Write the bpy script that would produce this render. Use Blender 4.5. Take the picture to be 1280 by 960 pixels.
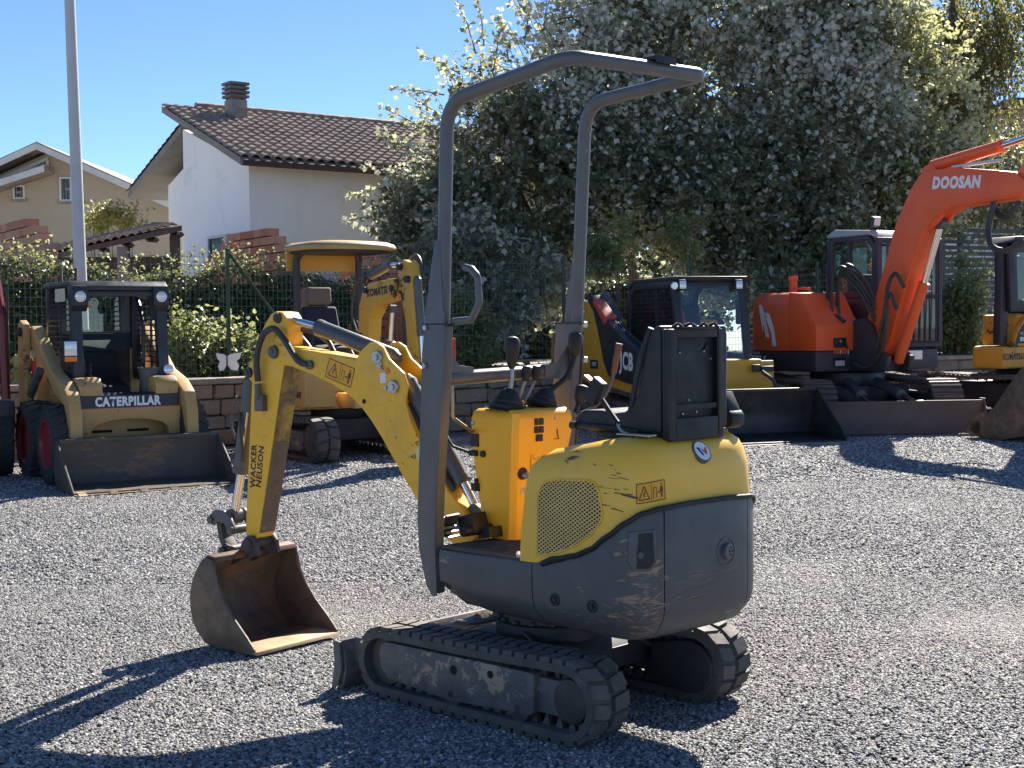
import bpy, bmesh, math, random
import numpy as np
from mathutils import Vector, Matrix, Euler

random.seed(7)
RNG = np.random.default_rng(7)
for o in list(bpy.data.objects):
    bpy.data.objects.remove(o)
SC = bpy.context.scene
COL = SC.collection
R = math.radians

# ------------------------------------------------------------------ camera
CAM_H = 1.3859
PITCH, ROLL = 0.0411, -0.011
cam_data = bpy.data.cameras.new('camera')
cam_data.sensor_width = 36.0
cam_data.lens = 36.0 * 1750.0 / 1280.0
cam_data.clip_start = 0.05
cam_data.clip_end = 2000.0
cam = bpy.data.objects.new('camera', cam_data)
COL.objects.link(cam)
cam.matrix_world = (Matrix.Translation((0, 0, CAM_H)) @ Matrix.Rotation(math.pi / 2 - PITCH, 4, 'X')
                    @ Matrix.Rotation(ROLL, 4, 'Z'))
SC.camera = cam

# ------------------------------------------------------------------ sun and sky
SUN_EL, SUN_AZ = R(37), R(25)            # azimuth measured from +Y towards +X
world = bpy.data.worlds.new('World')
SC.world = world
world.use_nodes = True
wn = world.node_tree
bg = wn.nodes['Background']
sky = wn.nodes.new('ShaderNodeTexSky')
sky.sky_type = 'NISHITA'
sky.sun_disc = False
sky.sun_elevation = SUN_EL
sky.sun_rotation = SUN_AZ
sky.altitude = 300
sky.air_density = 0.62
sky.dust_density = 0.0
sky.ozone_density = 5.5
wn.links.new(sky.outputs[0], bg.inputs[0])
bg.inputs[1].default_value = 0.057
sun_data = bpy.data.lights.new('sun', 'SUN')
sun_data.energy = 4.3
sun_data.angle = R(0.53)
sun_data.color = (1.0, 0.93, 0.82)
sun = bpy.data.objects.new('sun', sun_data)
COL.objects.link(sun)
sd = Vector((math.sin(SUN_AZ) * math.cos(SUN_EL), math.cos(SUN_AZ) * math.cos(SUN_EL), math.sin(SUN_EL)))
sun.rotation_euler = sd.to_track_quat('Z', 'Y').to_euler()
sun.location = (6, 20, 25)

SC.view_settings.view_transform = 'Standard'
SC.view_settings.look = 'None'
SC.view_settings.gamma = 1.0
SC.view_settings.exposure = 1.74
SC.view_settings.use_curve_mapping = False
SC.cycles.max_bounces = 8
SC.cycles.transparent_max_bounces = 16
SC.cycles.use_denoising = True

# ------------------------------------------------------------------ materials
MATS = {}

def nodes_of(name):
    m = bpy.data.materials.new(name)
    m.use_nodes = True
    nt = m.node_tree
    return m, nt, nt.nodes['Principled BSDF']

def rgba(c):
    return (c[0], c[1], c[2], 1.0)

def noise(nt, vec, scale, detail=4, rough=0.6, dist=0.0):
    n = nt.nodes.new('ShaderNodeTexNoise')
    n.inputs['Scale'].default_value = scale
    n.inputs['Detail'].default_value = detail
    n.inputs['Roughness'].default_value = rough
    n.inputs['Distortion'].default_value = dist
    nt.links.new(vec, n.inputs['Vector'])
    return n.outputs['Fac']

def ramp(nt, fac, p0, p1, c0=(0, 0, 0), c1=(1, 1, 1)):
    r = nt.nodes.new('ShaderNodeValToRGB')
    r.color_ramp.elements[0].position = p0
    r.color_ramp.elements[1].position = p1
    r.color_ramp.elements[0].color = rgba(c0)
    r.color_ramp.elements[1].color = rgba(c1)
    nt.links.new(fac, r.inputs[0])
    return r.outputs[0]

def mix(nt, fac, a, b, mode='MIX'):
    x = nt.nodes.new('ShaderNodeMix')
    x.data_type = 'RGBA'
    x.blend_type = mode
    for sock, v in ((x.inputs[0], fac), (x.inputs[6], a), (x.inputs[7], b)):
        if isinstance(v, (int, float)):
            sock.default_value = v
        elif isinstance(v, tuple):
            sock.default_value = rgba(v)
        else:
            nt.links.new(v, sock)
    return x.outputs[2]

def objco(nt, scale=(1, 1, 1), rot=(0, 0, 0)):
    tc = nt.nodes.new('ShaderNodeTexCoord')
    if scale == (1, 1, 1) and rot == (0, 0, 0):
        return tc.outputs['Object']
    mp = nt.nodes.new('ShaderNodeMapping')
    mp.inputs['Scale'].default_value = scale
    mp.inputs['Rotation'].default_value = rot
    nt.links.new(tc.outputs['Object'], mp.inputs['Vector'])
    return mp.outputs[0]

def bump(nt, bsdf, h, strength=0.3, dist=0.01):
    b = nt.nodes.new('ShaderNodeBump')
    b.inputs['Strength'].default_value = strength
    b.inputs['Distance'].default_value = dist
    nt.links.new(h, b.inputs['Height'])
    nt.links.new(b.outputs[0], bsdf.inputs['Normal'])

def paint(name, col, rough=0.45, var=None, var_scale=2.5, dirt=None, dirt_pos=(0.5, 0.75), dirt_scale=4.0,
          chip=None, chip_pos=(0.66, 0.7), chip_scale=22.0, chip_stretch=(1, 1, 1), metal=0.0,
          bump_scale=0, bump_s=0.15, dust=None):
    """A worn surface: base colour with slow variation, soft dirt, hard-edged chips and dust settled on upward faces."""
    if name in MATS:
        return MATS[name]
    m, nt, b = nodes_of(name)
    co = objco(nt)
    c = col
    if var:
        c = mix(nt, ramp(nt, noise(nt, co, var_scale, 5, 0.65), 0.35, 0.7), c, var)
    rg = None
    if dirt:
        f = ramp(nt, noise(nt, co, dirt_scale, 8, 0.72, 0.6), *dirt_pos)
        c = mix(nt, f, c, dirt)
        rg = f
    if chip:
        cs = objco(nt, chip_stretch) if chip_stretch != (1, 1, 1) else co
        f2 = noise(nt, cs, chip_scale, 6, 0.7, 0.4)
        f3 = noise(nt, co, chip_scale * 0.16, 3, 0.5)
        mm = nt.nodes.new('ShaderNodeMath'); mm.operation = 'ADD'
        nt.links.new(f2, mm.inputs[0]); nt.links.new(f3, mm.inputs[1])
        hf = nt.nodes.new('ShaderNodeMath'); hf.operation = 'MULTIPLY'; hf.inputs[1].default_value = 0.5
        nt.links.new(mm.outputs[0], hf.inputs[0])
        cf = ramp(nt, hf.outputs[0], *chip_pos)
        c = mix(nt, cf, c, chip)
    if dust:
        ge = nt.nodes.new('ShaderNodeNewGeometry')
        sx = nt.nodes.new('ShaderNodeSeparateXYZ')
        nt.links.new(ge.outputs['Normal'], sx.inputs[0])
        up = ramp(nt, sx.outputs[2], 0.45, 0.98)
        dn = ramp(nt, noise(nt, co, 9, 5), 0.3, 0.75)
        c = mix(nt, mix(nt, 0.75, dn, up, 'MULTIPLY'), c, dust)
    if isinstance(c, tuple):
        b.inputs['Base Color'].default_value = rgba(c)
    else:
        nt.links.new(c, b.inputs['Base Color'])
    b.inputs['Metallic'].default_value = metal
    if rg is not None:
        rr = ramp(nt, noise(nt, co, 13, 4), 0.2, 0.8, (max(0, rough - .1),) * 3, (min(1, rough + .18),) * 3)
        nt.links.new(rr, b.inputs['Roughness'])
    else:
        b.inputs['Roughness'].default_value = rough
    if bump_scale:
        bump(nt, b, noise(nt, co, bump_scale, 5, 0.65), bump_s, 0.01)
    MATS[name] = m
    return m

def leaf_mat(name, top, top2, under, trans=0.35, scale=0.7, tcol=(0.50, 0.52, 0.20)):
    """Two-sided leaf: darker upper face, paler underside, some light passing through the blade."""
    m, nt, b = nodes_of(name)
    ge = nt.nodes.new('ShaderNodeNewGeometry')
    c = mix(nt, ge.outputs['Random Per Island'], top, top2)
    slow = ramp(nt, noise(nt, objco(nt), scale, 3), 0.4, 0.65)
    c = mix(nt, mix(nt, 0.5, slow, (0, 0, 0)), c, top2)
    cc = mix(nt, ge.outputs['Backfacing'], c, under)
    nt.links.new(cc, b.inputs['Base Color'])
    b.inputs['Roughness'].default_value = 0.42
    tr = nt.nodes.new('ShaderNodeBsdfTranslucent')
    tc = mix(nt, 0.75, c, tcol)
    nt.links.new(tc, tr.inputs[0])
    ms = nt.nodes.new('ShaderNodeMixShader')
    ms.inputs[0].default_value = trans
    nt.links.new(b.outputs[0], ms.inputs[1])
    nt.links.new(tr.outputs[0], ms.inputs[2])
    nt.links.new(ms.outputs[0], nt.nodes['Material Output'].inputs[0])
    return m

def glass_mat(name, tint=(0.75, 0.85, 0.85), alpha=0.25, rough=0.02):
    m, nt, b = nodes_of(name)
    gl = nt.nodes.new('ShaderNodeBsdfGlossy'); gl.inputs['Roughness'].default_value = rough
    tp = nt.nodes.new('ShaderNodeBsdfTransparent'); tp.inputs[0].default_value = rgba(tint)
    lw = nt.nodes.new('ShaderNodeLayerWeight')
    pw = nt.nodes.new('ShaderNodeMath'); pw.operation = 'POWER'; pw.inputs[1].default_value = 5.0
    nt.links.new(lw.outputs['Facing'], pw.inputs[0])
    fr = nt.nodes.new('ShaderNodeMath'); fr.operation = 'MULTIPLY_ADD'; fr.inputs[1].default_value = 0.9; fr.inputs[2].default_value = 0.05
    nt.links.new(pw.outputs[0], fr.inputs[0])
    ad = nt.nodes.new('ShaderNodeMath'); ad.operation = 'ADD'; ad.inputs[1].default_value = alpha * 0.1
    nt.links.new(fr.outputs[0], ad.inputs[0])
    ms = nt.nodes.new('ShaderNodeMixShader')
    nt.links.new(ad.outputs[0], ms.inputs[0])
    nt.links.new(tp.outputs[0], ms.inputs[1]); nt.links.new(gl.outputs[0], ms.inputs[2])
    nt.links.new(ms.outputs[0], nt.nodes['Material Output'].inputs[0])
    nt.nodes.remove(b)
    return m

RUST = (0.10, 0.042, 0.018)
MUD = (0.20, 0.165, 0.125)
M = {}
M['yellow'] = paint('yellow_paint', (0.90, 0.48, 0.030), 0.36, (0.83, 0.45, 0.028), 3, (0.50, 0.28, 0.06), (0.52, 0.85), 5,
                    (0.07, 0.04, 0.02), (0.605, 0.62), 34, bump_scale=0)
M['yellow_hood'] = paint('yellow_hood_paint', (0.90, 0.52, 0.05), 0.34, (0.84, 0.46, 0.045), 3, (0.50, 0.33, 0.08), (0.55, 0.9), 5,
                         (0.13, 0.07, 0.02), (0.63, 0.645), 30, (0.3, 0.3, 1.4))
M['orange_yellow'] = paint('console_yellow', (0.92, 0.47, 0.015), 0.4, (0.87, 0.43, 0.015), 4, (0.48, 0.27, 0.05), (0.62, 0.95), 6)
M['grey'] = paint('grey_panel', (0.068, 0.069, 0.072), 0.40, (0.086, 0.087, 0.089), 3, (0.16, 0.14, 0.115), (0.6, 0.9), 6,
                  (0.30, 0.22, 0.15), (0.60, 0.63), 20, (0.4, 0.4, 2.4))
M['grey_worn'] = paint('grey_panel_scraped', (0.068, 0.069, 0.072), 0.42, (0.086, 0.087, 0.089), 3, (0.15, 0.135, 0.11), (0.55, 0.85), 6,
                       (0.32, 0.21, 0.13), (0.575, 0.605), 15, (0.4, 0.4, 1.8))
M['bar'] = paint('roll_bar_grey', (0.098, 0.098, 0.099), 0.33, (0.12, 0.12, 0.12), 6, (0.13, 0.125, 0.115), (0.6, 0.9), 9,
                 (0.32, 0.28, 0.24), (0.635, 0.65), 40)
M['cyl'] = paint('cylinder_grey', (0.080, 0.082, 0.085), 0.34, (0.10, 0.10, 0.10), 5, (0.17, 0.15, 0.12), (0.62, 0.9), 9)
M['chrome'] = paint('chrome_rod', (0.72, 0.72, 0.72), 0.14, metal=1.0)
M['steel'] = paint('bare_steel', (0.42, 0.41, 0.39), 0.4, (0.30, 0.28, 0.26), 14, metal=0.9)
M['bucket'] = paint('bucket_steel', (0.098, 0.064, 0.042), 0.5, (0.060, 0.042, 0.032), 3, (0.21, 0.14, 0.085), (0.42, 0.72), 6,
                    (0.23, 0.095, 0.04), (0.545, 0.61), 9, bump_scale=45, bump_s=0.12)
M['edge'] = paint('worn_cutting_edge', (0.50, 0.36, 0.21), 0.5, (0.38, 0.26, 0.15), 9, (0.16, 0.10, 0.06), (0.6, 0.72), 11, metal=0.15)
M['stickworn'] = paint('worn_stick_face', (0.52, 0.33, 0.035), 0.5, (0.15, 0.09, 0.05), 5, (0.11, 0.065, 0.035), (0.42, 0.62), 9,
                       (0.06, 0.03, 0.018), (0.58, 0.63), 24, bump_scale=40, bump_s=0.15)
M['stickbrown'] = paint('rubbed_brown_stick', (0.155, 0.098, 0.056), 0.6, (0.21, 0.135, 0.075), 6, (0.07, 0.045, 0.03), (0.5, 0.75), 10,
                        (0.50, 0.30, 0.04), (0.60, 0.63), 22, bump_scale=40, bump_s=0.2)
M['rubber'] = paint('track_rubber', (0.048, 0.045, 0.043), 0.72, (0.075, 0.068, 0.060), 8, (0.12, 0.11, 0.10), (0.5, 0.85), 12,
                    dust=(0.20, 0.185, 0.165), bump_scale=60, bump_s=0.2)
M['frame'] = paint('track_frame_paint', (0.068, 0.069, 0.076), 0.5, (0.07, 0.07, 0.075), 6, (0.17, 0.14, 0.11), (0.48, 0.75), 9,
                   (0.36, 0.26, 0.17), (0.545, 0.575), 26, bump_scale=50, bump_s=0.1, dust=(0.2, 0.18, 0.16))
M['hub'] = paint('greasy_hub', (0.045, 0.040, 0.038), 0.55, (0.075, 0.06, 0.05), 10, (0.13, 0.10, 0.08), (0.5, 0.8), 14)
M['dark'] = paint('dark_underside', (0.022, 0.022, 0.024), 0.6, (0.035, 0.034, 0.034), 8, (0.09, 0.08, 0.07), (0.6, 0.85), 10)
M['black'] = paint('black_plastic', (0.012, 0.012, 0.013), 0.55, (0.018, 0.018, 0.019), 8, (0.06, 0.058, 0.055), (0.6, 0.9), 20, bump_scale=120, bump_s=0.06)
M['vinyl'] = paint('black_seat_vinyl', (0.012, 0.012, 0.014), 0.5, (0.018, 0.018, 0.02), 5, (0.055, 0.053, 0.05), (0.6, 0.9), 12, bump_scale=160, bump_s=0.08)
M['hose'] = paint('hose_rubber', (0.035, 0.034, 0.030), 0.5, (0.05, 0.048, 0.04), 20)
M['bolt'] = paint('zinc_bolt', (0.55, 0.54, 0.50), 0.35, (0.35, 0.33, 0.3), 40, metal=0.7)
M['mat'] = paint('floor_mat', (0.055, 0.050, 0.046), 0.7, (0.085, 0.075, 0.065), 9, (0.15, 0.13, 0.11), (0.5, 0.8), 12)
M['meshgold'] = paint('expanded_mesh', (0.86, 0.62, 0.22), 0.45, (0.70, 0.50, 0.18), 12)
M['void'] = paint('dark_opening', (0.010, 0.010, 0.010), 0.9)
M['white'] = paint('white_print', (0.78, 0.78, 0.78), 0.5)
M['inkblack'] = paint('black_print', (0.018, 0.018, 0.020), 0.5)
M['inkbrown'] = paint('dark_brown_print', (0.12, 0.035, 0.015), 0.5)
M['red'] = paint('red_grip', (0.42, 0.035, 0.025), 0.4)
M['redprint'] = paint('red_print', (0.58, 0.07, 0.045), 0.5)
M['orangeprint'] = paint('orange_print', (0.80, 0.38, 0.02), 0.5)
M['label'] = paint('paper_label', (0.66, 0.60, 0.42), 0.5, (0.5, 0.45, 0.3), 30)
M['lens'] = paint('lamp_lens', (0.80, 0.80, 0.80), 0.12, (0.6, 0.6, 0.62), 60, metal=0.4)
M['amber'] = paint('amber_lens', (0.75, 0.22, 0.02), 0.2)
M['catyellow'] = paint('cat_ochre', (0.50, 0.285, 0.085), 0.45, (0.44, 0.25, 0.08), 3, (0.25, 0.165, 0.085), (0.55, 0.85), 6,
                       (0.06, 0.035, 0.02), (0.585, 0.605), 20, dust=(0.45, 0.36, 0.22))
M['catbucket'] = paint('loader_bucket_steel', (0.062, 0.052, 0.044), 0.5, (0.09, 0.075, 0.062), 2.5, (0.14, 0.105, 0.075), (0.55, 0.82), 5,
                       (0.18, 0.10, 0.06), (0.565, 0.62), 12, (1, 1, 2.5), bump_scale=30, bump_s=0.1)
M['tyre'] = paint('tyre_rubber', (0.026, 0.026, 0.028), 0.7, (0.042, 0.041, 0.041), 10, (0.10, 0.095, 0.09), (0.6, 0.85), 12)
M['redrim'] = paint('red_wheel_rim', (0.30, 0.022, 0.030), 0.45, (0.2, 0.02, 0.025), 8)
M['cabblack'] = paint('cab_black', (0.020, 0.021, 0.026), 0.4, (0.03, 0.031, 0.036), 4, (0.07, 0.068, 0.066), (0.6, 0.9), 8)
M['darkgrey'] = paint('dark_grey_plastic', (0.105, 0.107, 0.112), 0.5, (0.075, 0.077, 0.08), 6)
M['komyellow'] = paint('komatsu_yellow', (0.66, 0.36, 0.035), 0.45, (0.58, 0.31, 0.035), 3, (0.35, 0.2, 0.05), (0.56, 0.85), 7,
                       (0.05, 0.03, 0.02), (0.575, 0.595), 20)
M['komdirty'] = paint('sunfaded_yellow', (0.52, 0.32, 0.10), 0.5, (0.46, 0.28, 0.09), 2, (0.27, 0.18, 0.08), (0.58, 0.9), 6,
                      (0.05, 0.03, 0.02), (0.60, 0.62), 20)
M['canopy'] = paint('canopy_shell', (0.44, 0.31, 0.13), 0.5, (0.38, 0.26, 0.11), 4, (0.25, 0.17, 0.08), (0.5, 0.8), 6)
M['jcbyellow'] = paint('jcb_yellow', (0.70, 0.36, 0.025), 0.42, (0.62, 0.31, 0.025), 3, (0.36, 0.2, 0.04), (0.6, 0.9), 6)
M['doored'] = paint('orange_red_paint', (0.86, 0.125, 0.028), 0.36, (0.80, 0.105, 0.025), 2, (0.32, 0.07, 0.03), (0.6, 0.9), 5,
                    (0.7, 0.25, 0.12), (0.645, 0.655), 30)
M['doodark'] = paint('dark_slate_paint', (0.030, 0.032, 0.042), 0.42, (0.042, 0.043, 0.052), 3, (0.09, 0.08, 0.07), (0.6, 0.9), 6)
M['blade'] = paint('dozer_blade_steel', (0.115, 0.085, 0.068), 0.5, (0.08, 0.062, 0.055), 3, (0.20, 0.15, 0.11), (0.58, 0.85), 6, bump_scale=25)
M['steeltrack'] = paint('steel_track', (0.075, 0.062, 0.052), 0.55, (0.11, 0.085, 0.068), 6, (0.18, 0.14, 0.10), (0.55, 0.8), 10, dust=(0.22, 0.17, 0.13))
M['glass'] = glass_mat('window_glass', (0.86, 0.93, 0.91), 0.22)
M['glassdark'] = glass_mat('dark_glass', (0.35, 0.40, 0.42), 0.3)
M['cloth'] = paint('seat_cloth', (0.024, 0.026, 0.045), 0.8)
M['headrest'] = paint('headrest_cloth', (0.16, 0.125, 0.10), 0.8)

# ------------------------------------------------------------------ mesh builder
def T(loc=(0, 0, 0), rz=0.0):
    return Matrix.Translation(loc) @ Matrix.Rotation(rz, 4, 'Z')

class MB:
    """Collects shapes; build() links them as ONE mesh object."""
    def __init__(s, M0=None):
        s.v, s.f, s.mi = [], [], []
        s.M = M0 or Matrix.Identity(4)
        s.cur = 0
    def add(s, vs, fs, mi=None):
        o = len(s.v)
        s.v += [tuple(v) for v in vs]
        for f in fs:
            s.f.append(tuple(i + o for i in f)); s.mi.append(s.cur if mi is None else mi)
        return s
    def box(s, x0, x1, y0, y1, z0, z1, mat=None, mi=None):
        vs = [Vector((x, y, z)) for z in (z0, z1) for y in (y0, y1) for x in (x0, x1)]
        if mat:
            vs = [mat @ v for v in vs]
        return s.add(vs, [(0, 2, 3, 1), (4, 5, 7, 6), (0, 1, 5, 4), (2, 6, 7, 3), (0, 4, 6, 2), (1, 3, 7, 5)], mi)
    def cbox(s, c, sz, rot=(0, 0, 0), mi=None):
        m = Matrix.Translation(c) @ Euler(rot).to_matrix().to_4x4()
        return s.box(-sz[0] / 2, sz[0] / 2, -sz[1] / 2, sz[1] / 2, -sz[2] / 2, sz[2] / 2, m, mi)
    def prism(s, poly, a, b, ax='y', taper=0.0, mi=None):
        """polygon in the plane across axis ax, from a to b. ax y: (x,z); x: (y,z); z: (x,y)"""
        def P(p, t):
            return {'y': (p[0], t, p[1]), 'x': (t, p[0], p[1]), 'z': (p[0], p[1], t)}[ax]
        n = len(poly)
        ar = sum(poly[i][0] * poly[(i + 1) % n][1] - poly[(i + 1) % n][0] * poly[i][1] for i in range(n))
        if (ar < 0):
            poly = poly[::-1]
        if ax == 'y':
            poly = poly[::-1]
        lo, hi = min(a, b), max(a, b)
        if taper:
            cx = sum(p[0] for p in poly) / n; cy = sum(p[1] for p in poly) / n
            p2 = [(cx + (p[0] - cx) * (1 - taper), cy + (p[1] - cy) * (1 - taper)) for p in poly]
        else:
            p2 = poly
        vs = [P(p, lo) for p in poly] + [P(p, hi) for p in p2]
        fs = [tuple(range(n))[::-1], tuple(range(n, 2 * n))] + [(i, (i + 1) % n, n + (i + 1) % n, n + i) for i in range(n)]
        return s.add(vs, fs, mi)
    def cyl(s, p0, p1, r0, r1=None, n=16, caps=True, mi=None):
        r1 = r0 if r1 is None else r1
        p0, p1 = Vector(p0), Vector(p1)
        d = (p1 - p0).normalized()
        q = d.to_track_quat('Z', 'Y')
        vs = []
        for p, r in ((p0, r0), (p1, r1)):
            for i in range(n):
                a = 2 * math.pi * i / n
                vs.append(p + q @ Vector((r * math.cos(a), r * math.sin(a), 0)))
        fs = [(i, (i + 1) % n, n + (i + 1) % n, n + i) for i in range(n)]
        if caps:
            fs += [tuple(range(n))[::-1], tuple(range(n, 2 * n))]
        return s.add(vs, fs, mi)
    def lathe(s, p0, axis, prof, n=24, mi=None):
        """prof: list of (distance along axis, radius)"""
        p0 = Vector(p0); q = Vector(axis).normalized().to_track_quat('Z', 'Y')
        vs, fs = [], []
        for d, r in prof:
            for i in range(n):
                a = 2 * math.pi * i / n
                vs.append(p0 + q @ Vector((r * math.cos(a), r * math.sin(a), d)))
        for k in range(len(prof) - 1):
            for i in range(n):
                fs.append((k * n + i, k * n + (i + 1) % n, (k + 1) * n + (i + 1) % n, (k + 1) * n + i))
        fs += [tuple(range(n))[::-1], tuple(range((len(prof) - 1) * n, len(prof) * n))]
        return s.add(vs, fs, mi)
    def tube(s, pts, r, n=10, caps=True, mi=None):
        pts = [Vector(p) for p in pts]
        rs = r if isinstance(r, (list, tuple)) else [r] * len(pts)
        vs, fs = [], []
        t = (pts[1] - pts[0]).normalized()
        up = Vector((0, 0, 1)) if abs(t.z) < 0.9 else Vector((1, 0, 0))
        u = t.cross(up).normalized()
        for k, p in enumerate(pts):
            if k == 0: tt = pts[1] - pts[0]
            elif k == len(pts) - 1: tt = pts[-1] - pts[-2]
            else: tt = (pts[k + 1] - pts[k]).normalized() + (pts[k] - pts[k - 1]).normalized()
            tt.normalize()
            u = (u - tt * u.dot(tt)).normalized()
            w = tt.cross(u)
            for i in range(n):
                a = 2 * math.pi * i / n
                vs.append(p + (u * math.cos(a) + w * math.sin(a)) * rs[k])
        for k in range(len(pts) - 1):
            for i in range(n):
                fs.append((k * n + i, k * n + (i + 1) % n, (k + 1) * n + (i + 1) % n, (k + 1) * n + i))
        if caps:
            fs += [tuple(range(n))[::-1], tuple(range((len(pts) - 1) * n, len(pts) * n))]
        return s.add(vs, fs, mi)
    def loft(s, rings, closed=True, cap0=True, cap1=True, mi=None):
        n = len(rings[0]); vs = [p for r in rings for p in r]; fs = []
        for k in range(len(rings) - 1):
            for i in range(n if closed else n - 1):
                j = (i + 1) % n
                fs.append((k * n + i, k * n + j, (k + 1) * n + j, (k + 1) * n + i))
        if cap0: fs.append(tuple(range(n))[::-1])
        if cap1: fs.append(tuple(range((len(rings) - 1) * n, len(rings) * n)))
        return s.add(vs, fs, mi)
    def sphere(s, c, r, n=12, m=8, sc=(1, 1, 1), mi=None):
        prof = [(-r * sc[2] * math.cos(math.pi * k / m), max(1e-4, r * math.sin(math.pi * k / m))) for k in range(m + 1)]
        vs, fs = [], []
        for d, rr in prof:
            for i in range(n):
                a = 2 * math.pi * i / n
                vs.append((c[0] + rr * math.cos(a) * sc[0], c[1] + rr * math.sin(a) * sc[1], c[2] + d))
        for k in range(m):
            for i in range(n):
                fs.append((k * n + i, k * n + (i + 1) % n, (k + 1) * n + (i + 1) % n, (k + 1) * n + i))
        return s.add(vs, fs, mi)
    def build(s, name, mat, parent=None, bevel=0.0, seg=2, smooth=35, kind=None):
        me = bpy.data.meshes.new(name)
        vs = [s.M @ Vector(v) for v in s.v]
        me.from_pydata([tuple(v) for v in vs], [], s.f)
        for mm in (mat if isinstance(mat, (list, tuple)) else [mat]):
            me.materials.append(mm)
        if any(s.mi):
            me.polygons.foreach_set('material_index', s.mi)
        if bevel > 0:
            bm = bmesh.new(); bm.from_mesh(me)
            bmesh.ops.remove_doubles(bm, verts=bm.verts, dist=1e-5)
            ed = [e for e in bm.edges if len(e.link_faces) == 2 and e.calc_face_angle(0) > R(28)]
            if ed:
                bmesh.ops.bevel(bm, geom=ed, offset=bevel, segments=seg, profile=0.6, affect='EDGES', clamp_overlap=True)
            bm.to_mesh(me); bm.free()
        if smooth:
            me.polygons.foreach_set('use_smooth', [True] * len(me.polygons))
            me.set_sharp_from_angle(angle=R(smooth))
        me.update()
        o = bpy.data.objects.new(name, me)
        COL.objects.link(o)
        if parent: o.parent = parent
        if kind: o['kind'] = kind
        return o

def islands(mb, name, mat, parent, **kw):
    """build every separate piece collected in mb as an object of its own"""
    par = list(range(len(mb.v)))
    def find(a):
        while par[a] != a:
            par[a] = par[par[a]]; a = par[a]
        return a
    for f in mb.f:
        r0 = find(f[0])
        for i in f[1:]: par[find(i)] = r0
    groups = {}
    for f in mb.f: groups.setdefault(find(f[0]), []).append(f)
    out = []
    for fs in groups.values():
        ids = sorted({i for f in fs for i in f}); mp = {i: k for k, i in enumerate(ids)}
        b = MB(mb.M); b.add([mb.v[i] for i in ids], [tuple(mp[i] for i in f) for f in fs])
        out.append(b.build(name, mat, parent, **kw))
    return out

def fillet(pts, r, n=6):
    """round the corners of a polyline; r one radius or one per corner"""
    pts = [Vector(p) for p in pts]
    out = [pts[0]]
    for k in range(1, len(pts) - 1):
        rr = r[k - 1] if isinstance(r, (list, tuple)) else r
        a, b, c = pts[k - 1], pts[k], pts[k + 1]
        d0, d1 = (a - b).normalized(), (c - b).normalized()
        ang = d0.angle(d1)
        t = min(rr / math.tan(ang / 2), (a - b).length * 0.49, (c - b).length * 0.49)
        p0, p1 = b + d0 * t, b + d1 * t
        for i in range(n + 1):
            f = i / n
            out.append((p0 * (1 - f) + b * f) * (1 - f) + (b * (1 - f) + p1 * f) * f)
    out.append(pts[-1])
    return out

def smooth_path(pts, n=8):
    pts = [Vector(p) for p in pts]
    P = [pts[0] * 2 - pts[1]] + pts + [pts[-1] * 2 - pts[-2]]
    out = []
    for k in range(1, len(P) - 2):
        for i in range(n):
            t = i / n
            a, b, c, d = P[k - 1], P[k], P[k + 1], P[k + 2]
            out.append(0.5 * ((2 * b) + (c - a) * t + (2 * a - 5 * b + 4 * c - d) * t * t + (3 * b - a - 3 * c + d) * t ** 3))
    out.append(pts[-1])
    return out

def thing(name, label, cat, loc=(0, 0, 0), rz=0.0, group=None):
    o = bpy.data.objects.new(name, None)
    COL.objects.link(o)
    o.location = loc; o.rotation_euler = (0, 0, rz)
    o.empty_display_size = 0.2
    o['label'] = label; o['category'] = cat
    if group: o['group'] = group
    return o

def tag(o, label, cat, group=None):
    o['label'] = label; o['category'] = cat
    if group: o['group'] = group
    return o

def text_mesh(txt, size, bold=0.0, shear=0.0, width=1.0, extrude=0.0):
    # heavier letters need a little more room between them
    cu = bpy.data.curves.new('lettering', 'FONT')
    cu.body = txt; cu.size = size; cu.offset = bold; cu.shear = shear
    cu.space_character = 1.0 + 2.2 * bold / size
    cu.align_x = 'CENTER'; cu.align_y = 'CENTER'; cu.extrude = extrude
    cu.resolution_u = 3
    ob = bpy.data.objects.new('lettering', cu)
    COL.objects.link(ob)
    dg = bpy.context.evaluated_depsgraph_get()
    me = bpy.data.meshes.new_from_object(ob.evaluated_get(dg))
    bpy.data.objects.remove(ob); bpy.data.curves.remove(cu)
    if width != 1.0:
        me.transform(Matrix.Diagonal((width, 1, 1, 1)))
    return me

def lettering(txt, size, origin, xdir, ydir, mat, parent, bold=0.0, shear=0.0, width=1.0, M0=None, name='lettering'):
    """flat printed letters: origin is the centre, xdir the writing direction, ydir up"""
    me = text_mesh(txt, size, bold, shear, width)
    x = Vector(xdir).normalized(); y = Vector(ydir); y = (y - x * y.dot(x)).normalized(); z = x.cross(y)
    m = Matrix((x, y, z)).transposed().to_4x4(); m.translation = Vector(origin)
    me.transform((M0 or Matrix.Identity(4)) @ m)
    me.materials.clear(); me.materials.append(mat)
    o = bpy.data.objects.new(name, me)
    COL.objects.link(o); o.parent = parent
    return o

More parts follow.
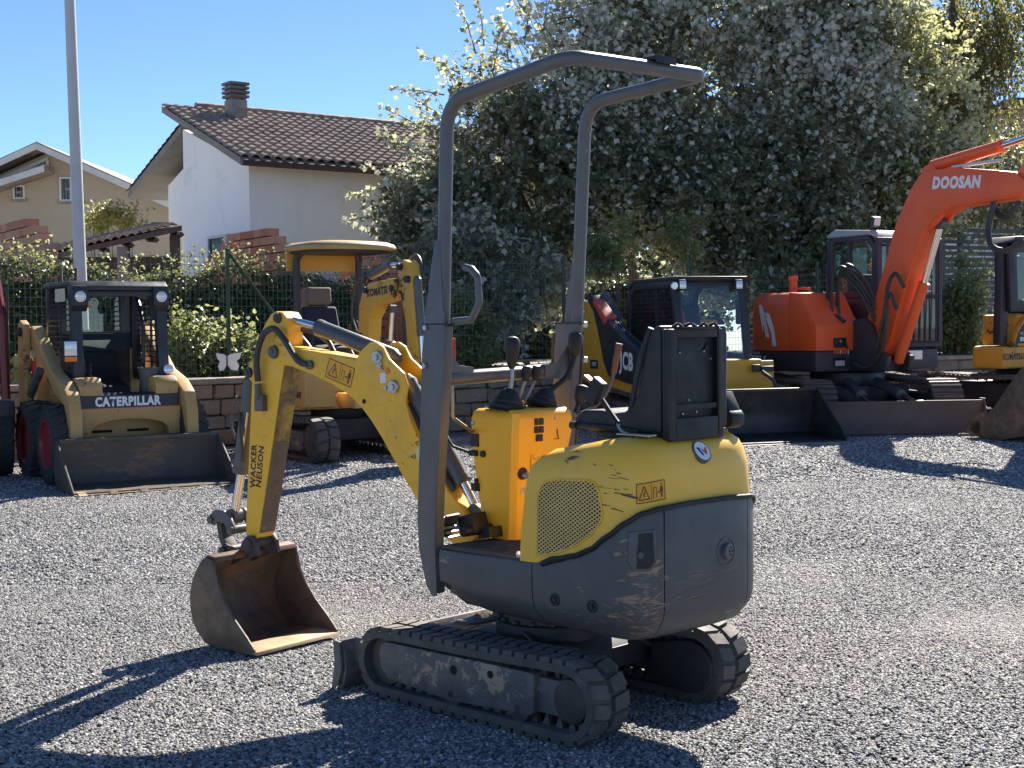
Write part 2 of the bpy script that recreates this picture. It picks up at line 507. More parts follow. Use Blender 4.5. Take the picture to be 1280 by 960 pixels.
def array_mesh(name, verts, faces, mats, parent=None, mi=None, smooth=False):
    """fast mesh from numpy arrays; faces (M,k)"""
    me = bpy.data.meshes.new(name)
    nv, (nf, k) = len(verts), faces.shape
    me.vertices.add(nv); me.vertices.foreach_set('co', np.ascontiguousarray(verts, dtype=np.float32).ravel())
    me.loops.add(nf * k); me.loops.foreach_set('vertex_index', np.ascontiguousarray(faces, dtype=np.int32).ravel())
    me.polygons.add(nf)
    me.polygons.foreach_set('loop_start', np.arange(0, nf * k, k, dtype=np.int32))
    me.polygons.foreach_set('loop_total', np.full(nf, k, dtype=np.int32))
    for m in (mats if isinstance(mats, (list, tuple)) else [mats]):
        me.materials.append(m)
    if mi is not None:
        me.polygons.foreach_set('material_index', np.ascontiguousarray(mi, dtype=np.int32))
    if smooth:
        me.polygons.foreach_set('use_smooth', np.ones(nf, dtype=bool))
    me.update(calc_edges=True); me.validate()
    o = bpy.data.objects.new(name, me)
    COL.objects.link(o)
    if parent: o.parent = parent
    return o

def link_copy(o, parent, matrix=None):
    c = o.copy(); COL.objects.link(c); c.parent = parent
    if matrix is not None:
        c.matrix_local = matrix
    return c
# ------------------------------------------------------------------ ground and gravel
def ground_material():
    m, nt, b = nodes_of('gravel_ground')
    co = objco(nt)
    vo = nt.nodes.new('ShaderNodeTexVoronoi'); vo.inputs['Scale'].default_value = 55
    nt.links.new(co, vo.inputs['Vector'])
    se = nt.nodes.new('ShaderNodeSeparateColor'); nt.links.new(vo.outputs['Color'], se.inputs[0])
    c = ramp(nt, se.outputs[0], 0.0, 1.0, (0.085, 0.085, 0.088), (0.36, 0.355, 0.35))
    ed = ramp(nt, vo.outputs['Distance'], 0.25, 0.75, (1, 1, 1), (0.35, 0.35, 0.36))
    c = mix(nt, 1.0, c, ed, 'MULTIPLY')
    big = ramp(nt, noise(nt, co, 0.6, 4), 0.4, 0.7)
    c = mix(nt, mix(nt, 0.3, (0, 0, 0), big), c, (0.34, 0.31, 0.27))
    nt.links.new(c, b.inputs['Base Color'])
    b.inputs['Roughness'].default_value = 0.85
    iv = nt.nodes.new('ShaderNodeMath'); iv.operation = 'SUBTRACT'; iv.inputs[0].default_value = 1.0
    nt.links.new(vo.outputs['Distance'], iv.inputs[1])
    bump(nt, b, iv.outputs[0], 0.9, 0.02)
    return m

gb = MB()
gb.add([(-300, -100, -0.006), (300, -100, -0.006), (300, 500, -0.006), (-300, 500, -0.006)], [(0, 1, 2, 3)])
ground = gb.build('ground', ground_material(), smooth=0)
ground['kind'] = 'structure'

def stone_material():
    m, nt, b = nodes_of('gravel_stone')
    oi = nt.nodes.new('ShaderNodeObjectInfo')
    r = nt.nodes.new('ShaderNodeValToRGB')
    cr = r.color_ramp
    cr.elements[0].position = 0.0; cr.elements[0].color = (0.07, 0.07, 0.074, 1)
    cr.elements[1].position = 1.0; cr.elements[1].color = (0.74, 0.73, 0.71, 1)
    for p, c in ((0.3, (0.15, 0.15, 0.153)), (0.62, (0.25, 0.25, 0.25)), (0.84, (0.37, 0.365, 0.355)), (0.93, (0.36, 0.31, 0.26))):
        e = cr.elements.new(p); e.color = rgba(c)
    nt.links.new(oi.outputs['Random'], r.inputs[0])
    tc = nt.nodes.new('ShaderNodeTexCoord')
    n = noise(nt, tc.outputs['Object'], 140, 4)
    c = mix(nt, 1.0, r.outputs[0], ramp(nt, n, 0.2, 0.8, (0.75, 0.75, 0.75), (1.15, 1.15, 1.15)), 'MULTIPLY')
    # dusty, compacted patches and worn wheel runs over the yard
    pn = noise(nt, oi.outputs['Location'], 0.55, 4, 0.6)
    c = mix(nt, mix(nt, 0.42, (0, 0, 0), ramp(nt, pn, 0.48, 0.72)), c, (0.36, 0.325, 0.28))
    pd = noise(nt, oi.outputs['Location'], 1.6, 3, 0.6)
    c = mix(nt, 1.0, c, ramp(nt, pd, 0.3, 0.7, (0.86, 0.86, 0.87), (1.08, 1.08, 1.08)), 'MULTIPLY')
    nt.links.new(c, b.inputs['Base Color'])
    b.inputs['Roughness'].default_value = 0.72
    return m

STONE = stone_material()
rock_col = bpy.data.collections.new('gravel_sources')
for k in range(5):
    bm = bmesh.new()
    bmesh.ops.create_icosphere(bm, subdivisions=1, radius=0.5)
    rr = random.Random(k)
    for v in bm.verts:
        v.co *= rr.uniform(0.72, 1.18)
        v.co.x *= 1.25; v.co.z *= rr.uniform(0.62, 0.7)
    me = bpy.data.meshes.new('pebble'); bm.to_mesh(me); bm.free()
    me.materials.append(STONE)
    rock_col.objects.link(bpy.data.objects.new('pebble', me))

def scatter_group(density, smin, smax, seed):
    ng = bpy.data.node_groups.new('gravel_scatter', 'GeometryNodeTree')
    ng.interface.new_socket('Geometry', in_out='INPUT', socket_type='NodeSocketGeometry')
    ng.interface.new_socket('Geometry', in_out='OUTPUT', socket_type='NodeSocketGeometry')
    N, L = ng.nodes, ng.links
    gi, go = N.new('NodeGroupInput'), N.new('NodeGroupOutput')
    d = N.new('GeometryNodeDistributePointsOnFaces')
    d.inputs['Density'].default_value = density; d.inputs['Seed'].default_value = seed
    ci = N.new('GeometryNodeCollectionInfo'); ci.inputs['Collection'].default_value = rock_col
    ci.inputs['Separate Children'].default_value = True; ci.inputs['Reset Children'].default_value = True
    ip = N.new('GeometryNodeInstanceOnPoints'); ip.inputs['Pick Instance'].default_value = True
    rv = N.new('FunctionNodeRandomValue'); rv.data_type = 'FLOAT_VECTOR'
    rv.inputs[0].default_value = (-0.5, -0.5, 0); rv.inputs[1].default_value = (0.5, 0.5, 6.283)
    rs = N.new('FunctionNodeRandomValue'); rs.data_type = 'FLOAT'
    rs.inputs[2].default_value = smin; rs.inputs[3].default_value = smax
    pw = N.new('ShaderNodeMath'); pw.operation = 'MULTIPLY'; pw.inputs[1].default_value = 1.0
    L.new(rs.outputs[1], pw.inputs[0])
    L.new(gi.outputs[0], d.inputs['Mesh'])
    L.new(d.outputs['Points'], ip.inputs['Points'])
    L.new(ci.outputs[0], ip.inputs['Instance'])
    L.new(rv.outputs[0], ip.inputs['Rotation'])
    L.new(pw.outputs[0], ip.inputs['Scale'])
    L.new(ip.outputs[0], go.inputs[0])
    return ng

def gravel_patch(quad, density, smin, smax, seed):
    me = bpy.data.meshes.new('gravel')
    n = 14
    vs, fs = [], []
    (ax, ay), (bx, by), (cx, cy), (dx, dy) = quad
    for j in range(n + 1):
        for i in range(n + 1):
            u, v = i / n, j / n
            x = (ax * (1 - u) + bx * u) * (1 - v) + (dx * (1 - u) + cx * u) * v
            y = (ay * (1 - u) + by * u) * (1 - v) + (dy * (1 - u) + cy * u) * v
            z = 0.004 * math.sin(x * 2.1 + y) + 0.003 * math.sin(y * 3.3 - x * 1.7)
            vs.append((x, y, z - 0.002))
    for j in range(n):
        for i in range(n):
            a = j * (n + 1) + i
            fs.append((a, a + 1, a + n + 2, a + n + 1))
    me.from_pydata(vs, [], fs)
    me.materials.append(STONE)
    o = bpy.data.objects.new('gravel', me); COL.objects.link(o)
    md = o.modifiers.new('scatter', 'NODES'); md.node_group = scatter_group(density, smin, smax, seed)
    o['kind'] = 'stuff'
    return o

gravel_patch([(-2.3, 3.4), (2.3, 3.4), (3.9, 7.6), (-3.9, 7.6)], 10500, 0.007, 0.0175, 1)
gravel_patch([(-3.9, 7.6), (3.9, 7.6), (5.9, 12.2), (-5.9, 12.2)], 4200, 0.010, 0.024, 2)
gravel_patch([(-9.0, 12.2), (9.0, 12.2), (11.0, 23.5), (-4.6, 15.6)], 1300, 0.018, 0.038, 3)

# ------------------------------------------------------------------ raised bed behind a dry stone wall
SX = 6.0                                   # length of wall left of the view
WALL = [(-12.78, 9.574), (-2.2, 17.6), (3.2, 21.2), (12.0, 26.4), (32.0, 37.5)]
WALL_Z = 0.78

def along(line, s):
    for (a, b) in zip(line[:-1], line[1:]):
        L = math.hypot(b[0] - a[0], b[1] - a[1])
        if s <= L or b == line[-1]:
            t = (b[0] - a[0]) / L, (b[1] - a[1]) / L
            return (a[0] + t[0] * s, a[1] + t[1] * s), t
        s -= L

def line_len(line):
    return sum(math.hypot(b[0] - a[0], b[1] - a[1]) for a, b in zip(line[:-1], line[1:]))

def offset(line, d):
    out = []
    for i, p in enumerate(line):
        ts = []
        if i > 0: ts.append((p[0] - line[i - 1][0], p[1] - line[i - 1][1]))
        if i < len(line) - 1: ts.append((line[i + 1][0] - p[0], line[i + 1][1] - p[1]))
        tx = sum(t[0] / math.hypot(*t) for t in ts); ty = sum(t[1] / math.hypot(*t) for t in ts)
        n = math.hypot(tx, ty)
        out.append((p[0] - ty / n * d, p[1] + tx / n * d))
    return out

soil = paint('bed_soil', (0.37, 0.35, 0.31), 0.9, (0.44, 0.42, 0.38), 2, (0.24, 0.24, 0.11), (0.5, 0.8), 3, bump_scale=14, bump_s=0.5)
tb = MB()
back = [(60, 60), (60, 200), (-120, 200), (-60, 13.2)]
front = [(-60, -26.5)] + offset(WALL, 0.10) + [(60, 53.0)]
tb.add([(x, y, WALL_Z - 0.06) for x, y in front] + [(60, 260, WALL_Z - 0.06), (-160, 260, WALL_Z - 0.06)], [tuple(range(len(front) + 2))])
terrace = tb.build('terrace', soil, smooth=0); terrace['kind'] = 'structure'

stone_m = [paint('wall_stone_%s' % n, c, 0.85, v, 5, (0.10, 0.09, 0.075), (0.5, 0.8), 8, bump_scale=30, bump_s=0.5)
           for n, c, v in (('tan', (0.30, 0.25, 0.18), (0.37, 0.31, 0.23)), ('grey', (0.25, 0.225, 0.19), (0.31, 0.28, 0.23)), ('brown', (0.27, 0.21, 0.145), (0.33, 0.27, 0.2)))]
mortar = paint('wall_mortar', (0.17, 0.15, 0.125), 0.9, (0.11, 0.10, 0.085), 6)
wall_t = thing('stone_wall', 'low dry stone retaining wall behind the row of machines', 'wall', (0, 0, 0))
wb = MB()
wl = line_len(WALL)
o1, o2 = offset(WALL, 0.06), offset(WALL, 0.42)
for k in range(len(WALL) - 1):
    wb.prism([o1[k], o1[k + 1], o2[k + 1], o2[k]], -0.05, WALL_Z - 0.005, 'z')
wb.build('wall_core', mortar, wall_t, smooth=0)
stone_meshes = []
for k in range(6):
    bm = bmesh.new()
    bmesh.ops.create_cube(bm, size=1.0)
    bmesh.ops.bevel(bm, geom=list(bm.edges), offset=0.08, segments=1, affect='EDGES', clamp_overlap=True)
    rr = random.Random(40 + k)
    for v in bm.verts:
        v.co += Vector((rr.uniform(-.05, .05), rr.uniform(-.08, .08), rr.uniform(-.06, .06)))
    me = bpy.data.meshes.new('stone'); bm.to_mesh(me); bm.free()
    me.materials.append(stone_m[k % 3]); stone_meshes.append(me)
rr = random.Random(11)
heights = [0.20, 0.17, 0.19, 0.18]
rest = MB()
z = 0.0
nst = 0
for c, h in enumerate(heights):
    s = rr.uniform(0, 0.3)
    while s < wl - 0.5:
        L = rr.uniform(0.26, 0.5)
        if s > 15 + SX: L *= 1.35
        (x, y), t = along(WALL, s + L / 2)
        if not (-0.40 < x / y < 0.40) or nst >= 298:               # beyond the view: one joined part
            rest.cbox((x - t[1] * 0.1, y + t[0] * 0.1, z + h / 2), (L - 0.02, 0.24, h - 0.018), (0, 0, math.atan2(t[1], t[0])))
            s += L
            continue
        o = bpy.data.objects.new('stone', rr.choice(stone_meshes)); COL.objects.link(o); o.parent = wall_t
        dd = rr.uniform(-0.03, 0.02)
        o.location = (x - t[1] * (0.10 + dd), y + t[0] * (0.10 + dd), z + h / 2)
        o.rotation_euler = (rr.uniform(-.03, .03), rr.uniform(-.025, .025), math.atan2(t[1], t[0]) + rr.uniform(-.03, .03))
        o.scale = (L - rr.uniform(0.012, 0.035), 0.24, h - rr.uniform(0.008, 0.03))
        s += L; nst += 1
    z += h
rest.build('stone_course', stone_m[0], wall_t, bevel=0.012, seg=1, smooth=0, kind='stuff')
kb = MB()
p1, p2 = offset(WALL, -0.05), offset(WALL, 0.44)
for k in range(len(WALL) - 1):
    kb.prism([p1[k], p1[k + 1], p2[k + 1], p2[k]], WALL_Z - 0.04, WALL_Z + 0.03, 'z')
kb.build('coping', paint('wall_coping', (0.42, 0.38, 0.31), 0.85, (0.30, 0.27, 0.22), 4, (0.16, 0.14, 0.11), (0.5, 0.75), 7, bump_scale=30), wall_t, bevel=0.015, smooth=0)

# ------------------------------------------------------------------ green wire fence on the bed
FEN = offset(WALL, 0.50)
green = paint('green_coated_steel', (0.010, 0.045, 0.022), 0.4, (0.014, 0.06, 0.03), 8)
wire_m = paint('green_wire', (0.07, 0.15, 0.10), 0.4, (0.20, 0.22, 0.17), 3)
fz0, fz1 = WALL_Z - 0.06, 2.33
fence = thing('wire_fence', 'green welded wire fence standing on the stone wall', 'fence', (0, 0, 0))
fl = line_len(FEN)
def post(s, brace=False):
    (x, y), t = along(FEN, s)
    b = MB(); b.cyl((x, y, fz0 - 0.2), (x, y, fz1 + 0.03), 0.026, n=8); b.lathe((x, y, fz1 + 0.03), (0, 0, 1), [(0, 0.03), (0.02, 0.03), (0.03, 0.012)], 8)
    b.build('post', green, fence)
    if brace:
        b = MB(); b.cyl((x + t[0] * 0.02, y + t[1] * 0.02, fz1), (x + t[0] * 0.78 + t[1] * 0.06, y + t[1] * 0.78 - t[0] * 0.06, fz0 + 0.62), 0.02, n=8)
        b.build('brace', green, fence)
for s in (-4.4, -1.9, 0.6, 2.6, 11.2, 13.6, 16.2, 18.6, 21.2, 23.8): post(s + SX)
post(6.05 + SX, True)
fw = MB()
def wire(p, q, r):
    d = Vector((q[0] - p[0], q[1] - p[1], q[2] - p[2])); 
    a = Vector((0, 0, r)) if abs(d.z) < 0.5 * d.length else Vector((r, 0, 0))
    bvec = d.normalized().cross(a)
    vs = []
    for pt in (p, q):
        for k in range(3):
            an = k * 2.0944
            vs.append(Vector(pt) + a * math.cos(an) + bvec * math.sin(an))
    fw.add(vs, [(0, 1, 4, 3), (1, 2, 5, 4), (2, 0, 3, 5)])
for k in range(len(FEN) - 1):
    a, b = FEN[k], FEN[k + 1]
    zz = fz0 + 0.05
    while zz < fz1:
        wire((a[0], a[1], zz), (b[0], b[1], zz), 0.0030); zz += 0.10
s = 0.02
while s < fl:
    (x, y), t = along(FEN, s)
    wire((x, y, fz0), (x, y, fz1), 0.0022); s += 0.062
fwo = fw.build('wire_mesh', wire_m, fence, smooth=0); fwo['kind'] = 'stuff'

# ------------------------------------------------------------------ dark slatted fence at the right
sl = thing('slatted_fence', 'dark horizontal slat fence behind the orange excavator cab', 'fence', (0, 0, 0))
slat_m = paint('dark_slat', (0.045, 0.042, 0.04), 0.5, (0.07, 0.065, 0.06), 3)
A, Bp = Vector((4.3, 25.6, 0)), Vector((12.0, 29.2, 0))
dv = (Bp - A); Ls = dv.length; ang = math.atan2(dv.y, dv.x)
for k in range(21):
    b = MB(Matrix.Translation(A) @ Matrix.Rotation(ang, 4, 'Z'))
    b.box(0, Ls, -0.012, 0.012, 0.85 + k * 0.115, 0.85 + k * 0.115 + 0.078)
    b.build('slat', slat_m, sl, smooth=0)
for k in range(6):
    b = MB(Matrix.Translation(A) @ Matrix.Rotation(ang, 4, 'Z'))
    b.box(k * Ls / 5 - 0.04, k * Ls / 5 + 0.04, 0.014, 0.09, 0.5, 3.3); b.build('post', slat_m, sl, bevel=0.006)

# ------------------------------------------------------------------ stepped hollow brick walls
terra = [paint('terracotta_%d' % k, c, 0.85, v, 6, (0.17, 0.11, 0.085), (0.5, 0.8), 5, bump_scale=40, bump_s=0.3)
         for k, (c, v) in enumerate((((0.43, 0.225, 0.145), (0.48, 0.27, 0.18)), ((0.34, 0.165, 0.105), (0.40, 0.20, 0.135)), ((0.46, 0.28, 0.195), (0.40, 0.235, 0.16))))]
def brick_mesh(L, W, Hh, m):
    b = MB(); b.box(0, L - 0.022, -W, 0, 0, Hh - 0.018)
    for k in range(1, 6):                              # ribs of the hollow block on its faces
        b.box(k * L / 6 - 0.012, k * L / 6 + 0.012, 0.0, 0.005, 0.006, Hh - 0.024)
    me = bpy.data.meshes.new('brick'); me.from_pydata(b.v, [], b.f); me.materials.append(m)
    return me
BM = [brick_mesh(0.255, 0.2, 0.128, m) for m in terra]
def stepped_wall(name, label, P, direc, rows, base_z, base_len, right_shift):
    """rows: list of (first, last) brick positions measured from the near end"""
    t = thing(name, label, 'brick wall', (P[0], P[1], 0), math.atan2(direc[1], direc[0]))
    b = MB(); b.box(0, base_len, -0.19, -0.01, 0.4, base_z - 0.01); b.build('wall_base', terra[1], t, smooth=0)
    rr = random.Random(len(label))
    for r, (x0, x1) in enumerate(rows):
        x = x0 + (0.12 if r % 2 else 0)
        while x < x1:
            o = bpy.data.objects.new('brick', rr.choice(BM)); COL.objects.link(o); o.parent = t
            o.location = (x, rr.uniform(-0.004, 0.004), base_z + r * 0.128)
            x += 0.255
    return t
stepped_wall('stepped_brick_wall', 'unfinished stepped terracotta block wall in front of the white house', (-3.02, 19.7), (-0.55, 0.835),
             [(0.0, 3.6), (0.0, 3.6), (0.0, 3.5), (0.05, 3.3), (0.3, 3.1), (0.62, 2.7), (0.98, 2.5)], 1.98, 3.7, 0)
stepped_wall('stepped_brick_wall', 'unfinished stepped terracotta block wall at the left edge below the beige house', (-6.15, 18.6), (-0.55, 0.835),
             [(0.0, 3.4), (0.0, 3.4), (0.0, 3.4), (0.06, 3.4), (0.10, 3.4), (0.28, 3.4), (0.62, 3.4), (0.95, 3.4)], 1.95, 3.6, 0)
stepped_wall('stepped_brick_wall', 'low terracotta block wall seen between the canopy excavator and the poplar', (-1.65, 21.0), (-0.75, 0.66),
             [(0.0, 1.3), (0.0, 1.3), (0.1, 1.3), (0.3, 1.2), (0.45, 1.0)], 1.95, 1.4, 0)

# ------------------------------------------------------------------ white house
white_wall = paint('white_render', (0.86, 0.85, 0.84), 0.9, (0.80, 0.79, 0.78), 0.6, (0.45, 0.44, 0.43), (0.55, 0.95), 1.3, bump_scale=25, bump_s=0.2)
soffit_m = paint('grey_soffit', (0.23, 0.21, 0.19), 0.8, (0.17, 0.155, 0.14), 2)
tile_m = paint('roof_tile', (0.31, 0.225, 0.175), 0.75, (0.20, 0.15, 0.125), 1.4, (0.46, 0.40, 0.33), (0.47, 0.66), 6, bump_scale=20)
gutter_m = paint('brown_gutter', (0.060, 0.035, 0.028), 0.45)
concrete = paint('stained_concrete', (0.34, 0.30, 0.27), 0.85, (0.24, 0.21, 0.19), 2, (0.12, 0.10, 0.09), (0.5, 0.75), 3, bump_scale=20)
frame_white = paint('white_frame', (0.62, 0.62, 0.60), 0.5)
pane_dark = paint('dark_pane', (0.03, 0.032, 0.035), 0.12)

def tile_field(p0, along_v, slope_v, ncol, nrow, cw, rh, seed=3):
    """overlapping barrel tiles laid from the eave p0 up slope_v"""
    a = Vector(along_v).normalized(); s = Vector(slope_v).normalized(); n = a.cross(s).normalized()
    if n.z < 0: n = -n
    rr = random.Random(seed)
    b = MB()
    prof = [(-0.5, 0.0), (-0.32, 0.035), (-0.08, 0.055), (0.14, 0.035), (0.3, 0.0), (0.5, -0.012)]
    for r in range(nrow):
        for c in range(ncol):
            j = rr.uniform(-0.008, 0.008); lift = rr.uniform(0, 0.008)
            base = Vector(p0) + a * (c + 0.5) * cw + s * (r * rh + j)
            lo = [base + a * u * cw * 1.02 + n * (h * cw / 0.22 + 0.030 + lift) for u, h in prof]
            hi = [base + s * rh * 1.12 + a * u * cw * 1.02 + n * (h * cw / 0.22 * 0.9 + 0.004) for u, h in prof]
            lo2 = [base + a * u * cw * 1.02 + n * (h * cw / 0.22 + 0.005) for u, h in prof]
            k = len(prof)
            b.add(lo + hi + lo2, [(i, i + 1, k + i + 1, k + i) for i in range(k - 1)] + [(i + 1, i, 2 * k + i, 2 * k + i + 1) for i in range(k - 1)])
    return b

HO = (-4.815, 26.0); HRZ = R(37)
house = thing('white_house', 'white rendered house with a brown tiled roof and concrete chimney', 'house', (HO[0], HO[1], 0), HRZ)
b = MB()
b.prism([(0, 0.4), (2.9, 0.4), (2.9, 5.42), (0, 4.40)], 0, 9.0, 'x')
b.build('wall', white_wall, house, smooth=0)
b = MB(); b.prism([(2.905, 0.4), (4.72, 0.4), (4.72, 4.46), (2.905, 5.12)], 0.45, 8.8, 'x')
b.build('wall', white_wall, house, smooth=0)
b = MB()
def slab(bb, y0, z0, y1, z1, x0, x1, th):
    bb.prism([(y0, z0), (y1, z1), (y1, z1 + th), (y0, z0 + th)], x0, x1, 'x')
slab(b, -0.62, 4.34, 2.80, 5.70, -0.48, 9.6, 0.13)
slab(b, 2.905, 5.36, 5.75, 4.25, -0.03, 9.0, 0.14)
rf = b.build('roof', soffit_m, house, smooth=0)
sv = Vector((0, 3.42, 1.36)).normalized()
rh = 3.68 / 15
t1 = tile_field((-0.50, -0.66, 4.47), (1, 0, 0), sv, 45, 15, 0.222, rh).build('roof_tile', tile_m, rf, kind='stuff')
t2 = tile_field((-0.05, 5.80, 4.40), (1, 0, 0), Vector((0, -2.85, 1.11)), 40, 13, 0.222, 0.235, 4).build('roof_tile', tile_m, rf, kind='stuff')
b = MB()
for k in range(26):
    b.cyl((0.25 + k * 0.36, 2.80, 5.885), (0.63 + k * 0.36, 2.80, 5.90), 0.085, 0.075, 10)
b.build('ridge_cap', tile_m, rf, kind='stuff')
b = MB(); b.tube([(-0.5, -0.72, 4.37), (2.35, -0.72, 4.37)], 0.06, 8); b.tube([(2.35, -0.72, 4.37), (2.6, -0.78, 4.30), (9.6, -0.78, 4.30)], 0.06, 8)
b.build('gutter', gutter_m, house)
b = MB(); b.box(0.70, 1.04, 2.10, 2.44, 5.2, 5.98); ch = b.build('chimney', concrete, rf, bevel=0.01)
for k in range(4):
    b = MB(); b.box(0.665 - 0.008 * (k % 2), 1.075 + 0.008 * (k % 2), 2.065, 2.475, 6.02 + k * 0.085, 6.075 + k * 0.085)
    b.box(0.72, 1.02, 2.12, 2.42, 5.96 + k * 0.085, 6.02 + k * 0.085)
    b.build('chimney_slab', paint('dark_concrete', (0.17, 0.155, 0.145), 0.85, (0.11, 0.10, 0.095), 5), rf, bevel=0.008)
def window(parent, M0, w, h, bars=1, grille=0):
    """window in a wall: local x along the wall, y outward, z up; centre at origin"""
    b = MB(M0); t = 0.05
    b.box(-w / 2, w / 2, 0, 0.05, -h / 2, -h / 2 + t); b.box(-w / 2, w / 2, 0, 0.05, h / 2 - t, h / 2)
    b.box(-w / 2, -w / 2 + t, 0, 0.05, -h / 2 + t, h / 2 - t); b.box(w / 2 - t, w / 2, 0, 0.05, -h / 2 + t, h / 2 - t)
    for k in range(bars):
        x = -w / 2 + (k + 1) * w / (bars + 1); b.box(x - 0.025, x + 0.025, 0, 0.045, -h / 2 + t, h / 2 - t)
    wo = b.build('window', frame_white, parent, smooth=0)
    b = MB(M0); b.box(-w / 2 + t, w / 2 - t, 0.005, 0.012, -h / 2 + t, h / 2 - t); b.build('pane', pane_dark, wo, smooth=0)
    if grille:
        b = MB(M0)
        for k in range(grille):
            x = -w / 2 + t + (k + 0.5) * (w - 2 * t) / grille; b.box(x - 0.008, x + 0.008, 0.02, 0.035, -h / 2 + t, h / 2 - t)
        b.box(-w / 4, w / 4, 0.02, 0.04, -0.03, 0.03)
        b.build('grille', concrete, wo, smooth=0)
    b = MB(M0); b.box(-w / 2 - 0.05, w / 2 + 0.05, -0.01, 0.09, -h / 2 - 0.06, -h / 2 - 0.002); b.build('sill', concrete, wo, smooth=0)
window(house, Matrix.Translation((3.2, -0.005, 3.95)) @ Matrix.Rotation(math.pi, 4, 'Z'), 0.75, 0.6, 0)
window(house, Matrix.Translation((-0.005, 1.35, 2.85)) @ Matrix.Rotation(math.pi / 2, 4, 'Z'), 0.8, 0.7, 0)
# lean-to porch
porch = thing('lean_to_porch', 'dark tiled lean-to porch against the left side of the white house', 'porch', (0, 0, 0))
wood = paint('dark_timber', (0.055, 0.040, 0.032), 0.7, (0.085, 0.065, 0.05), 4)
cor = [(-7.85, 23.2, 2.52), (-5.28, 22.6, 2.98), (-6.1, 25.3, 3.16), (-8.9, 26.0, 2.74)]
b = MB(); b.add([*cor, *[(x, y, z + 0.09) for x, y, z in cor]], [(3, 2, 1, 0), (4, 5, 6, 7), (0, 1, 5, 4), (1, 2, 6, 5), (2, 3, 7, 6), (3, 0, 4, 7)])
b.build('porch_roof', wood, porch, smooth=0)
tile_field((-7.9, 23.18, 2.61), Vector(cor[1]) - Vector(cor[0]), Vector(cor[3]) - Vector(cor[0]), 18, 15, 0.148, 0.20, 5).build('roof_tile', tile_m, porch, kind='stuff')
for x, y in ((-7.7, 23.3), (-6.35, 23.05), (-5.45, 22.9)):
    b = MB(); b.box(x - 0.09, x + 0.09, y - 0.09, y + 0.09, 0.6, 2.98 - (-5.28 - x) * 0.18 - 0.03); b.build('post', concrete if x == -6.35 else wood, porch, bevel=0.01)
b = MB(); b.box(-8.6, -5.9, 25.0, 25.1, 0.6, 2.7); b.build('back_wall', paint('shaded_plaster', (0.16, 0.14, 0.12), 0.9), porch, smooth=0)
b = MB()
for k in range(7):
    f = k / 6
    p = Vector(cor[0]).lerp(Vector(cor[1]), f); q = Vector(cor[3]).lerp(Vector(cor[2]), f)
    b.tube([p - Vector((0, 0.02, 0.06)), q - Vector((0, 0, 0.06))], 0.045, 4)
b.build('rafter', wood, porch, smooth=0)

# ------------------------------------------------------------------ beige house
beige_wall = paint('beige_render', (0.46, 0.375, 0.275), 0.9, (0.42, 0.34, 0.25), 0.8, (0.33, 0.27, 0.2), (0.55, 0.95), 1.2, bump_scale=18, bump_s=0.2)
bh = thing('beige_house', 'beige gabled house with white verge boards at the far left', 'house', (-12.5, 38, 0), 0)
b = MB(); b.prism([(-6.0, 0.4), (4.2, 0.4), (4.2, 4.30), (0, 6.18), (-6.0, 3.6)], 0, 9, 'y'); b.build('wall', beige_wall, bh, smooth=0)
b = MB()
for (xa, za, xb, zb) in ((0, 6.27, 4.6, 4.18), (0, 6.27, -6.2, 3.55)):
    b.prism([(xa, za), (xb, zb), (xb, zb + 0.13), (xa, za + 0.14)], -0.75, 9.3, 'y')
rf2 = b.build('roof', tile_m, bh, smooth=0)
b = MB()
for (xa, za, xb, zb) in ((0, 6.20, 4.62, 4.10), (0, 6.20, -6.2, 3.48)):
    b.prism([(xa, za), (xb, zb), (xb, zb + 0.17), (xa, za + 0.17)], -0.80, -0.755, 'y')
b.build('verge_board', paint('white_board', (0.62, 0.60, 0.56), 0.7, (0.5, 0.48, 0.45), 2), rf2, smooth=0)
b = MB(); b.prism([(0.22, 5.62), (0.22, 5.80), (-4.0, 4.50), (-4.0, 4.32)], -0.9, -0.003, 'y'); lo = b.build('porch_roof', tile_m, bh, smooth=0)
b = MB(); b.prism([(0.24, 5.59), (0.24, 5.76), (-4.0, 4.46), (-4.0, 4.29)], -0.95, -0.905, 'y'); b.build('verge_board', MATS['white_board'], lo, smooth=0)
b = MB(); b.prism([(0.02, 5.78), (0.02, 6.02), (-2.6, 4.95)], -0.02, -0.003, 'y'); wo = b.build('window', pane_dark, bh, smooth=0)
b = MB()
b.prism([(0.08, 6.10), (0.02, 5.98), (-2.6, 4.92), (-2.6, 5.02)], -0.05, -0.022, 'y'); b.box(0.0, 0.08, -0.05, -0.022, 5.74, 6.0); b.box(-0.9, -0.84, -0.05, -0.022, 5.45, 5.66)
b.build('frame', frame_white, wo, smooth=0)
FL = Matrix.Rotation(math.pi, 4, 'Z')
window(bh, Matrix.Translation((0.66, -0.005, 5.22)) @ FL, 0.62, 0.66, 1, 6)
window(bh, Matrix.Translation((-0.75, -0.005, 5.15)) @ FL, 0.32, 0.38, 0, 2)
window(bh, Matrix.Translation((0.45, -0.005, 3.2)) @ FL, 0.35, 0.35, 0)

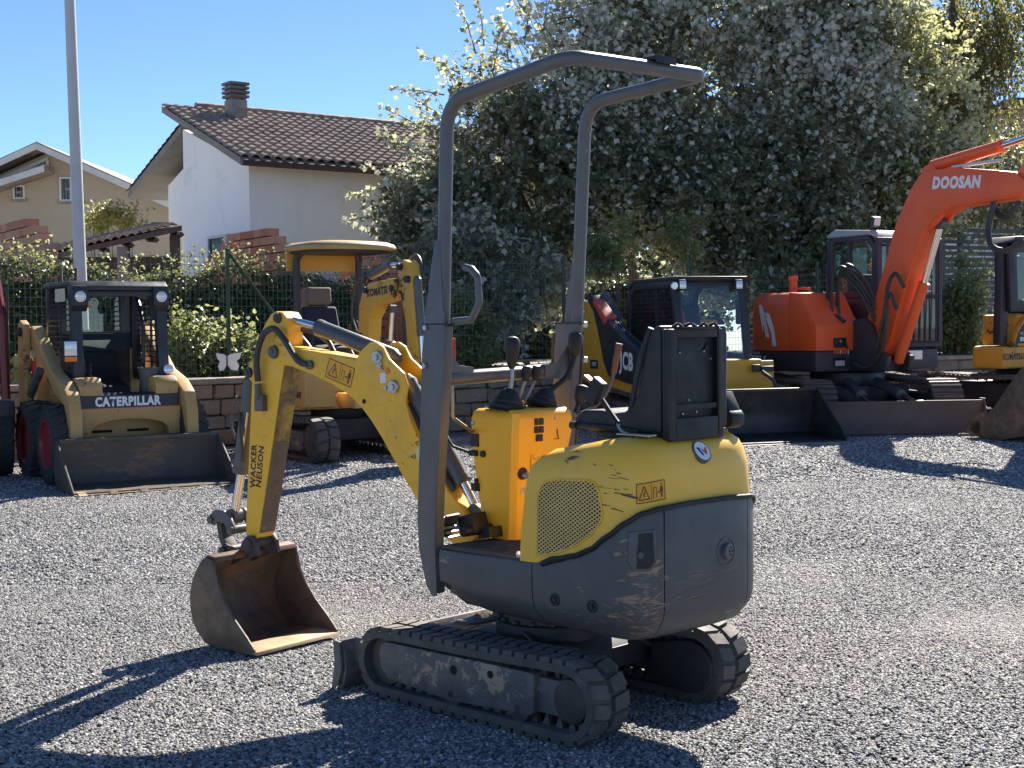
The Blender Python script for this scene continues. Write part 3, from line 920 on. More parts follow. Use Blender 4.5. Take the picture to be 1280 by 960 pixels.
# ------------------------------------------------------------------ far building with pergola at the right
fb = thing('terrace_house', 'pink walled house with a white roof pergola at the far right', 'house', (13.2, 40, 0), 0)
b = MB(); b.box(1.05, 6.0, -0.3, 5, 0.4, 7.45); b.build('wall', paint('pink_render', (0.42, 0.26, 0.19), 0.9, (0.36, 0.22, 0.16), 1.5), fb, smooth=0)
b = MB(); b.box(0.85, 6.2, -0.6, 5.2, 7.46, 7.62); b.build('roof', gutter_m, fb, smooth=0)
for k in range(6):
    b = MB(); b.box(-0.75, 1.04, 0.1 + k * 0.62, 0.22 + k * 0.62, 6.55, 6.70); b.build('pergola_beam', frame_white, fb, smooth=0)
b = MB(); b.box(-0.72, -0.6, 0, 3.4, 6.40, 6.545); b.box(0.82, 0.94, 0, 3.4, 6.40, 6.545); b.build('pergola_rail', frame_white, fb, smooth=0)
b = MB(); b.box(0.82, 0.94, -0.02, 0.1, 4.6, 6.39); b.build('pergola_post', frame_white, fb, smooth=0)
b = MB(); b.prism([(-1.2, 4.5), (1.04, 5.5), (1.04, 5.65), (-1.2, 4.65)], -0.2, 3.0, 'y'); b.build('porch_roof', gutter_m, fb, smooth=0)
b = MB(); b.box(-1.0, 1.04, 0.5, 4, 0.4, 4.55); b.build('wall', white_wall, fb, smooth=0)

# ------------------------------------------------------------------ poles
pole_m = paint('pale_grey_pole', (0.50, 0.50, 0.50), 0.45, (0.44, 0.44, 0.45), 2, (0.30, 0.29, 0.27), (0.6, 0.9), 4)
b = MB(); b.cyl((-4.66, 15.3, 0), (-4.80, 15.3, 9.0), 0.074, 0.042, 20); b.lathe((-4.66, 15.3, 0), (0, 0, 1), [(0, 0.16), (0.02, 0.16), (0.025, 0.085), (0.12, 0.08)], 20)
tag(b.build('lamp_pole', pole_m), 'tall pale grey tapered pole rising behind the ochre skid steer loader', 'pole')
b = MB(); b.cyl((8.12, 30, 0.5), (8.12, 30, 7.6), 0.085, 0.06, 12); b.tube([(8.12, 30, 7.5), (8.0, 29.9, 7.75), (7.3, 29.6, 7.9)], 0.04, 8); b.cbox((7.05, 29.5, 7.9), (0.6, 0.25, 0.12))
tag(b.build('street_lamp', pole_m), 'grey street lamp pole half hidden in the poplars on the right', 'street lamp')
# ------------------------------------------------------------------ generic rubber / steel crawler track
def crawler(parent, M0, y0, y1, xr, zr, rr, xf, zf, rf, pitch, lug_h, belt_m, inner_m, style='rubber', sag=0.012, belt_t=0.026, sub=None):
    """loop around a rear and a front wheel; returns the belt object"""
    rr_, rf_ = rr - lug_h, rf - lug_h
    pts = []
    n = 14
    # straight bottom from rear to front, front arc, top run back, rear arc (outer base line)
    for k in range(n + 1): pts.append((xr + (xf - xr) * k / n, (zr - rr_) * (1 - k / n) + (zf - rf_) * k / n))
    for k in range(1, n + 1):
        a = -math.pi / 2 + math.pi * k / n; pts.append((xf + rf_ * math.cos(a), zf + rf_ * math.sin(a)))
    for k in range(1, n + 1):
        t = k / n
        pts.append((xf + (xr - xf) * t, (zf + rf_) * (1 - t) + (zr + rr_) * t - sag * math.sin(math.pi * t) ** 2))
    for k in range(1, n):
        a = math.pi / 2 + math.pi * k / n; pts.append((xr + rr_ * math.cos(a), zr + rr_ * math.sin(a)))
    P = [Vector((p[0], 0, p[1])) for p in pts]
    N = len(P)
    nrm = []
    for i in range(N):
        t = (P[(i + 1) % N] - P[i - 1]).normalized(); nrm.append(Vector((t.z, 0, -t.x)))
    b = MB(M0)
    rows = []
    for i in range(N):
        o, q = P[i], P[i] - nrm[i] * belt_t
        rows.append([(o.x, y0, o.z), (o.x, y1, o.z), (q.x, y1, q.z), (q.x, y0, q.z)])
    rows.append(rows[0])
    b.loft(rows, cap0=False, cap1=False)
    # walk the loop at even pitch
    seg = [(P[(i + 1) % N] - P[i]).length for i in range(N)]
    tot = sum(seg); cnt = int(round(tot / pitch)); st = tot / cnt
    def at(s):
        s %= tot
        for i in range(N):
            if s <= seg[i]:
                f = s / seg[i]
                return P[i].lerp(P[(i + 1) % N], f), nrm[i].lerp(nrm[(i + 1) % N], f).normalized()
            s -= seg[i]
        return P[0], nrm[0]
    ym = (y0 + y1) / 2; w = y1 - y0
    def block(s0, s1, ya, yb, h, skew=0.0, inset=0.004):
        vs = []
        for hh, ins in ((-0.002, 0), (h, inset)):
            for s, sg in ((s0, 1), (s1, -1)):
                for y, sk in ((ya, 0), (yb, skew)):
                    p, nn = at(s + sk); q = p + nn * hh + Vector((0, 0, 0))
                    vs.append((q.x, y + (ins if y == ya else -ins), q.z))
        b.add(vs, [(4, 5, 7, 6), (0, 1, 5, 4), (3, 2, 6, 7), (1, 3, 7, 5), (2, 0, 4, 6)])
    shoes = []
    for k in range(cnt):
        s = k * st
        if style == 'rubber':
            block(s, s + st * 0.74, y0 + 0.002, ym - 0.008, lug_h, st * 0.2)
            block(s + st * 0.5, s + st * 1.24, ym + 0.008, y1 - 0.002, lug_h, -st * 0.2)
        else:
            block(s + st * 0.03, s + st * 0.95, y0 - 0.0, y1 + 0.0, lug_h * 0.35)
            block(s + st * 0.08, s + st * 0.24, y0 - 0.0, y1 + 0.0, lug_h)
            block(s + st * 0.56, s + st * 0.68, y0 - 0.0, y1 + 0.0, lug_h * 0.9)
    belt = b.build('rubber_belt' if style == 'rubber' else 'steel_belt', belt_m, parent, smooth=30)
    # guide teeth inside the belt
    b = MB(M0)
    for k in range(cnt):
        p, nn = at(k * st)
        q = p - nn * belt_t; tp = q - nn * 0.034
        t = Vector((-nn.z, 0, nn.x))
        a1, a2 = q + t * 0.017, q - t * 0.017
        c1, c2 = tp + t * 0.005, tp - t * 0.005
        for yy in (ym - w * 0.22, ym + w * 0.12):
            b.add([(a1.x, yy, a1.z), (a2.x, yy, a2.z), (c2.x, yy + 0.006, c2.z), (c1.x, yy + 0.006, c1.z),
                   (a1.x, yy + 0.026, a1.z), (a2.x, yy + 0.026, a2.z), (c2.x, yy + 0.02, c2.z), (c1.x, yy + 0.02, c1.z)],
                  [(0, 1, 2, 3), (7, 6, 5, 4), (0, 4, 5, 1), (1, 5, 6, 2), (2, 6, 7, 3), (3, 7, 4, 0)])
    b.build('guide_teeth', inner_m, belt, smooth=0)
    return belt

def ring_bolt(b, c, ax, r, h=0.012):
    b.lathe(c, ax, [(0, r), (h * 0.7, r), (h, r * 0.8)], 6)

# ------------------------------------------------------------------ THE NEAR MINI EXCAVATOR
ROOT = (0.130, 5.1965)
mini = thing('mini_excavator', 'small yellow and grey mini excavator with open roll bar, alone on the gravel', 'excavator', (ROOT[0], ROOT[1], 0), R(90 + 46.19))
TT = Matrix.Identity(4)
TU = T((0, 0, 0), R(42.5 - 46.19))
TB = TU @ T((0.4554, 0.0681, 0), R(52.384 - 42.5))

# -- tracks
for sgn in (1, -1):
    y0, y1 = (0.261, 0.441) if sgn > 0 else (-0.441, -0.261)
    bt_ = crawler(mini, TT, y0, y1, -0.46, 0.1430, 0.1430, 0.46, 0.1340, 0.1340, 0.058, 0.017, M['rubber'], M['hub'], sag=0.004)
    ye = y1 if sgn > 0 else y0           # outer edge
    yi = y0 if sgn > 0 else y1
    b = MB(TT)
    pl = [(0.435, 0.222), (0.462, 0.205), (0.472, 0.165), (0.462, 0.115), (0.425, 0.078), (0.08, 0.056), (-0.30, 0.074), (-0.318, 0.086), (-0.322, 0.215), (-0.312, 0.222), (0.06, 0.196), (0.06, 0.203)]
    pl = [(0.435, 0.214), (0.462, 0.198), (0.472, 0.165), (0.462, 0.112), (0.425, 0.076), (0.08, 0.054), (-0.30, 0.072), (-0.318, 0.084), (-0.322, 0.215), (-0.30, 0.219)]
    b.prism(pl, ye - sgn * 0.10, ye - sgn * 0.008, 'y')
    fr_ = b.build('track_frame', M['frame'], mini, bevel=0.006)
    if sgn > 0:
        b = MB(TT)
        b.cyl((0.068, ye - 0.012, 0.168), (0.068, ye - 0.006, 0.168), 0.017, n=18); b.cyl((-0.116, ye - 0.012, 0.182), (-0.116, ye - 0.006, 0.182), 0.014, n=18)
        islands(b, 'access_hole', M['void'], fr_)
    b = MB(TT); b.box(-0.42, -0.31, min(ye - sgn * .1, ye - sgn * .03), max(ye - sgn * .1, ye - sgn * .03), 0.085, 0.205); b.build('frame_end', M['frame'], mini, bevel=0.004)
    for xr_, zz in ((0.085, 0.078), (-0.245, 0.086)):
        b = MB(TT); ya = ye - sgn * 0.014
        b.lathe((xr_, ya - sgn * 0.11, zz), (0, sgn, 0), [(0, 0.046), (0.022, 0.046), (0.028, 0.036), (0.082, 0.036), (0.088, 0.046), (0.11, 0.046), (0.112, 0.03), (0.116, 0.014)], 20)
        b.build('roller', M['hub'], mini)
    b = MB(TT); b.lathe((0.46, ye - sgn * 0.15, 0.134), (0, sgn, 0), [(0, 0.088), (0.03, 0.088), (0.032, 0.060), (0.08, 0.060), (0.082, 0.088), (0.115, 0.088), (0.118, 0.05), (0.12, 0.03)], 24)
    b.build('idler', M['hub'], mini)
    b = MB(TT)
    for k in range(13):
        a = 2 * math.pi * k / 13
        b.cbox((-0.46 + 0.088 * math.cos(a), ye - sgn * 0.085, 0.143 + 0.088 * math.sin(a)), (0.03, 0.05, 0.022), (0, -a, 0))
    b.lathe((-0.46, ye - sgn * 0.11, 0.143), (0, sgn, 0), [(0, 0.086), (0.05, 0.086), (0.055, 0.07)], 26)
    b.lathe((-0.46, ye - sgn * 0.06, 0.143), (0, sgn, 0), [(0, 0.077), (0.018, 0.077), (0.028, 0.074), (0.032, 0.066)], 28)
    sp = b.build('sprocket', M['hub'], mini)
    b = MB(TT)                                                    # drive motor guard on the inner side
    dpoly = [(-0.29, 0.205)] + [(-0.45 + 0.112 * math.cos(R(a)), 0.137 + 0.097 * math.sin(R(a))) for a in range(80, 281, 20)] + [(-0.29, 0.062)]
    b.prism(dpoly, yi - sgn * 0.02, yi + sgn * 0.05, 'y')
    b.build('motor_guard', M['dark'], mini, bevel=0.008)
    b = MB(TT); b.lathe((-0.46, yi + sgn * 0.02, 0.143), (0, sgn, 0), [(0, 0.108), (0.012, 0.112), (0.03, 0.112)], 28)
    b.build('seal_ring', M['hub'], mini)

# -- undercarriage
b = MB(TT)
b.box(-0.24, 0.30, -0.33, 0.33, 0.125, 0.205)
b.prism([(-0.24, 0.2), (0.32, 0.2), (0.22, 0.25), (-0.18, 0.25)], -0.2, 0.2, 'y')
b.cyl((0, 0, 0.24), (0, 0, 0.30), 0.20, n=32)
b.build('chassis', M['dark'], mini, bevel=0.008)
b = MB(TT); b.cyl((0, 0, 0.30), (0, 0, 0.375), 0.175, n=36)
for k in range(16):
    a = 2 * math.pi * k / 16; ring_bolt(b, (0.185 * math.cos(a), 0.185 * math.sin(a), 0.302), (0, 0, 1), 0.012)
b.build('slew_ring', M['hub'], mini)
# dozer blade
b = MB(TT)
prof = [(0.665, 0.0), (0.650, 0.03), (0.638, 0.085), (0.644, 0.14), (0.668, 0.188), (0.690, 0.188), (0.664, 0.138), (0.660, 0.085), (0.672, 0.032), (0.70, 0.0)]
b.prism(prof, -0.455, 0.455, 'y')
blade_o = b.build('dozer_blade', M['frame'], mini, bevel=0.003)
for sgn in (1, -1):
    b = MB(TT); b.prism([(0.705, 0.0), (0.672, 0.02), (0.650, 0.09), (0.662, 0.185), (0.700, 0.190), (0.694, 0.1), (0.714, 0.0)], sgn * 0.456, sgn * 0.470, 'y'); b.build('end_plate', M['frame'], blade_o, bevel=0.003)
    b = MB(TT); b.prism([(0.655, 0.155), (0.655, 0.055), (0.30, 0.135), (0.30, 0.185), (0.5, 0.185)], sgn * 0.19, sgn * 0.235, 'y'); b.build('blade_arm', M['frame'], mini, bevel=0.004)
    b = MB(TT); b.prism([(0.638, 0.20), (0.56, 0.20), (0.575, 0.115), (0.645, 0.10)], sgn * 0.40, sgn * 0.412, 'y'); b.cyl((0.597, sgn * 0.4125, 0.168), (0.597, sgn * 0.4135, 0.168), 0.014, n=14)
    b.build('blade_bracket', M['frame'], blade_o, bevel=0.002)
b = MB(TT); b.cyl((0.36, 0.02, 0.24), (0.50, 0.02, 0.19), 0.026, n=14); bc = b.build('blade_cylinder', M['cyl'], mini)
b = MB(TT); b.cyl((0.49, 0.02, 0.193), (0.625, 0.02, 0.148), 0.014, n=12); b.build('rod', M['chrome'], bc)
for k, pts in enumerate(([(0.12, 0.10, 0.30), (0.24, 0.16, 0.27), (0.36, 0.13, 0.25), (0.42, 0.05, 0.23)], [(0.10, -0.1, 0.29), (-0.1, -0.2, 0.26), (-0.26, -0.25, 0.20), (-0.34, -0.26, 0.17)], [(0.08, 0.12, 0.29), (-0.08, 0.2, 0.27), (-0.24, 0.26, 0.20), (-0.3, 0.27, 0.18)])):
    b = MB(TT); b.tube(smooth_path(pts, 6), 0.010, 8); b.build('hydraulic_hose', M['hose'], mini)

# -- upper body outline (seen from above) with arc length s from the left front corner
def half_plan(w=0.36, xs=-0.40, rear=-0.772, n=4.2, x_front=0.205):
    pts = [(x, w) for x in (x_front, 0.10, -0.05, -0.18, -0.288, -0.35, xs)]
    for k in range(1, 37):
        th = math.pi / 2 * k / 36
        pts.append((xs + (rear - xs) * math.sin(th) ** (2 / n), w * math.cos(th) ** (2 / n) if k < 36 else 0.0))
    return pts
HP = half_plan()
FP = HP + [(x, -y) for x, y in HP[-2::-1]]
FL_ = [0.0]
for i in range(1, len(FP)): FL_.append(FL_[-1] + math.hypot(FP[i][0] - FP[i - 1][0], FP[i][1] - FP[i - 1][1]))
SH = FL_[len(HP) - 1]
def skin(s, inset=0.0):
    s = max(0.0, min(FL_[-1], s))
    i = 1
    while i < len(FL_) - 1 and FL_[i] < s: i += 1
    f = (s - FL_[i - 1]) / (FL_[i] - FL_[i - 1])
    x = FP[i - 1][0] * (1 - f) + FP[i][0] * f; y = FP[i - 1][1] * (1 - f) + FP[i][1] * f
    j0, j1 = max(0, i - 2), min(len(FP) - 1, i + 1)
    tx, ty = FP[j1][0] - FP[j0][0], FP[j1][1] - FP[j0][1]; L = math.hypot(tx, ty)
    nx, ny = ty / L, -tx / L                       # travelling front to rear along the left: outward normal
    return Vector((x + nx * -inset if False else x - (-ty / L) * 0 + (nx * 0), y, 0)), Vector((-nx, -ny, 0))
def skin_pt(s, inset, z):
    p, n_ = skin(s)
    q = p - n_ * inset
    return (q.x, q.y, z)
def out_n(s):
    return skin(s)[1]
# outward check: left side normal must point to +y
if out_n(0.3).y < 0:
    _sk = skin
    def skin(s, inset=0.0):
        p, n_ = _sk(s); return p, -n_

def ztop(s):
    """upper edge of the grey skirt: low under the grille, sweeping up to the rear"""
    s = min(s, 2 * SH - s)
    tab = [(0, 0.572), (0.49, 0.582), (0.60, 0.600), (0.70, 0.622), (0.77, 0.650), (0.84, 0.700), (0.90, 0.745), (0.955, 0.776), (1.02, 0.790), (1.15, 0.797), (2, 0.80)]
    for (a, va), (b_, vb) in zip(tab[:-1], tab[1:]):
        if s <= b_:
            f = (s - a) / (b_ - a); f = f * f * (3 - 2 * f) * 0.4 + f * 0.6
            return va + (vb - va) * f
    return tab[-1][1]
def skirt_panel(name, s0, s1, mat, n):
    b = MB(TU)
    ss = [s0 + (s1 - s0) * k / n for k in range(n + 1)]
    lev = [(0.13, 'b', 0.352), (0.105, 'b', 0.350), (0.055, 'b', 0.372), (0.012, 'b', 0.425), (0.003, 'b', 0.455), (0.0, 'b', 0.50), (0.0, 't', -0.012), (0.003, 't', -0.003), (0.010, 't', 0.0), (0.035, 't', 0.0)]
    rows = []
    for ins, ref, z in lev:
        row = []
        for s in ss:
            zz = z if ref == 'b' else ztop(s) + z
            if ref == 'b' and z < 0.43:                       # the tray lifts a little at the front
                f = max(0.0, min(1.0, (0.22 - s) / 0.22)); zz += 0.035 * f * f
            row.append(skin_pt(s, ins, zz))
        rows.append(row)
    vs = [p for r in rows for p in r]; k = n + 1
    fs = [(a * k + i, (a + 1) * k + i, (a + 1) * k + i + 1, a * k + i + 1) for a in range(len(rows) - 1) for i in range(n)]
    # end returns so that the seams read as gaps between thick panels
    for e, sgn in ((0, 1), (n, -1)):
        o = len(vs)
        col = [r[e] for r in rows]
        for (ins, ref, z), p in zip(lev, col):
            q = skin_pt(ss[e], min(ins + 0.03, 0.15), p[2]); vs.append(q)
        for a in range(len(rows) - 1):
            f = (a * k + e, (a + 1) * k + e, o + a + 1, o + a)
            fs.append(f if sgn < 0 else f[::-1])
    b.add(vs, fs)
    return b.build(name, mat, mini, smooth=32)
SE1, SE2 = 0.495, 1.035
skirt_panel('side_panel', 0.0, SE1 - 0.0025, M['grey'], 12)
door = skirt_panel('door_panel', SE1 + 0.0025, SE2 - 0.0025, M['grey_worn'], 34)
cw = skirt_panel('counterweight', SE2 + 0.0025, 2 * SH - SE2 - 0.0025, M['grey'], 30)
skirt_panel('door_panel', 2 * SH - SE2 + 0.0025, 2 * SH - SE1 - 0.0025, M['grey'], 34)
skirt_panel('side_panel', 2 * SH - SE1 + 0.0025, 2 * SH, M['grey'], 12)
# inner core that closes the shell
b = MB(TU)
b.loft([[skin_pt(2 * SH * k / 60, 0.016 if z > 0.43 else 0.13, z) for k in range(61)] for z in (0.353, 0.44, 0.555)])
b.build('inner_frame', M['dark'], mini, smooth=0)
# rubber trim between skirt and hood
b = MB(TU); b.tube([skin_pt(s, -0.001, ztop(s) + 0.006) for s in [0.585 + (2 * SH - 1.17) * k / 90 for k in range(91)]], 0.0085, 8)
b.tube([skin_pt(0.55, -0.006, 0.585), skin_pt(0.60, -0.003, 0.604), skin_pt(0.65, -0.001, 0.614)], [0.010, 0.012, 0.009], 8)
b.build('rubber_trim', M['black'], mini)
# details on door and counterweight
def disc_on(b, s, z, r, h, n=18, prof=None):
    p = Vector(skin_pt(s, 0, z)); nn = skin(s)[1]
    b.lathe(p - nn * 0.002, nn, prof or [(0, r), (h, r), (h + 0.002, r * 0.8)], n)
for s in (0.605, 0.775):
    b = MB(TU); z = 0.470
    disc_on(b, s, z, 0.021, 0.004, 20, [(0, 0.022), (0.004, 0.021), (0.005, 0.015), (0.002, 0.0145), (0.002, 0.009), (0.0065, 0.008)])
    b.build('plug', M['black'], door)
def patch(b, s0, s1, z0, z1, off, ns=8, nz=4, fn=None, mi=None, shape=None):
    """thin sheet following the skin at a small offset; shape(u,v)->(u,v) may reshape it"""
    fn = fn or (lambda s, z: (0.0, z))
    vs = []
    for j in range(nz + 1):
        for i in range(ns + 1):
            u, v = i / ns, j / nz
            if shape: u, v = shape(u, v)
            s, z = s0 + (s1 - s0) * u, z0 + (z1 - z0) * v
            ins, zz = fn(s, z)
            vs.append(skin_pt(s, ins - off, zz))
    k = ns + 1
    b.add(vs, [(j * k + i + 1, j * k + i, (j + 1) * k + i, (j + 1) * k + i + 1) for j in range(nz) for i in range(ns)], mi)
# recessed pull with a keyed lock on the door
b = MB(TU); ps = 0.955
P0 = Vector(skin_pt(ps, 0, 0.655)); nn = skin(ps)[1]; tt = Vector((-nn.y, nn.x, 0))
FR = Matrix((tt, Vector((0, 0, 1)), nn)).transposed().to_4x4(); FR.translation = P0
b2 = MB(TU @ FR)
b2.prism([(-0.045, 0.072), (0.045, 0.078), (0.05, -0.03), (0.03, -0.062), (-0.03, -0.062), (-0.048, -0.03)], -0.02, 0.0035, 'z', taper=0.05)
pl_ = b2.build('door_pull', M['darkgrey'], door, bevel=0.003)
b2 = MB(TU @ FR); b2.prism([(-0.012, 0.062), (0.035, 0.066), (0.04, -0.028), (0.024, -0.05), (-0.02, -0.05), (-0.016, -0.02)], 0.0035, 0.0055, 'z'); b2.build('recess', M['black'], pl_)
b2 = MB(TU @ FR); b2.cyl((-0.006, -0.005, 0.002), (-0.006, -0.005, 0.014), 0.013, 0.011, 16); b2.build('lock', M['grey'], pl_, bevel=0.002)
# exhaust outlet on the counterweight
es = SH + 0.098 * 0 - 0.0
es = SH + 0.085
P0 = Vector(skin_pt(es, 0, 0.622)); nn = skin(es)[1]; tt = Vector((-nn.y, nn.x, 0))
FR = Matrix((tt, Vector((0, 0, 1)), nn)).transposed().to_4x4(); FR.translation = P0
b2 = MB(TU @ FR); b2.lathe((0, 0, -0.003), (0, 0, 1), [(0, 0.052), (0.005, 0.05), (0.006, 0.043), (0.0035, 0.0425)], 32); eo = b2.build('exhaust_outlet', M['grey'], cw)
b2 = MB(TU @ FR); b2.cyl((0.003, 0, -0.005), (0.006, 0, 0.011), 0.029, 0.028, 28); b2.build('outlet_cap', M['darkgrey'], eo, bevel=0.002)
b2 = MB(TU @ FR)
for k in range(7):
    a = k * math.pi / 3; r = 0.0 if k == 6 else 0.014
    b2.cyl((0.006 + r * math.cos(a), r * math.sin(a), 0.0112), (0.0061 + r * math.cos(a), r * math.sin(a), 0.0118), 0.0042, n=10)
islands(b2, 'outlet_hole', M['void'], eo)

# scraped paint along the lower rear of the door and the counterweight
scr = [paint('bare_scrape', (0.30, 0.235, 0.175), 0.6, (0.18, 0.135, 0.10), 60), paint('rust_scrape', (0.20, 0.105, 0.062), 0.7, (0.14, 0.085, 0.055), 60)]
def streaks(n, cs, ss_, cz, sz, Lr, wr, slope, parent, seed, mats):
    rq = random.Random(seed)
    for m_ in mats:
        b_ = MB(TU)
        for k in range(n):
            s0 = rq.gauss(cs, ss_); z0 = rq.gauss(cz, sz); L = rq.uniform(*Lr); w = rq.uniform(*wr); sl = rq.gauss(*slope)
            if not (0.372 < z0 < ztop(s0) - 0.03): continue
            sn = 5; vs = []
            def skn(s_, z_):
                ins = 0.0
                for (ia, ra, za), (ib, rb_, zb) in zip([(0.055, 0, 0.372), (0.012, 0, 0.425), (0.003, 0, 0.455)], [(0.012, 0, 0.425), (0.003, 0, 0.455), (0.0, 0, 0.50)]):
                    if za <= z_ <= zb: ins = ia + (ib - ia) * (z_ - za) / (zb - za)
                return skin_pt(s_, ins - 0.0012, z_)
            for i in range(sn + 1):
                f = i / sn; ww = w * (0.15 + math.sin(math.pi * f) * rq.uniform(0.5, 1.1))
                for u in (-1, 1): vs.append(skn(s0 + L * f, max(0.373, z0 + sl * L * f + ww * u)))
            b_.add(vs, [(i * 2, i * 2 + 2, i * 2 + 3, i * 2 + 1) for i in range(sn)])
        b_.build('scraped_paint', m_, parent, smooth=0, kind='stuff')
streaks(34, 0.935, 0.045, 0.45, 0.035, (0.012, 0.085), (0.0006, 0.0035), (0.15, 0.35), door, 3, scr)
streaks(16, 0.90, 0.03, 0.62, 0.07, (0.008, 0.03), (0.002, 0.007), (0.3, 0.8), door, 4, scr)
streaks(10, 1.012, 0.008, 0.60, 0.09, (0.006, 0.016), (0.002, 0.008), (0.6, 1.0), door, 6, scr[1:])
streaks(14, 0.62, 0.07, 0.415, 0.012, (0.01, 0.05), (0.0006, 0.002), (0.1, 0.5), door, 7, scr[:1])
streaks(9, 1.14, 0.10, 0.55, 0.008, (0.04, 0.16), (0.0005, 0.0016), (0.06, 0.02), cw, 8, scr[:1])
streaks(9, 1.16, 0.10, 0.49, 0.015, (0.03, 0.14), (0.0005, 0.0018), (0.12, 0.1), cw, 9, scr)

# -- yellow engine hood
HOOD_F = 0.425                                         # arc length where the hood begins
HL_ = [(0.006, 0.0), (0.010, 0.30), (0.014, 0.60), (0.020, 0.76), (0.032, 0.87), (0.052, 0.94), (0.085, 0.985), (0.13, 1.0)]
def hood_top(s):
    x, y, z = skin_pt(s, 0, 0)
    f = max(0.0, min(1.0, (-0.20 - x) / 0.46))
    return 0.962 + 0.056 * (f * f * (3 - 2 * f))
def hood_in(h):
    for (a, ha), (b_, hb) in zip(HL_[:-1], HL_[1:]):
        if h <= hb: return a + (b_ - a) * (h - ha) / (hb - ha)
    return HL_[-1][0]
def hood_fn(s, z):
    h = (z - 0.55) / (hood_top(s) - 0.55)
    return hood_in(h), z
b = MB(TU)
nS = 76
rows = []
for ins, h in HL_:
    row = []
    for k in range(nS + 1):
        s = HOOD_F + (2 * SH - 2 * HOOD_F) * k / nS
        q = list(skin_pt(s, ins, 0.55 + (hood_top(s) - 0.55) * h))
        xf = -0.222 - max(0, ins - 0.006) * 1.15 - (0.012 if h > 0.3 else 0)
        q[0] = min(q[0], xf + 0.0) if (k < 3 or k > nS - 3) else min(q[0], xf)
        row.append(tuple(q))
    rows.append(row)
b.loft(rows, cap0=False, cap1=True)
hood = b.build('engine_hood', M['yellow_hood'], mini, smooth=50)
# expanded metal grille let into the left side
GP = [(0.512, 0.612), (0.512, 0.80), (0.522, 0.835), (0.548, 0.862), (0.60, 0.872), (0.755, 0.880), (0.782, 0.872), (0.798, 0.845), (0.815, 0.775), (0.805, 0.745), (0.765, 0.700), (0.70, 0.660), (0.62, 0.630), (0.55, 0.613)]
def inside(p, poly):
    c = False; n = len(poly)
    for i in range(n):
        (x1, y1), (x2, y2) = poly[i], poly[(i + 1) % n]
        if (y1 > p[1]) != (y2 > p[1]) and p[0] < (x2 - x1) * (p[1] - y1) / (y2 - y1) + x1: c = not c
    return c
def skin_poly(b, poly, off, mi=None):
    """fan patch over a polygon given in (s,z) on the hood"""
    cx = sum(p[0] for p in poly) / len(poly); cz = sum(p[1] for p in poly) / len(poly)
    def P(s, z): return skin_pt(s, hood_fn(s, z)[0] - off, z)
    n = len(poly); vs = []; rings = (1.0, 0.66, 0.33)
    for r in rings:
        for s, z in poly: vs.append(P(cx + (s - cx) * r, cz + (z - cz) * r))
    vs.append(P(cx, cz))
    fs = []
    for k in range(2):
        for i in range(n):
            fs.append((k * n + (i + 1) % n, k * n + i, (k + 1) * n + i, (k + 1) * n + (i + 1) % n))
    for i in range(n): fs.append((2 * n + (i + 1) % n, 2 * n + i, 3 * n))
    b.add(vs, fs, mi)
b = MB(TU); skin_poly(b, GP, 0.0015); gr = b.build('side_grille', M['void'], hood, smooth=0)
b = MB(TU)
def strand(p, q, w, off):
    (s0, z0), (s1, z1) = p, q
    n = max(1, int(math.hypot(s1 - s0, z1 - z0) / 0.016))
    L = math.hypot(s1 - s0, z1 - z0); ox, oz = -(z1 - z0) / L * w, (s1 - s0) / L * w
    vs = []
    for k in range(n + 1):
        s, z = s0 + (s1 - s0) * k / n, z0 + (z1 - z0) * k / n
        for u, e in ((-1, 0.0), (0, 0.0022), (1, 0.0)):
            vs.append(skin_pt(s + ox * u, hood_fn(s, z)[0] - off - e, z + oz * u))
    fs = []
    for k in range(n):
        for i in range(2): fs.append((k * 3 + i, k * 3 + i + 1, k * 3 + i + 4, k * 3 + i + 3))
    b.add(vs, fs)
for dirn in (1, -1):
    c = -1.0
    while c < 2.0:                                         # lines z = c + dirn*0.62*s, clipped by walking
        cur = None; s = 0.50
        while s < 0.82:
            z = c + dirn * 0.62 * s
            ins_ = inside((s, z), GP)
            if ins_ and cur is None: cur = (s, z)
            if not ins_ and cur is not None:
                if s - cur[0] > 0.006: strand(cur, (s, z), 0.0023, 0.003)
                cur = None
            s += 0.003
        c += 0.0133
b.build('grille_mesh', M['meshgold'], gr, smooth=0, kind='stuff')
b = MB(TU)
gpp = [Vector(skin_pt(s, hood_fn(s, z)[0] - 0.002, z)) for s, z in GP]
b.tube(gpp + [gpp[0]], 0.004, 6); b.build('grille_rim', M['yellow_hood'], gr)
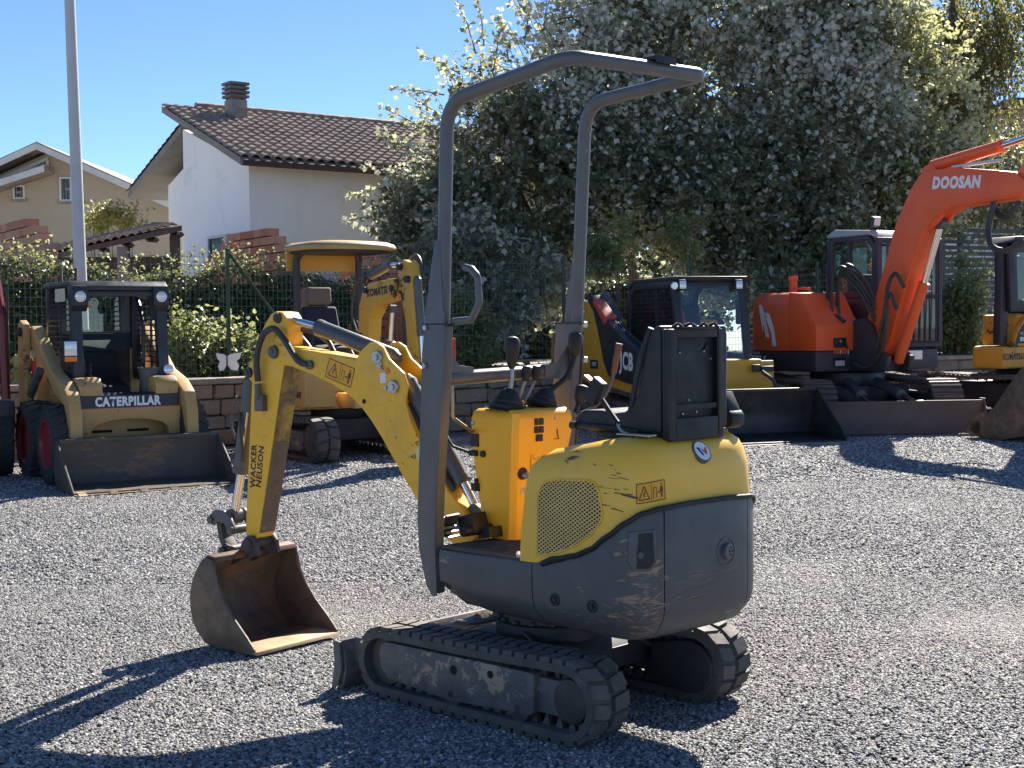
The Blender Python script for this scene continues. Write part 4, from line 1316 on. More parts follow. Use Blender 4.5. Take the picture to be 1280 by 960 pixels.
# warning sticker on the hood corner: frame, triangle, machine and man
def sticker(b_, poly, off): skin_poly(b_, poly, off)
def line_patch(b_, p, q, w, off, fn):
    (s0, z0), (s1, z1) = p, q
    L = math.hypot(s1 - s0, z1 - z0); ox, oz = -(z1 - z0) / L * w, (s1 - s0) / L * w
    n = max(1, int(L / 0.012)); vs = []
    for k in range(n + 1):
        s, z = s0 + (s1 - s0) * k / n, z0 + (z1 - z0) * k / n
        for u in (-1, 1): vs.append(fn(s + ox * u, z + oz * u, off))
    b_.add(vs, [(k * 2, k * 2 + 1, k * 2 + 3, k * 2 + 2) for k in range(n)])
def warning(place, parent):
    """pictogram in a unit frame 0..2 wide, 0..1 high placed by place(u,v,off)"""
    b_ = MB(TU_CUR); n = 8
    vs = [place(2 * i / n, v, 0.0) for v in (0, 1) for i in range(n + 1)]
    b_.add(vs, [(i, i + 1, n + 2 + i, n + 1 + i) for i in range(n)])
    st = b_.build('warning_sticker', M['orangeprint'], parent, smooth=0)
    b_ = MB(TU_CUR)
    def ln(p, q, w=0.03): line_patch(b_, p, q, w, 0.0006, place)
    for p, q in (((0, 0), (2, 0)), ((2, 0), (2, 1)), ((2, 1), (0, 1)), ((0, 1), (0, 0))): ln(p, q, 0.022)
    ln((1.0, 0), (1.0, 1), 0.014)
    tri = [(0.16, 0.16), (0.86, 0.16), (0.51, 0.86)]
    for i in range(3): ln(tri[i], tri[(i + 1) % 3], 0.03)
    ln((0.52, 0.28), (0.46, 0.48), 0.035); ln((0.46, 0.48), (0.58, 0.50), 0.03); ln((0.58, 0.5), (0.52, 0.64), 0.03)
    ln((1.15, 0.15), (1.15, 0.7), 0.018); ln((1.15, 0.7), (1.36, 0.7), 0.018); ln((1.36, 0.7), (1.36, 0.15), 0.018)
    ln((1.42, 0.42), (1.60, 0.42), 0.022); ln((1.60, 0.42), (1.54, 0.47), 0.018); ln((1.60, 0.42), (1.54, 0.37), 0.018)
    ln((1.74, 0.45), (1.74, 0.72), 0.07); ln((1.71, 0.14), (1.71, 0.46), 0.028); ln((1.78, 0.14), (1.78, 0.46), 0.028)
    ln((1.64, 0.42), (1.67, 0.7), 0.022); ln((1.84, 0.42), (1.81, 0.7), 0.022); ln((1.74, 0.76), (1.74, 0.86), 0.045)
    b_.build('pictogram', M['inkbrown'], st, smooth=0)
TU_CUR = TU
def hood_place(u, v, off):
    s = 0.940 + (1.050 - 0.940) * u / 2; z = 0.812 + 0.062 * v + 0.012 * u / 2
    return skin_pt(s, hood_fn(s, z)[0] - 0.0012 - off, z)
warning(hood_place, hood)
# dark scuffs where the boom has rubbed the hood
b = MB(TU); rs_ = random.Random(5)
for k in range(22):
    s = rs_.gauss(0.835, 0.03); z = rs_.choice([0.930, 0.915, 0.900, 0.862, 0.845, 0.80]) + rs_.uniform(-0.006, 0.006); L = rs_.uniform(0.006, 0.040)
    w = rs_.uniform(0.0006, 0.0020)
    line_patch(b, (s, z), (s + L, z - L * rs_.uniform(0.02, 0.28)), w, 0.0008, lambda s_, z_, o_: skin_pt(s_, hood_fn(s_, z_)[0] - 0.0006 - o_, z_))
line_patch(b, (0.885, 0.843), (0.945, 0.830), 0.0035, 0.0009, lambda s_, z_, o_: skin_pt(s_, hood_fn(s_, z_)[0] - 0.0014 - o_, z_))
islands(b, 'scuff_mark', paint('scuff_dark', (0.16, 0.085, 0.025), 0.6, (0.07, 0.04, 0.02), 60), hood, smooth=0)
# round badge
es2 = SH + 0.0
P0 = Vector(skin_pt(es2, hood_fn(es2, 0.962)[0], 0.962)); nn = (skin(es2)[1] * 0.84 + Vector((0, 0, 0.54))).normalized(); tt = Vector((-nn.y, nn.x, 0)).normalized(); tt = Vector((0, -1, 0))
up_ = nn.cross(tt).normalized(); 
FR = Matrix((tt, up_, nn)).transposed().to_4x4(); FR.translation = P0 + nn * 0.003
b = MB(TU @ FR); b.cyl((0, 0, -0.014), (0, 0, 0.002), 0.041, 0.040, 32); bd = b.build('badge', M['darkgrey'], hood, bevel=0.001)
b = MB(TU @ FR); b.cyl((0, 0, 0.0021), (0, 0, 0.0029), 0.0345, n=32); b.build('badge_face', M['white'], bd)
b = MB(TU @ FR); b.prism([(-0.024, 0.014), (-0.010, 0.014), (0.000, -0.016), (-0.008, -0.018)], 0.003, 0.0035, 'z'); b.build('badge_mark', paint('navy_print', (0.03, 0.035, 0.07), 0.4), bd)
b = MB(TU @ FR); b.prism([(0.000, 0.014), (0.010, 0.000), (0.018, 0.013), (0.026, 0.012), (0.016, -0.017), (0.008, -0.010), (0.002, -0.002)], 0.003, 0.0035, 'z'); b.build('badge_mark', M['redprint'], bd)
# small red reflector at the far rear corner
b = MB(TU); disc_on(b, 2 * SH - 1.0, 0.885, 0.009, 0.0); b.build('reflector', M['redprint'], hood)
b = MB(TU); b.box(-0.72, -0.38, -0.14, 0.13, 1.000, 1.022); b.build('hood_deck', M['black'], mini, bevel=0.006)

# -- floor
b = MB(TU); b.box(-0.23, 0.20, -0.345, 0.345, 0.553, 0.574); b.build('floor_plate', M['dark'], mini, bevel=0.004)
b = MB(TU); b.box(-0.215, 0.205, -0.33, 0.348, 0.5745, 0.586)
for k in range(9): b.box(-0.20, 0.19, 0.10 + k * 0.026, 0.108 + k * 0.026, 0.5855, 0.590)
b.build('floor_mat', M['mat'], mini, bevel=0.003)
b = MB(TU); b.prism([(-0.15, 0.30), (-0.205, 0.355), (-0.225, 0.35), (-0.225, 0.27)], 0.588, 0.600, 'z'); b.build('step_plate', M['steel'], mini, bevel=0.002)

# -- control console
b = MB(TU)
sec = lambda z, xr_, xf_, yl, yr: [(xr_ + 0.02, yl, z), (xf_ - 0.01, yl + 0.004, z), (xf_, yl - 0.01, z), (xf_, yr + 0.01, z), (xf_ - 0.01, yr, z), (xr_ + 0.02, yr, z), (xr_, yr + 0.02, z), (xr_ - 0.002, (yl + yr) / 2, z), (xr_, yl - 0.02, z)]
b.loft([sec(0.588, 0.085, 0.245, 0.108, -0.02), sec(0.66, 0.080, 0.255, 0.108, -0.05), sec(0.76, 0.072, 0.275, 0.11, -0.115), sec(0.88, 0.062, 0.295, 0.112, -0.175), sec(0.98, 0.056, 0.306, 0.113, -0.20),
        sec(1.035, 0.054, 0.306, 0.112, -0.202), sec(1.062, 0.058, 0.300, 0.108, -0.198), sec(1.074, 0.072, 0.288, 0.094, -0.185)])
con = b.build('control_console', M['orange_yellow'], mini, smooth=42)
b = MB(TU)
for z in (1.02, 0.85, 0.72): ring_bolt(b, (0.288, 0.1135, z), (0, 1, 0), 0.010, 0.007)
ring_bolt(b, (0.262, 0.111, 0.64), (0, 1, 0), 0.010, 0.007)
ring_bolt(b, (0.0545, -0.02, 1.035), (-1, 0, 0), 0.006, 0.005); ring_bolt(b, (0.0555, -0.09, 1.035), (-1, 0, 0), 0.006, 0.005)
islands(b, 'bolt', M['bolt'], con)
b = MB(TU)
for zz, h in ((0.955, 0.05), (0.775, 0.03)):
    b.box(0.255, 0.30, 0.112, 0.122, zz - h / 2, zz + h / 2)
b.cyl((0.262, 0.118, 0.905), (0.305, 0.120, 0.905), 0.012, n=10); b.cyl((0.23, 0.114, 0.905), (0.23, 0.126, 0.905), 0.013, n=12)
b.box(0.262, 0.275, 0.112, 0.128, 0.76, 0.81)
islands(b, 'hinge', M['black'], con, bevel=0.003)
b = MB(TU)
for yy, zz in ((0.006, 1.028), (-0.019, 1.028), (0.006, 0.998), (-0.019, 0.998)):
    b.box(0.049, 0.060, yy - 0.0105, yy + 0.0105, zz - 0.0125, zz + 0.0125)
b.box(0.049, 0.062, -0.024, 0.008, 0.954, 0.980)
islands(b, 'switch', M['black'], con, bevel=0.002)
b = MB(TU); b.cyl((0.060, 0.070, 0.838), (0.0685, 0.070, 0.838), 0.023, n=20); ky = b.build('key_socket', M['black'], con)
b = MB(TU); b.cyl((0.063, 0.066, 0.832), (0.044, 0.060, 0.830), 0.013, n=14); b.box(0.028, 0.045, 0.046, 0.070, 0.826, 0.832); b.build('key_barrel', M['steel'], ky)
b = MB(TU); b.box(0.0685, 0.0785, 0.014, 0.075, 0.758, 0.792); b.build('paper_label', M['label'], con)
b = MB(TU)
for yy in (0.055, 0.034): b.box(0.0675, 0.0684, yy - 0.0008, yy + 0.0008, 0.76, 0.79)
for zz in (0.768, 0.775, 0.782): b.box(0.0675, 0.0684, 0.038, 0.050, zz - 0.0007, zz + 0.0007); b.box(0.0675, 0.0684, 0.060, 0.070, zz - 0.0007, zz + 0.0007)
b.build('print', M['inkbrown'], con, smooth=0)
b = MB(TU)
def rect_line(y0, y1, z0, z1, x, w=0.0012):
    for a in ((y0, y1, z0 - w, z0 + w), (y0, y1, z1 - w, z1 + w), (y0 - w, y0 + w, z0, z1), (y1 - w, y1 + w, z0, z1)): b.box(x - 0.0008, x, *a)
rect_line(-0.075, 0.030, 0.845, 0.925, 0.060)
for yy in (0.005, -0.045):
    for k in range(12):
        a = k * math.pi / 6; b.box(0.0592, 0.060, yy + 0.015 * math.cos(a) - 0.002, yy + 0.015 * math.cos(a) + 0.002, 0.902 + 0.015 * math.sin(a) - 0.002, 0.902 + 0.015 * math.sin(a) + 0.002)
for k in range(9): b.box(0.0592, 0.060, -0.065 + (k % 3) * 0.03, -0.048 + (k % 3) * 0.03, 0.855 + (k // 3) * 0.008, 0.8575 + (k // 3) * 0.008)
for k, (dy, dz, l) in enumerate(((0, 0, 0.03), (0.004, 0.01, 0.012), (-0.003, -0.008, 0.014), (0.002, 0.02, 0.01))): b.box(0.0518, 0.0528, -0.105 + dy - 0.0012, -0.105 + dy + 0.0012, 0.965 + dz, 0.965 + dz + l)
b.box(0.0518, 0.0528, -0.118, -0.085, 0.957, 0.959)
b.build('print', M['inkbrown'], con, smooth=0)
def bellows(name, c, r, h, tilt=(0, 0), rings=4):
    prof = []
    for k in range(rings):
        f = k / rings; rr_ = r * (1 - 0.72 * f)
        prof += [(h * f, rr_), (h * (f + 0.5 / rings), rr_ * 0.80)]
    prof.append((h, r * 0.2))
    b_ = MB(TU); b_.lathe(c, (tilt[0], tilt[1], 1), prof, 20); return b_.build(name, M['black'], mini)
bellows('lever_boot', (0.17, 0.052, 1.068), 0.085, 0.085, (-0.1, -0.15))
b = MB(TU); b.tube(smooth_path([(0.165, 0.045, 1.10), (0.163, 0.030, 1.18), (0.165, 0.022, 1.25)]), 0.009, 10); lv = b.build('control_lever', M['steel'], mini)
b = MB(TU); b.lathe((0.165, 0.026, 1.225), (0.03, -0.08, 1), [(0, 0.010), (0.01, 0.016), (0.05, 0.024), (0.085, 0.030), (0.105, 0.030), (0.118, 0.022), (0.124, 0.008)], 18); b.build('knob', M['vinyl'], lv)
for a, e in (((-0.028, 1.07), (-0.064, 1.225)), ((-0.066, 1.07), (-0.118, 1.22))):
    b = MB(TU); b.tube([(0.20, a[0], a[1]), (0.185, (a[0] + e[0]) / 2, 1.14), (0.175, e[0] + 0.004, 1.19)], 0.006, 8); lv = b.build('control_lever', M['steel'], mini)
    b = MB(TU); b.lathe((0.178, e[0] + 0.008, 1.175), (-0.05, -0.1, 1), [(0, 0.011), (0.005, 0.014), (0.05, 0.0185), (0.058, 0.017)], 16); b.build('knob', M['vinyl'], lv)
bellows('lever_boot', (0.175, -0.135, 1.068), 0.082, 0.08, (-0.1, -0.45))
b = MB(TU); b.tube(smooth_path([(0.17, -0.155, 1.11), (0.168, -0.20, 1.145), (0.166, -0.27, 1.19), (0.166, -0.31, 1.26), (0.166, -0.315, 1.30)]), 0.010, 10); lv = b.build('control_lever', M['black'], mini)
b = MB(TU); b.lathe((0.166, -0.312, 1.265), (0, -0.1, 1), [(0, 0.012), (0.01, 0.020), (0.05, 0.029), (0.078, 0.029), (0.09, 0.024), (0.094, 0.01)], 18); b.build('knob', M['vinyl'], lv)
b = MB(TU); b.cyl((0.10, -0.245, 1.05), (0.10, -0.275, 1.10), 0.008, n=10); b.lathe((0.10, -0.27, 1.085), (0, -0.35, 1), [(0, 0.016), (0.02, 0.026), (0.05, 0.030), (0.065, 0.026), (0.072, 0.01)], 18); b.build('control_lever', M['vinyl'], mini)
# curved hand lever with a worn brown grip right of the console
b = MB(TU); b.tube(smooth_path([(0.08, -0.23, 1.04), (0.05, -0.30, 1.07), (0.02, -0.345, 1.13), (0.0, -0.36, 1.20), (-0.01, -0.365, 1.25)]), 0.008, 8); lv = b.build('hand_lever', M['cyl'], mini)
b = MB(TU); b.cyl((0.0, -0.36, 1.20), (-0.02, -0.372, 1.315), 0.012, 0.014, 12); b.build('grip', paint('worn_brown_grip', (0.16, 0.07, 0.04), 0.5), lv)
# safety lever with a red grip beside the left post
b = MB(TU); b.tube(fillet([(0.225, 0.270, 1.21), (0.235, 0.262, 1.05), (0.27, 0.14, 0.99), (0.285, 0.118, 0.99)], 0.03), 0.007, 8); lv = b.build('safety_lever', M['steel'], mini)
b = MB(TU); b.cyl((0.2245, 0.270, 1.20), (0.217, 0.274, 1.345), 0.013, 0.012, 12); b.build('grip', M['red'], lv)
b = MB(TU); b.tube(fillet([(0.30, 0.118, 0.905), (0.36, 0.16, 0.93), (0.39, 0.19, 1.00), (0.375, 0.165, 1.07)], 0.03), 0.006, 8); b.lathe((0.385, 0.178, 1.045), (-0.3, -0.45, 1), [(0, 0.010), (0.01, 0.014), (0.05, 0.017), (0.06, 0.01)], 12); b.build('control_lever', M['black'], mini)
# pedals
b = MB(TU); b.cbox((0.225, 0.175, 0.645), (0.075, 0.085, 0.075), (0, 0.3, 0.1)); b.cyl((0.20, 0.10, 0.625), (0.20, 0.25, 0.625), 0.02, n=12); b.cbox((0.17, 0.14, 0.615), (0.07, 0.07, 0.04), (0, 0.2, 0))
b.build('foot_pedal', M['black'], mini, bevel=0.005)
b = MB(TU)
b.cbox((0.285, 0.250, 0.640), (0.012, 0.085, 0.10), (0, -0.5, 0.25)); pp_ = b.build('pedal_plate', M['black'], mini, bevel=0.003)
b = MB(TU)
for k in range(5): b.cbox((0.2745 + 0.0095 * (k - 2), 0.248, 0.636 + 0.0175 * (k - 2)), (0.005, 0.07, 0.007), (0, -0.5, 0.25))
islands(b, 'pedal_tread', M['bolt'], pp_)

# -- seat
b = MB(TU)
sp_ = [(-0.300, 1.035), (-0.300, 1.072), (-0.335, 1.094), (-0.42, 1.096), (-0.48, 1.088), (-0.525, 1.094), (-0.562, 1.115), (-0.588, 1.16), (-0.604, 1.225), (-0.618, 1.29), (-0.636, 1.343), (-0.660, 1.376), (-0.685, 1.386), (-0.692, 1.35), (-0.688, 1.03), (-0.60, 1.024), (-0.36, 1.024)]
b.prism(sp_, -0.20, 0.150, 'y')
seat = b.build('seat', M['vinyl'], mini, bevel=0.030, seg=4, smooth=60)
b = MB(TU)
b.tube(smooth_path([(-0.30, 0.155, 1.040), (-0.42, 0.158, 1.040), (-0.53, 0.158, 1.035), (-0.60, 0.156, 1.03)], 5), 0.010, 8)
b.tube(smooth_path([(-0.552, 0.140, 1.10), (-0.585, 0.148, 1.20), (-0.615, 0.148, 1.30), (-0.645, 0.140, 1.375)], 5), 0.012, 8)
b.cyl((-0.285, 0.158, 1.040), (-0.315, 0.158, 1.040), 0.014, n=10)
b.build('seat_piping', M['black'], seat)
b = MB(TU); b.box(-0.70, -0.37, -0.18, 0.13, 1.0225, 1.0305); b.box(-0.70, -0.34, 0.08, 0.105, 1.006, 1.0225); b.build('seat_rail', M['dark'], mini, bevel=0.003)
# open document box on the seat back: a tray with a raised rim, a clip and a lower pocket
b = MB(TU)
BX0, BX1, by0, by1, bz0, bz1 = -0.694, -0.726, -0.135, 0.145, 1.008, 1.372
b.box(BX0 - 0.012, BX0, by0, by1, bz0, bz1)
for a in ((by0, by0 + 0.030, bz0, bz1), (by1 - 0.034, by1, bz0, bz1), (by0 + 0.030, by1 - 0.034, bz1 - 0.03, bz1), (by0 + 0.030, by1 - 0.034, bz0, bz0 + 0.07)):
    b.box(BX1, BX0 - 0.0105, *a)
bxo = b.build('document_box', M['black'], mini, bevel=0.007, seg=2)
b = MB(TU)
b.box(BX1 + 0.004, BX0 - 0.012, by0 + 0.031, by1 - 0.035, 1.105, 1.122)
for yy, s_ in ((0.085, 1), (-0.055, -1)): b.tube([(BX0 - 0.016, yy + 0.016 * s_, 1.325), (BX0 - 0.016, yy - 0.004 * s_, 1.298)], 0.003, 6)
islands(b, 'box_rib', M['black'], bxo)
b = MB(TU)
for yy, zz in ((0.075, 1.293), (-0.05, 1.296), (0.06, 1.09), (-0.01, 1.094), (0.03, 1.135), (-0.085, 1.27), (0.13, 1.10)): ring_bolt(b, (BX0 - 0.0125, yy, zz), (-1, 0, 0), 0.004, 0.005)
islands(b, 'screw', M['bolt'], bxo)
b = MB(TU)
for k, (ya, yb) in enumerate(((0.115, 0.060), (0.050, -0.01), (-0.02, -0.07), (-0.08, -0.12))): b.tube(smooth_path([(BX0 - 0.015, ya, 1.372 + 0.010 * (k % 2)), (BX0 - 0.02, (ya + yb) / 2, 1.388), (BX0 - 0.018, yb, 1.376)], 4), 0.006, 6)
islands(b, 'strap', M['black'], bxo)
# seat belt buckle on its stalk (near side) and retractor (far side)
b = MB(TU); b.tube(smooth_path([(-0.685, 0.20, 1.024), (-0.60, 0.20, 1.024), (-0.565, 0.20, 1.034), (-0.54, 0.20, 1.062)], 5), 0.006, 8); b.box(-0.70, -0.56, 0.18, 0.222, 1.0235, 1.028); st = b.build('belt_stalk', M['steel'], mini)
b = MB(TU); b.tube([(-0.543, 0.20, 1.058), (-0.505, 0.20, 1.10), (-0.475, 0.20, 1.135)], [0.013, 0.010, 0.009], 10); b.build('stalk_sleeve', M['black'], st)
b = MB(TU); b.cbox((-0.445, 0.20, 1.165), (0.050, 0.030, 0.088), (0, -0.55, 0)); bk = b.build('belt_buckle', M['black'], mini, bevel=0.006)
b = MB(TU); b.cbox((-0.414, 0.20, 1.206), (0.036, 0.022, 0.008), (0, -0.55, 0)); b.build('release_button', M['redprint'], bk)
b = MB(TU); b.cbox((-0.622, -0.275, 1.095), (0.062, 0.062, 0.095), (0, 0.5, 0)); b.cyl((-0.645, -0.31, 1.055), (-0.645, -0.24, 1.055), 0.034, n=18); rt = b.build('belt_retractor', M['black'], mini, bevel=0.006)
b = MB(TU); b.tube(smooth_path([(-0.61, -0.27, 1.03), (-0.625, -0.27, 1.005), (-0.58, -0.26, 0.998), (-0.52, -0.25, 1.012)], 5), 0.006, 8); b.build('bracket', M['steel'], rt)

# -- roll bar
b = MB(TU)
rp = fillet([(0.190, 0.34, 1.36), (0.150, 0.34, 2.196), (-0.285, 0.34, 2.244), (-0.452, 0.325, 2.272), (-0.475, -0.335, 2.280), (-0.34, -0.34, 2.275), (0.118, -0.34, 2.252), (0.182, -0.34, 1.36)], [0.13, 0.2, 0.11, 0.05, 0.2, 0.13], 8)
b.tube(rp, 0.0255, 16)
rb = b.build('roll_bar', M['bar'], mini)
for sg in (1, -1):
    b = MB(TU)
    dx = 0.0 if sg > 0 else 0.012
    pp = [(0.200 + dx, 1.70), (0.252 + dx, 1.47), (0.282 + dx, 1.29), (0.322 + dx, 0.67), (0.316 + dx, 0.56), (0.275 + dx, 0.43), (0.24 + dx, 0.395), (0.215 + dx, 0.40), (0.224 + dx, 0.60), (0.212 + dx, 0.80), (0.160 + dx, 1.22), (0.150 + dx, 1.44), (0.160 + dx, 1.45), (0.172 + dx, 1.70)]
    b.prism(pp, sg * 0.3625 if sg > 0 else sg * 0.3625, sg * 0.3665, 'y')
    po = b.build('post_plate', M['bar'], mini, bevel=0.0015)
    b = MB(TU)
    lower = [(0.316 + dx, 0.66), (0.275 + dx, 1.29), (0.262 + dx, 1.40), (0.160 + dx, 1.40), (0.162 + dx, 1.28), (0.215 + dx, 0.80), (0.226 + dx, 0.60), (0.224 + dx, 0.405), (0.245 + dx, 0.40), (0.27 + dx, 0.435), (0.31 + dx, 0.56)]
    b.prism(lower, sg * 0.315, sg * 0.362, 'y')
    b.build('post_foot', M['bar'], mini, bevel=0.010, seg=3)
    b = MB(TU)
    for xx, zz in ((0.268 + dx, 1.385), (0.276 + dx, 1.245)): ring_bolt(b, (xx - 0.012, sg * 0.3665, zz), (0, sg, 0), 0.012, 0.009)
    if sg < 0:
        for xx, zz in ((0.285, 1.39), (0.295, 1.252)): ring_bolt(b, (0.126, -0.328, zz), (-1, 0, 0), 0.014, 0.010)
    islands(b, 'bolt', M['bolt'], po)
    b = MB(TU); b.cyl((0.128 + dx, sg * 0.338, 1.395), (0.285 + dx, sg * 0.338, 1.395), 0.006, n=8); b.box(0.12 + dx, 0.275 + dx, sg * 0.338 - 0.0285, sg * 0.338 + 0.0285, 1.394, 1.400); b.build('fold_seam', M['dark'], po)
b = MB(TU); b.cyl((0.215, 0.316, 1.196), (0.235, -0.316, 1.212), 0.027, n=16)
for sg in (1, -1):
    yy = sg * 0.314
    b.prism([(yy, 1.31), (yy, 1.17), (yy - sg * 0.13, 1.185), (yy - sg * 0.13, 1.235), (yy - sg * 0.06, 1.245)], 0.20, 0.206, 'x')
b.build('cross_bar', M['bar'], mini, bevel=0.002)
b = MB(TU); b.tube(fillet([(0.135, 0.34, 1.405), (0.03, 0.34, 1.412), (-0.012, 0.34, 1.47), (-0.004, 0.34, 1.565), (0.03, 0.34, 1.592), (0.062, 0.34, 1.598)], [0.03, 0.05, 0.03, 0.03], 6), 0.0135, 12); b.sphere((0.062, 0.34, 1.598), 0.0136, 10, 6)
b.build('grab_handle', M['bar'], mini)
b = MB(TU); b.box(-0.505, -0.445, -0.155, -0.05, 2.302, 2.314); b.box(-0.507, -0.502, -0.155, -0.05, 2.29, 2.314); b.box(-0.449, -0.443, -0.155, -0.05, 2.29, 2.314); b.build('beacon_bracket', M['dark'], rb, bevel=0.002)
b = MB(TU); b.lathe((-0.43, 0.20, 2.276), (-1, 0.3, 0.1), [(0.0, 0.02), (0.027, 0.02), (0.028, 0.012)], 16); b.build('rust_spot', paint('rust_patch', (0.22, 0.07, 0.03), 0.7), rb)

# -- boom swing post
b = MB(TU); b.box(0.18, 0.33, -0.12, 0.19, 0.40, 0.545); b.box(0.30, 0.44, 0.005, 0.125, 0.44, 0.50); b.box(0.30, 0.44, 0.005, 0.125, 0.60, 0.655); b.cyl((0.40, 0.065, 0.40), (0.40, 0.065, 0.68), 0.035, n=18)
b.build('swing_post', M['cyl'], mini, bevel=0.006)
# -- boom (own frame TB: x forward along the arm, z up)
b = MB(TB)
outline = smooth_path([(0.99, 0, 1.262), (0.985, 0, 1.296), (0.958, 0, 1.316), (0.92, 0, 1.316)], 3)
top = [(p.x, p.z) for p in outline] + [(0.70, 1.290), (0.466, 1.258), (0.35, 1.232), (0.27, 1.17), (0.20, 1.07), (0.095, 0.900), (-0.014, 0.745), (-0.105, 0.655), (-0.145, 0.62), (-0.15, 0.58), (-0.12, 0.548), (-0.07, 0.535)]
bot = [(-0.03, 0.542), (0.04, 0.59), (0.125, 0.668), (0.22, 0.787), (0.279, 0.866), (0.33, 0.935), (0.39, 1.006), (0.45, 1.065), (0.519, 1.112), (0.60, 1.150), (0.722, 1.190), (0.85, 1.225), (0.955, 1.238)]
b.prism(top + bot, -0.058, 0.058, 'y')
boom = b.build('boom', M['yellow'], mini, bevel=0.006, seg=2)
ear = [(0.475, 1.235), (0.43, 1.295), (0.385, 1.325), (0.345, 1.328), (0.31, 1.310), (0.28, 1.262), (0.20, 1.205), (0.182, 1.155), (0.195, 1.09), (0.16, 1.00), (0.12, 0.94), (0.16, 0.93), (0.26, 1.05), (0.36, 1.13), (0.44, 1.17)]
for sg in (1, -1):
    b = MB(TB); b.prism(ear, sg * 0.0585, sg * 0.072, 'y'); eo = b.build('boom_ear', M['yellow'], boom, bevel=0.004)
    b = MB(TB)
    for xx, zz in ((0.335, 1.268), (0.25, 1.150)):
        b.lathe((xx, sg * 0.072, zz), (0, sg, 0), [(0, 0.028), (0.010, 0.028), (0.014, 0.024), (0.014, 0.013), (0.020, 0.012)], 22)
        dxx, dzz = (-0.016, -0.038) if zz > 1.2 else (0.04, -0.004)
        b.prism([(xx - 0.02, zz - 0.012), (xx + 0.02, zz + 0.012), (xx + dxx + 0.018, zz + dzz - 0.004), (xx + dxx - 0.012, zz + dzz - 0.014)], sg * 0.0725, sg * 0.079, 'y')
        b.cyl((xx + dxx, sg * 0.073, zz + dzz), (xx + dxx, sg * 0.085, zz + dzz), 0.009, n=6)
    islands(b, 'pin', M['bolt'], boom)
b = MB(TB); b.lathe((0.957, -0.072, 1.287), (0, 1, 0), [(0, 0.026), (0.012, 0.030), (0.132, 0.030), (0.144, 0.026), (0.146, 0.014), (0.150, 0.012)], 22); b.build('pin', M['cyl'], boom)
b = MB(TB); b.lathe((0.285, 0.0722, 1.213), (0, 1, 0), [(0, 0.013), (0.004, 0.012)], 16); b.build('plug', M['amber'], boom)
b = MB(TB); b.lathe((0.43, 0.0583, 1.087), (0, 1, 0), [(0, 0.010), (0.0008, 0.010)], 16); b.build('drain_hole', M['void'], boom)
b = MB(TB); b.box(0.295, 0.325, 0.0725, 0.0735, 1.165, 1.205); b.build('tag', M['white'], boom)
b = MB(TB); b.prism([(0.155, 0.905), (0.118, 0.915), (0.09, 0.882), (0.098, 0.860), (0.120, 0.866), (0.148, 0.860)], 0.0585, 0.0592, 'y'); b.build('bare_patch', paint('flaked_primer', (0.72, 0.58, 0.28), 0.5), boom)
TU_CUR = TB
def boom_place(u, v, off):
    # sticker corners measured on the near boom plate
    x = 0.623 + (0.479 - 0.623) * u / 2 + 0.027 * (1 - v) * 1.0; z = 1.262 + (1.219 - 1.262) * u / 2 - 0.076 * (1 - v)
    return (x, 0.0588 + off, z)
warning(boom_place, boom)
# -- dipper stick
b = MB(TB)
sp2 = [(0.985, 1.452), (0.955, 1.462), (0.915, 1.458), (0.888, 1.43), (0.885, 1.34), (0.905, 1.25), (0.935, 1.13), (1.018, 0.775), (1.085, 0.50), (1.10, 0.470), (1.135, 0.458), (1.168, 0.475), (1.175, 0.515), (1.165, 0.62), (1.116, 1.155), (1.148, 1.178), (1.155, 1.20), (1.135, 1.228), (1.115, 1.245), (1.072, 1.335), (1.025, 1.41)]
b.prism(sp2, -0.046, 0.046, 'y')
stick = b.build('dipper_stick', M['yellow'], mini, bevel=0.005)
for name, mt, pts in (('worn_plate', M['stickworn'], ((0.9, 1.245), (0.9365, 1.10), (0.985, 0.90))), ('worn_plate', M['stickbrown'], ((0.985, 0.898), (1.018, 0.760), (1.088, 0.492)))):
    b = MB(TB)
    for (a, c_) in zip(pts[:-1], pts[1:]):
        a2, c2 = Vector((a[0], 0, a[1])), Vector((c_[0], 0, c_[1]))
        d_ = (c2 - a2).normalized(); n_ = Vector((d_.z, 0, -d_.x)); n_ = n_ if n_.x < 0 else -n_
        q = [a2 + n_ * 0.0005, c2 + n_ * 0.0005]
        vs = [(p.x + n_.x * o_, y_, p.z + n_.z * o_) for o_ in (0.0, 0.0035) for p in q for y_ in (-0.0445, 0.0445)]
        b.add(vs, [(4, 5, 7, 6), (0, 4, 6, 2), (1, 3, 7, 5), (0, 1, 5, 4), (2, 6, 7, 3)])
    b.build(name, mt, stick, smooth=0)
lettering('WACKER', 0.046, (1.114, 0.0467, 0.785), (-0.075, 0, 1.0), (1, 0, 0.0), M['inkblack'], stick, bold=0.0016, M0=TB, width=0.95)
lettering('NEUSON', 0.046, (1.072, 0.0467, 0.785), (-0.14, 0, 1.0), (1, 0, 0.0), M['inkblack'], stick, bold=0.0016, M0=TB, width=0.95)
for xx, zz in ((0.942, 1.434), (1.132, 1.196)):
    b = MB(TB); b.lathe((xx, -0.058, zz), (0, 1, 0), [(0, 0.020), (0.01, 0.024), (0.106, 0.024), (0.116, 0.020), (0.118, 0.010), (0.122, 0.009)], 20); b.build('pin', M['hub'], stick)
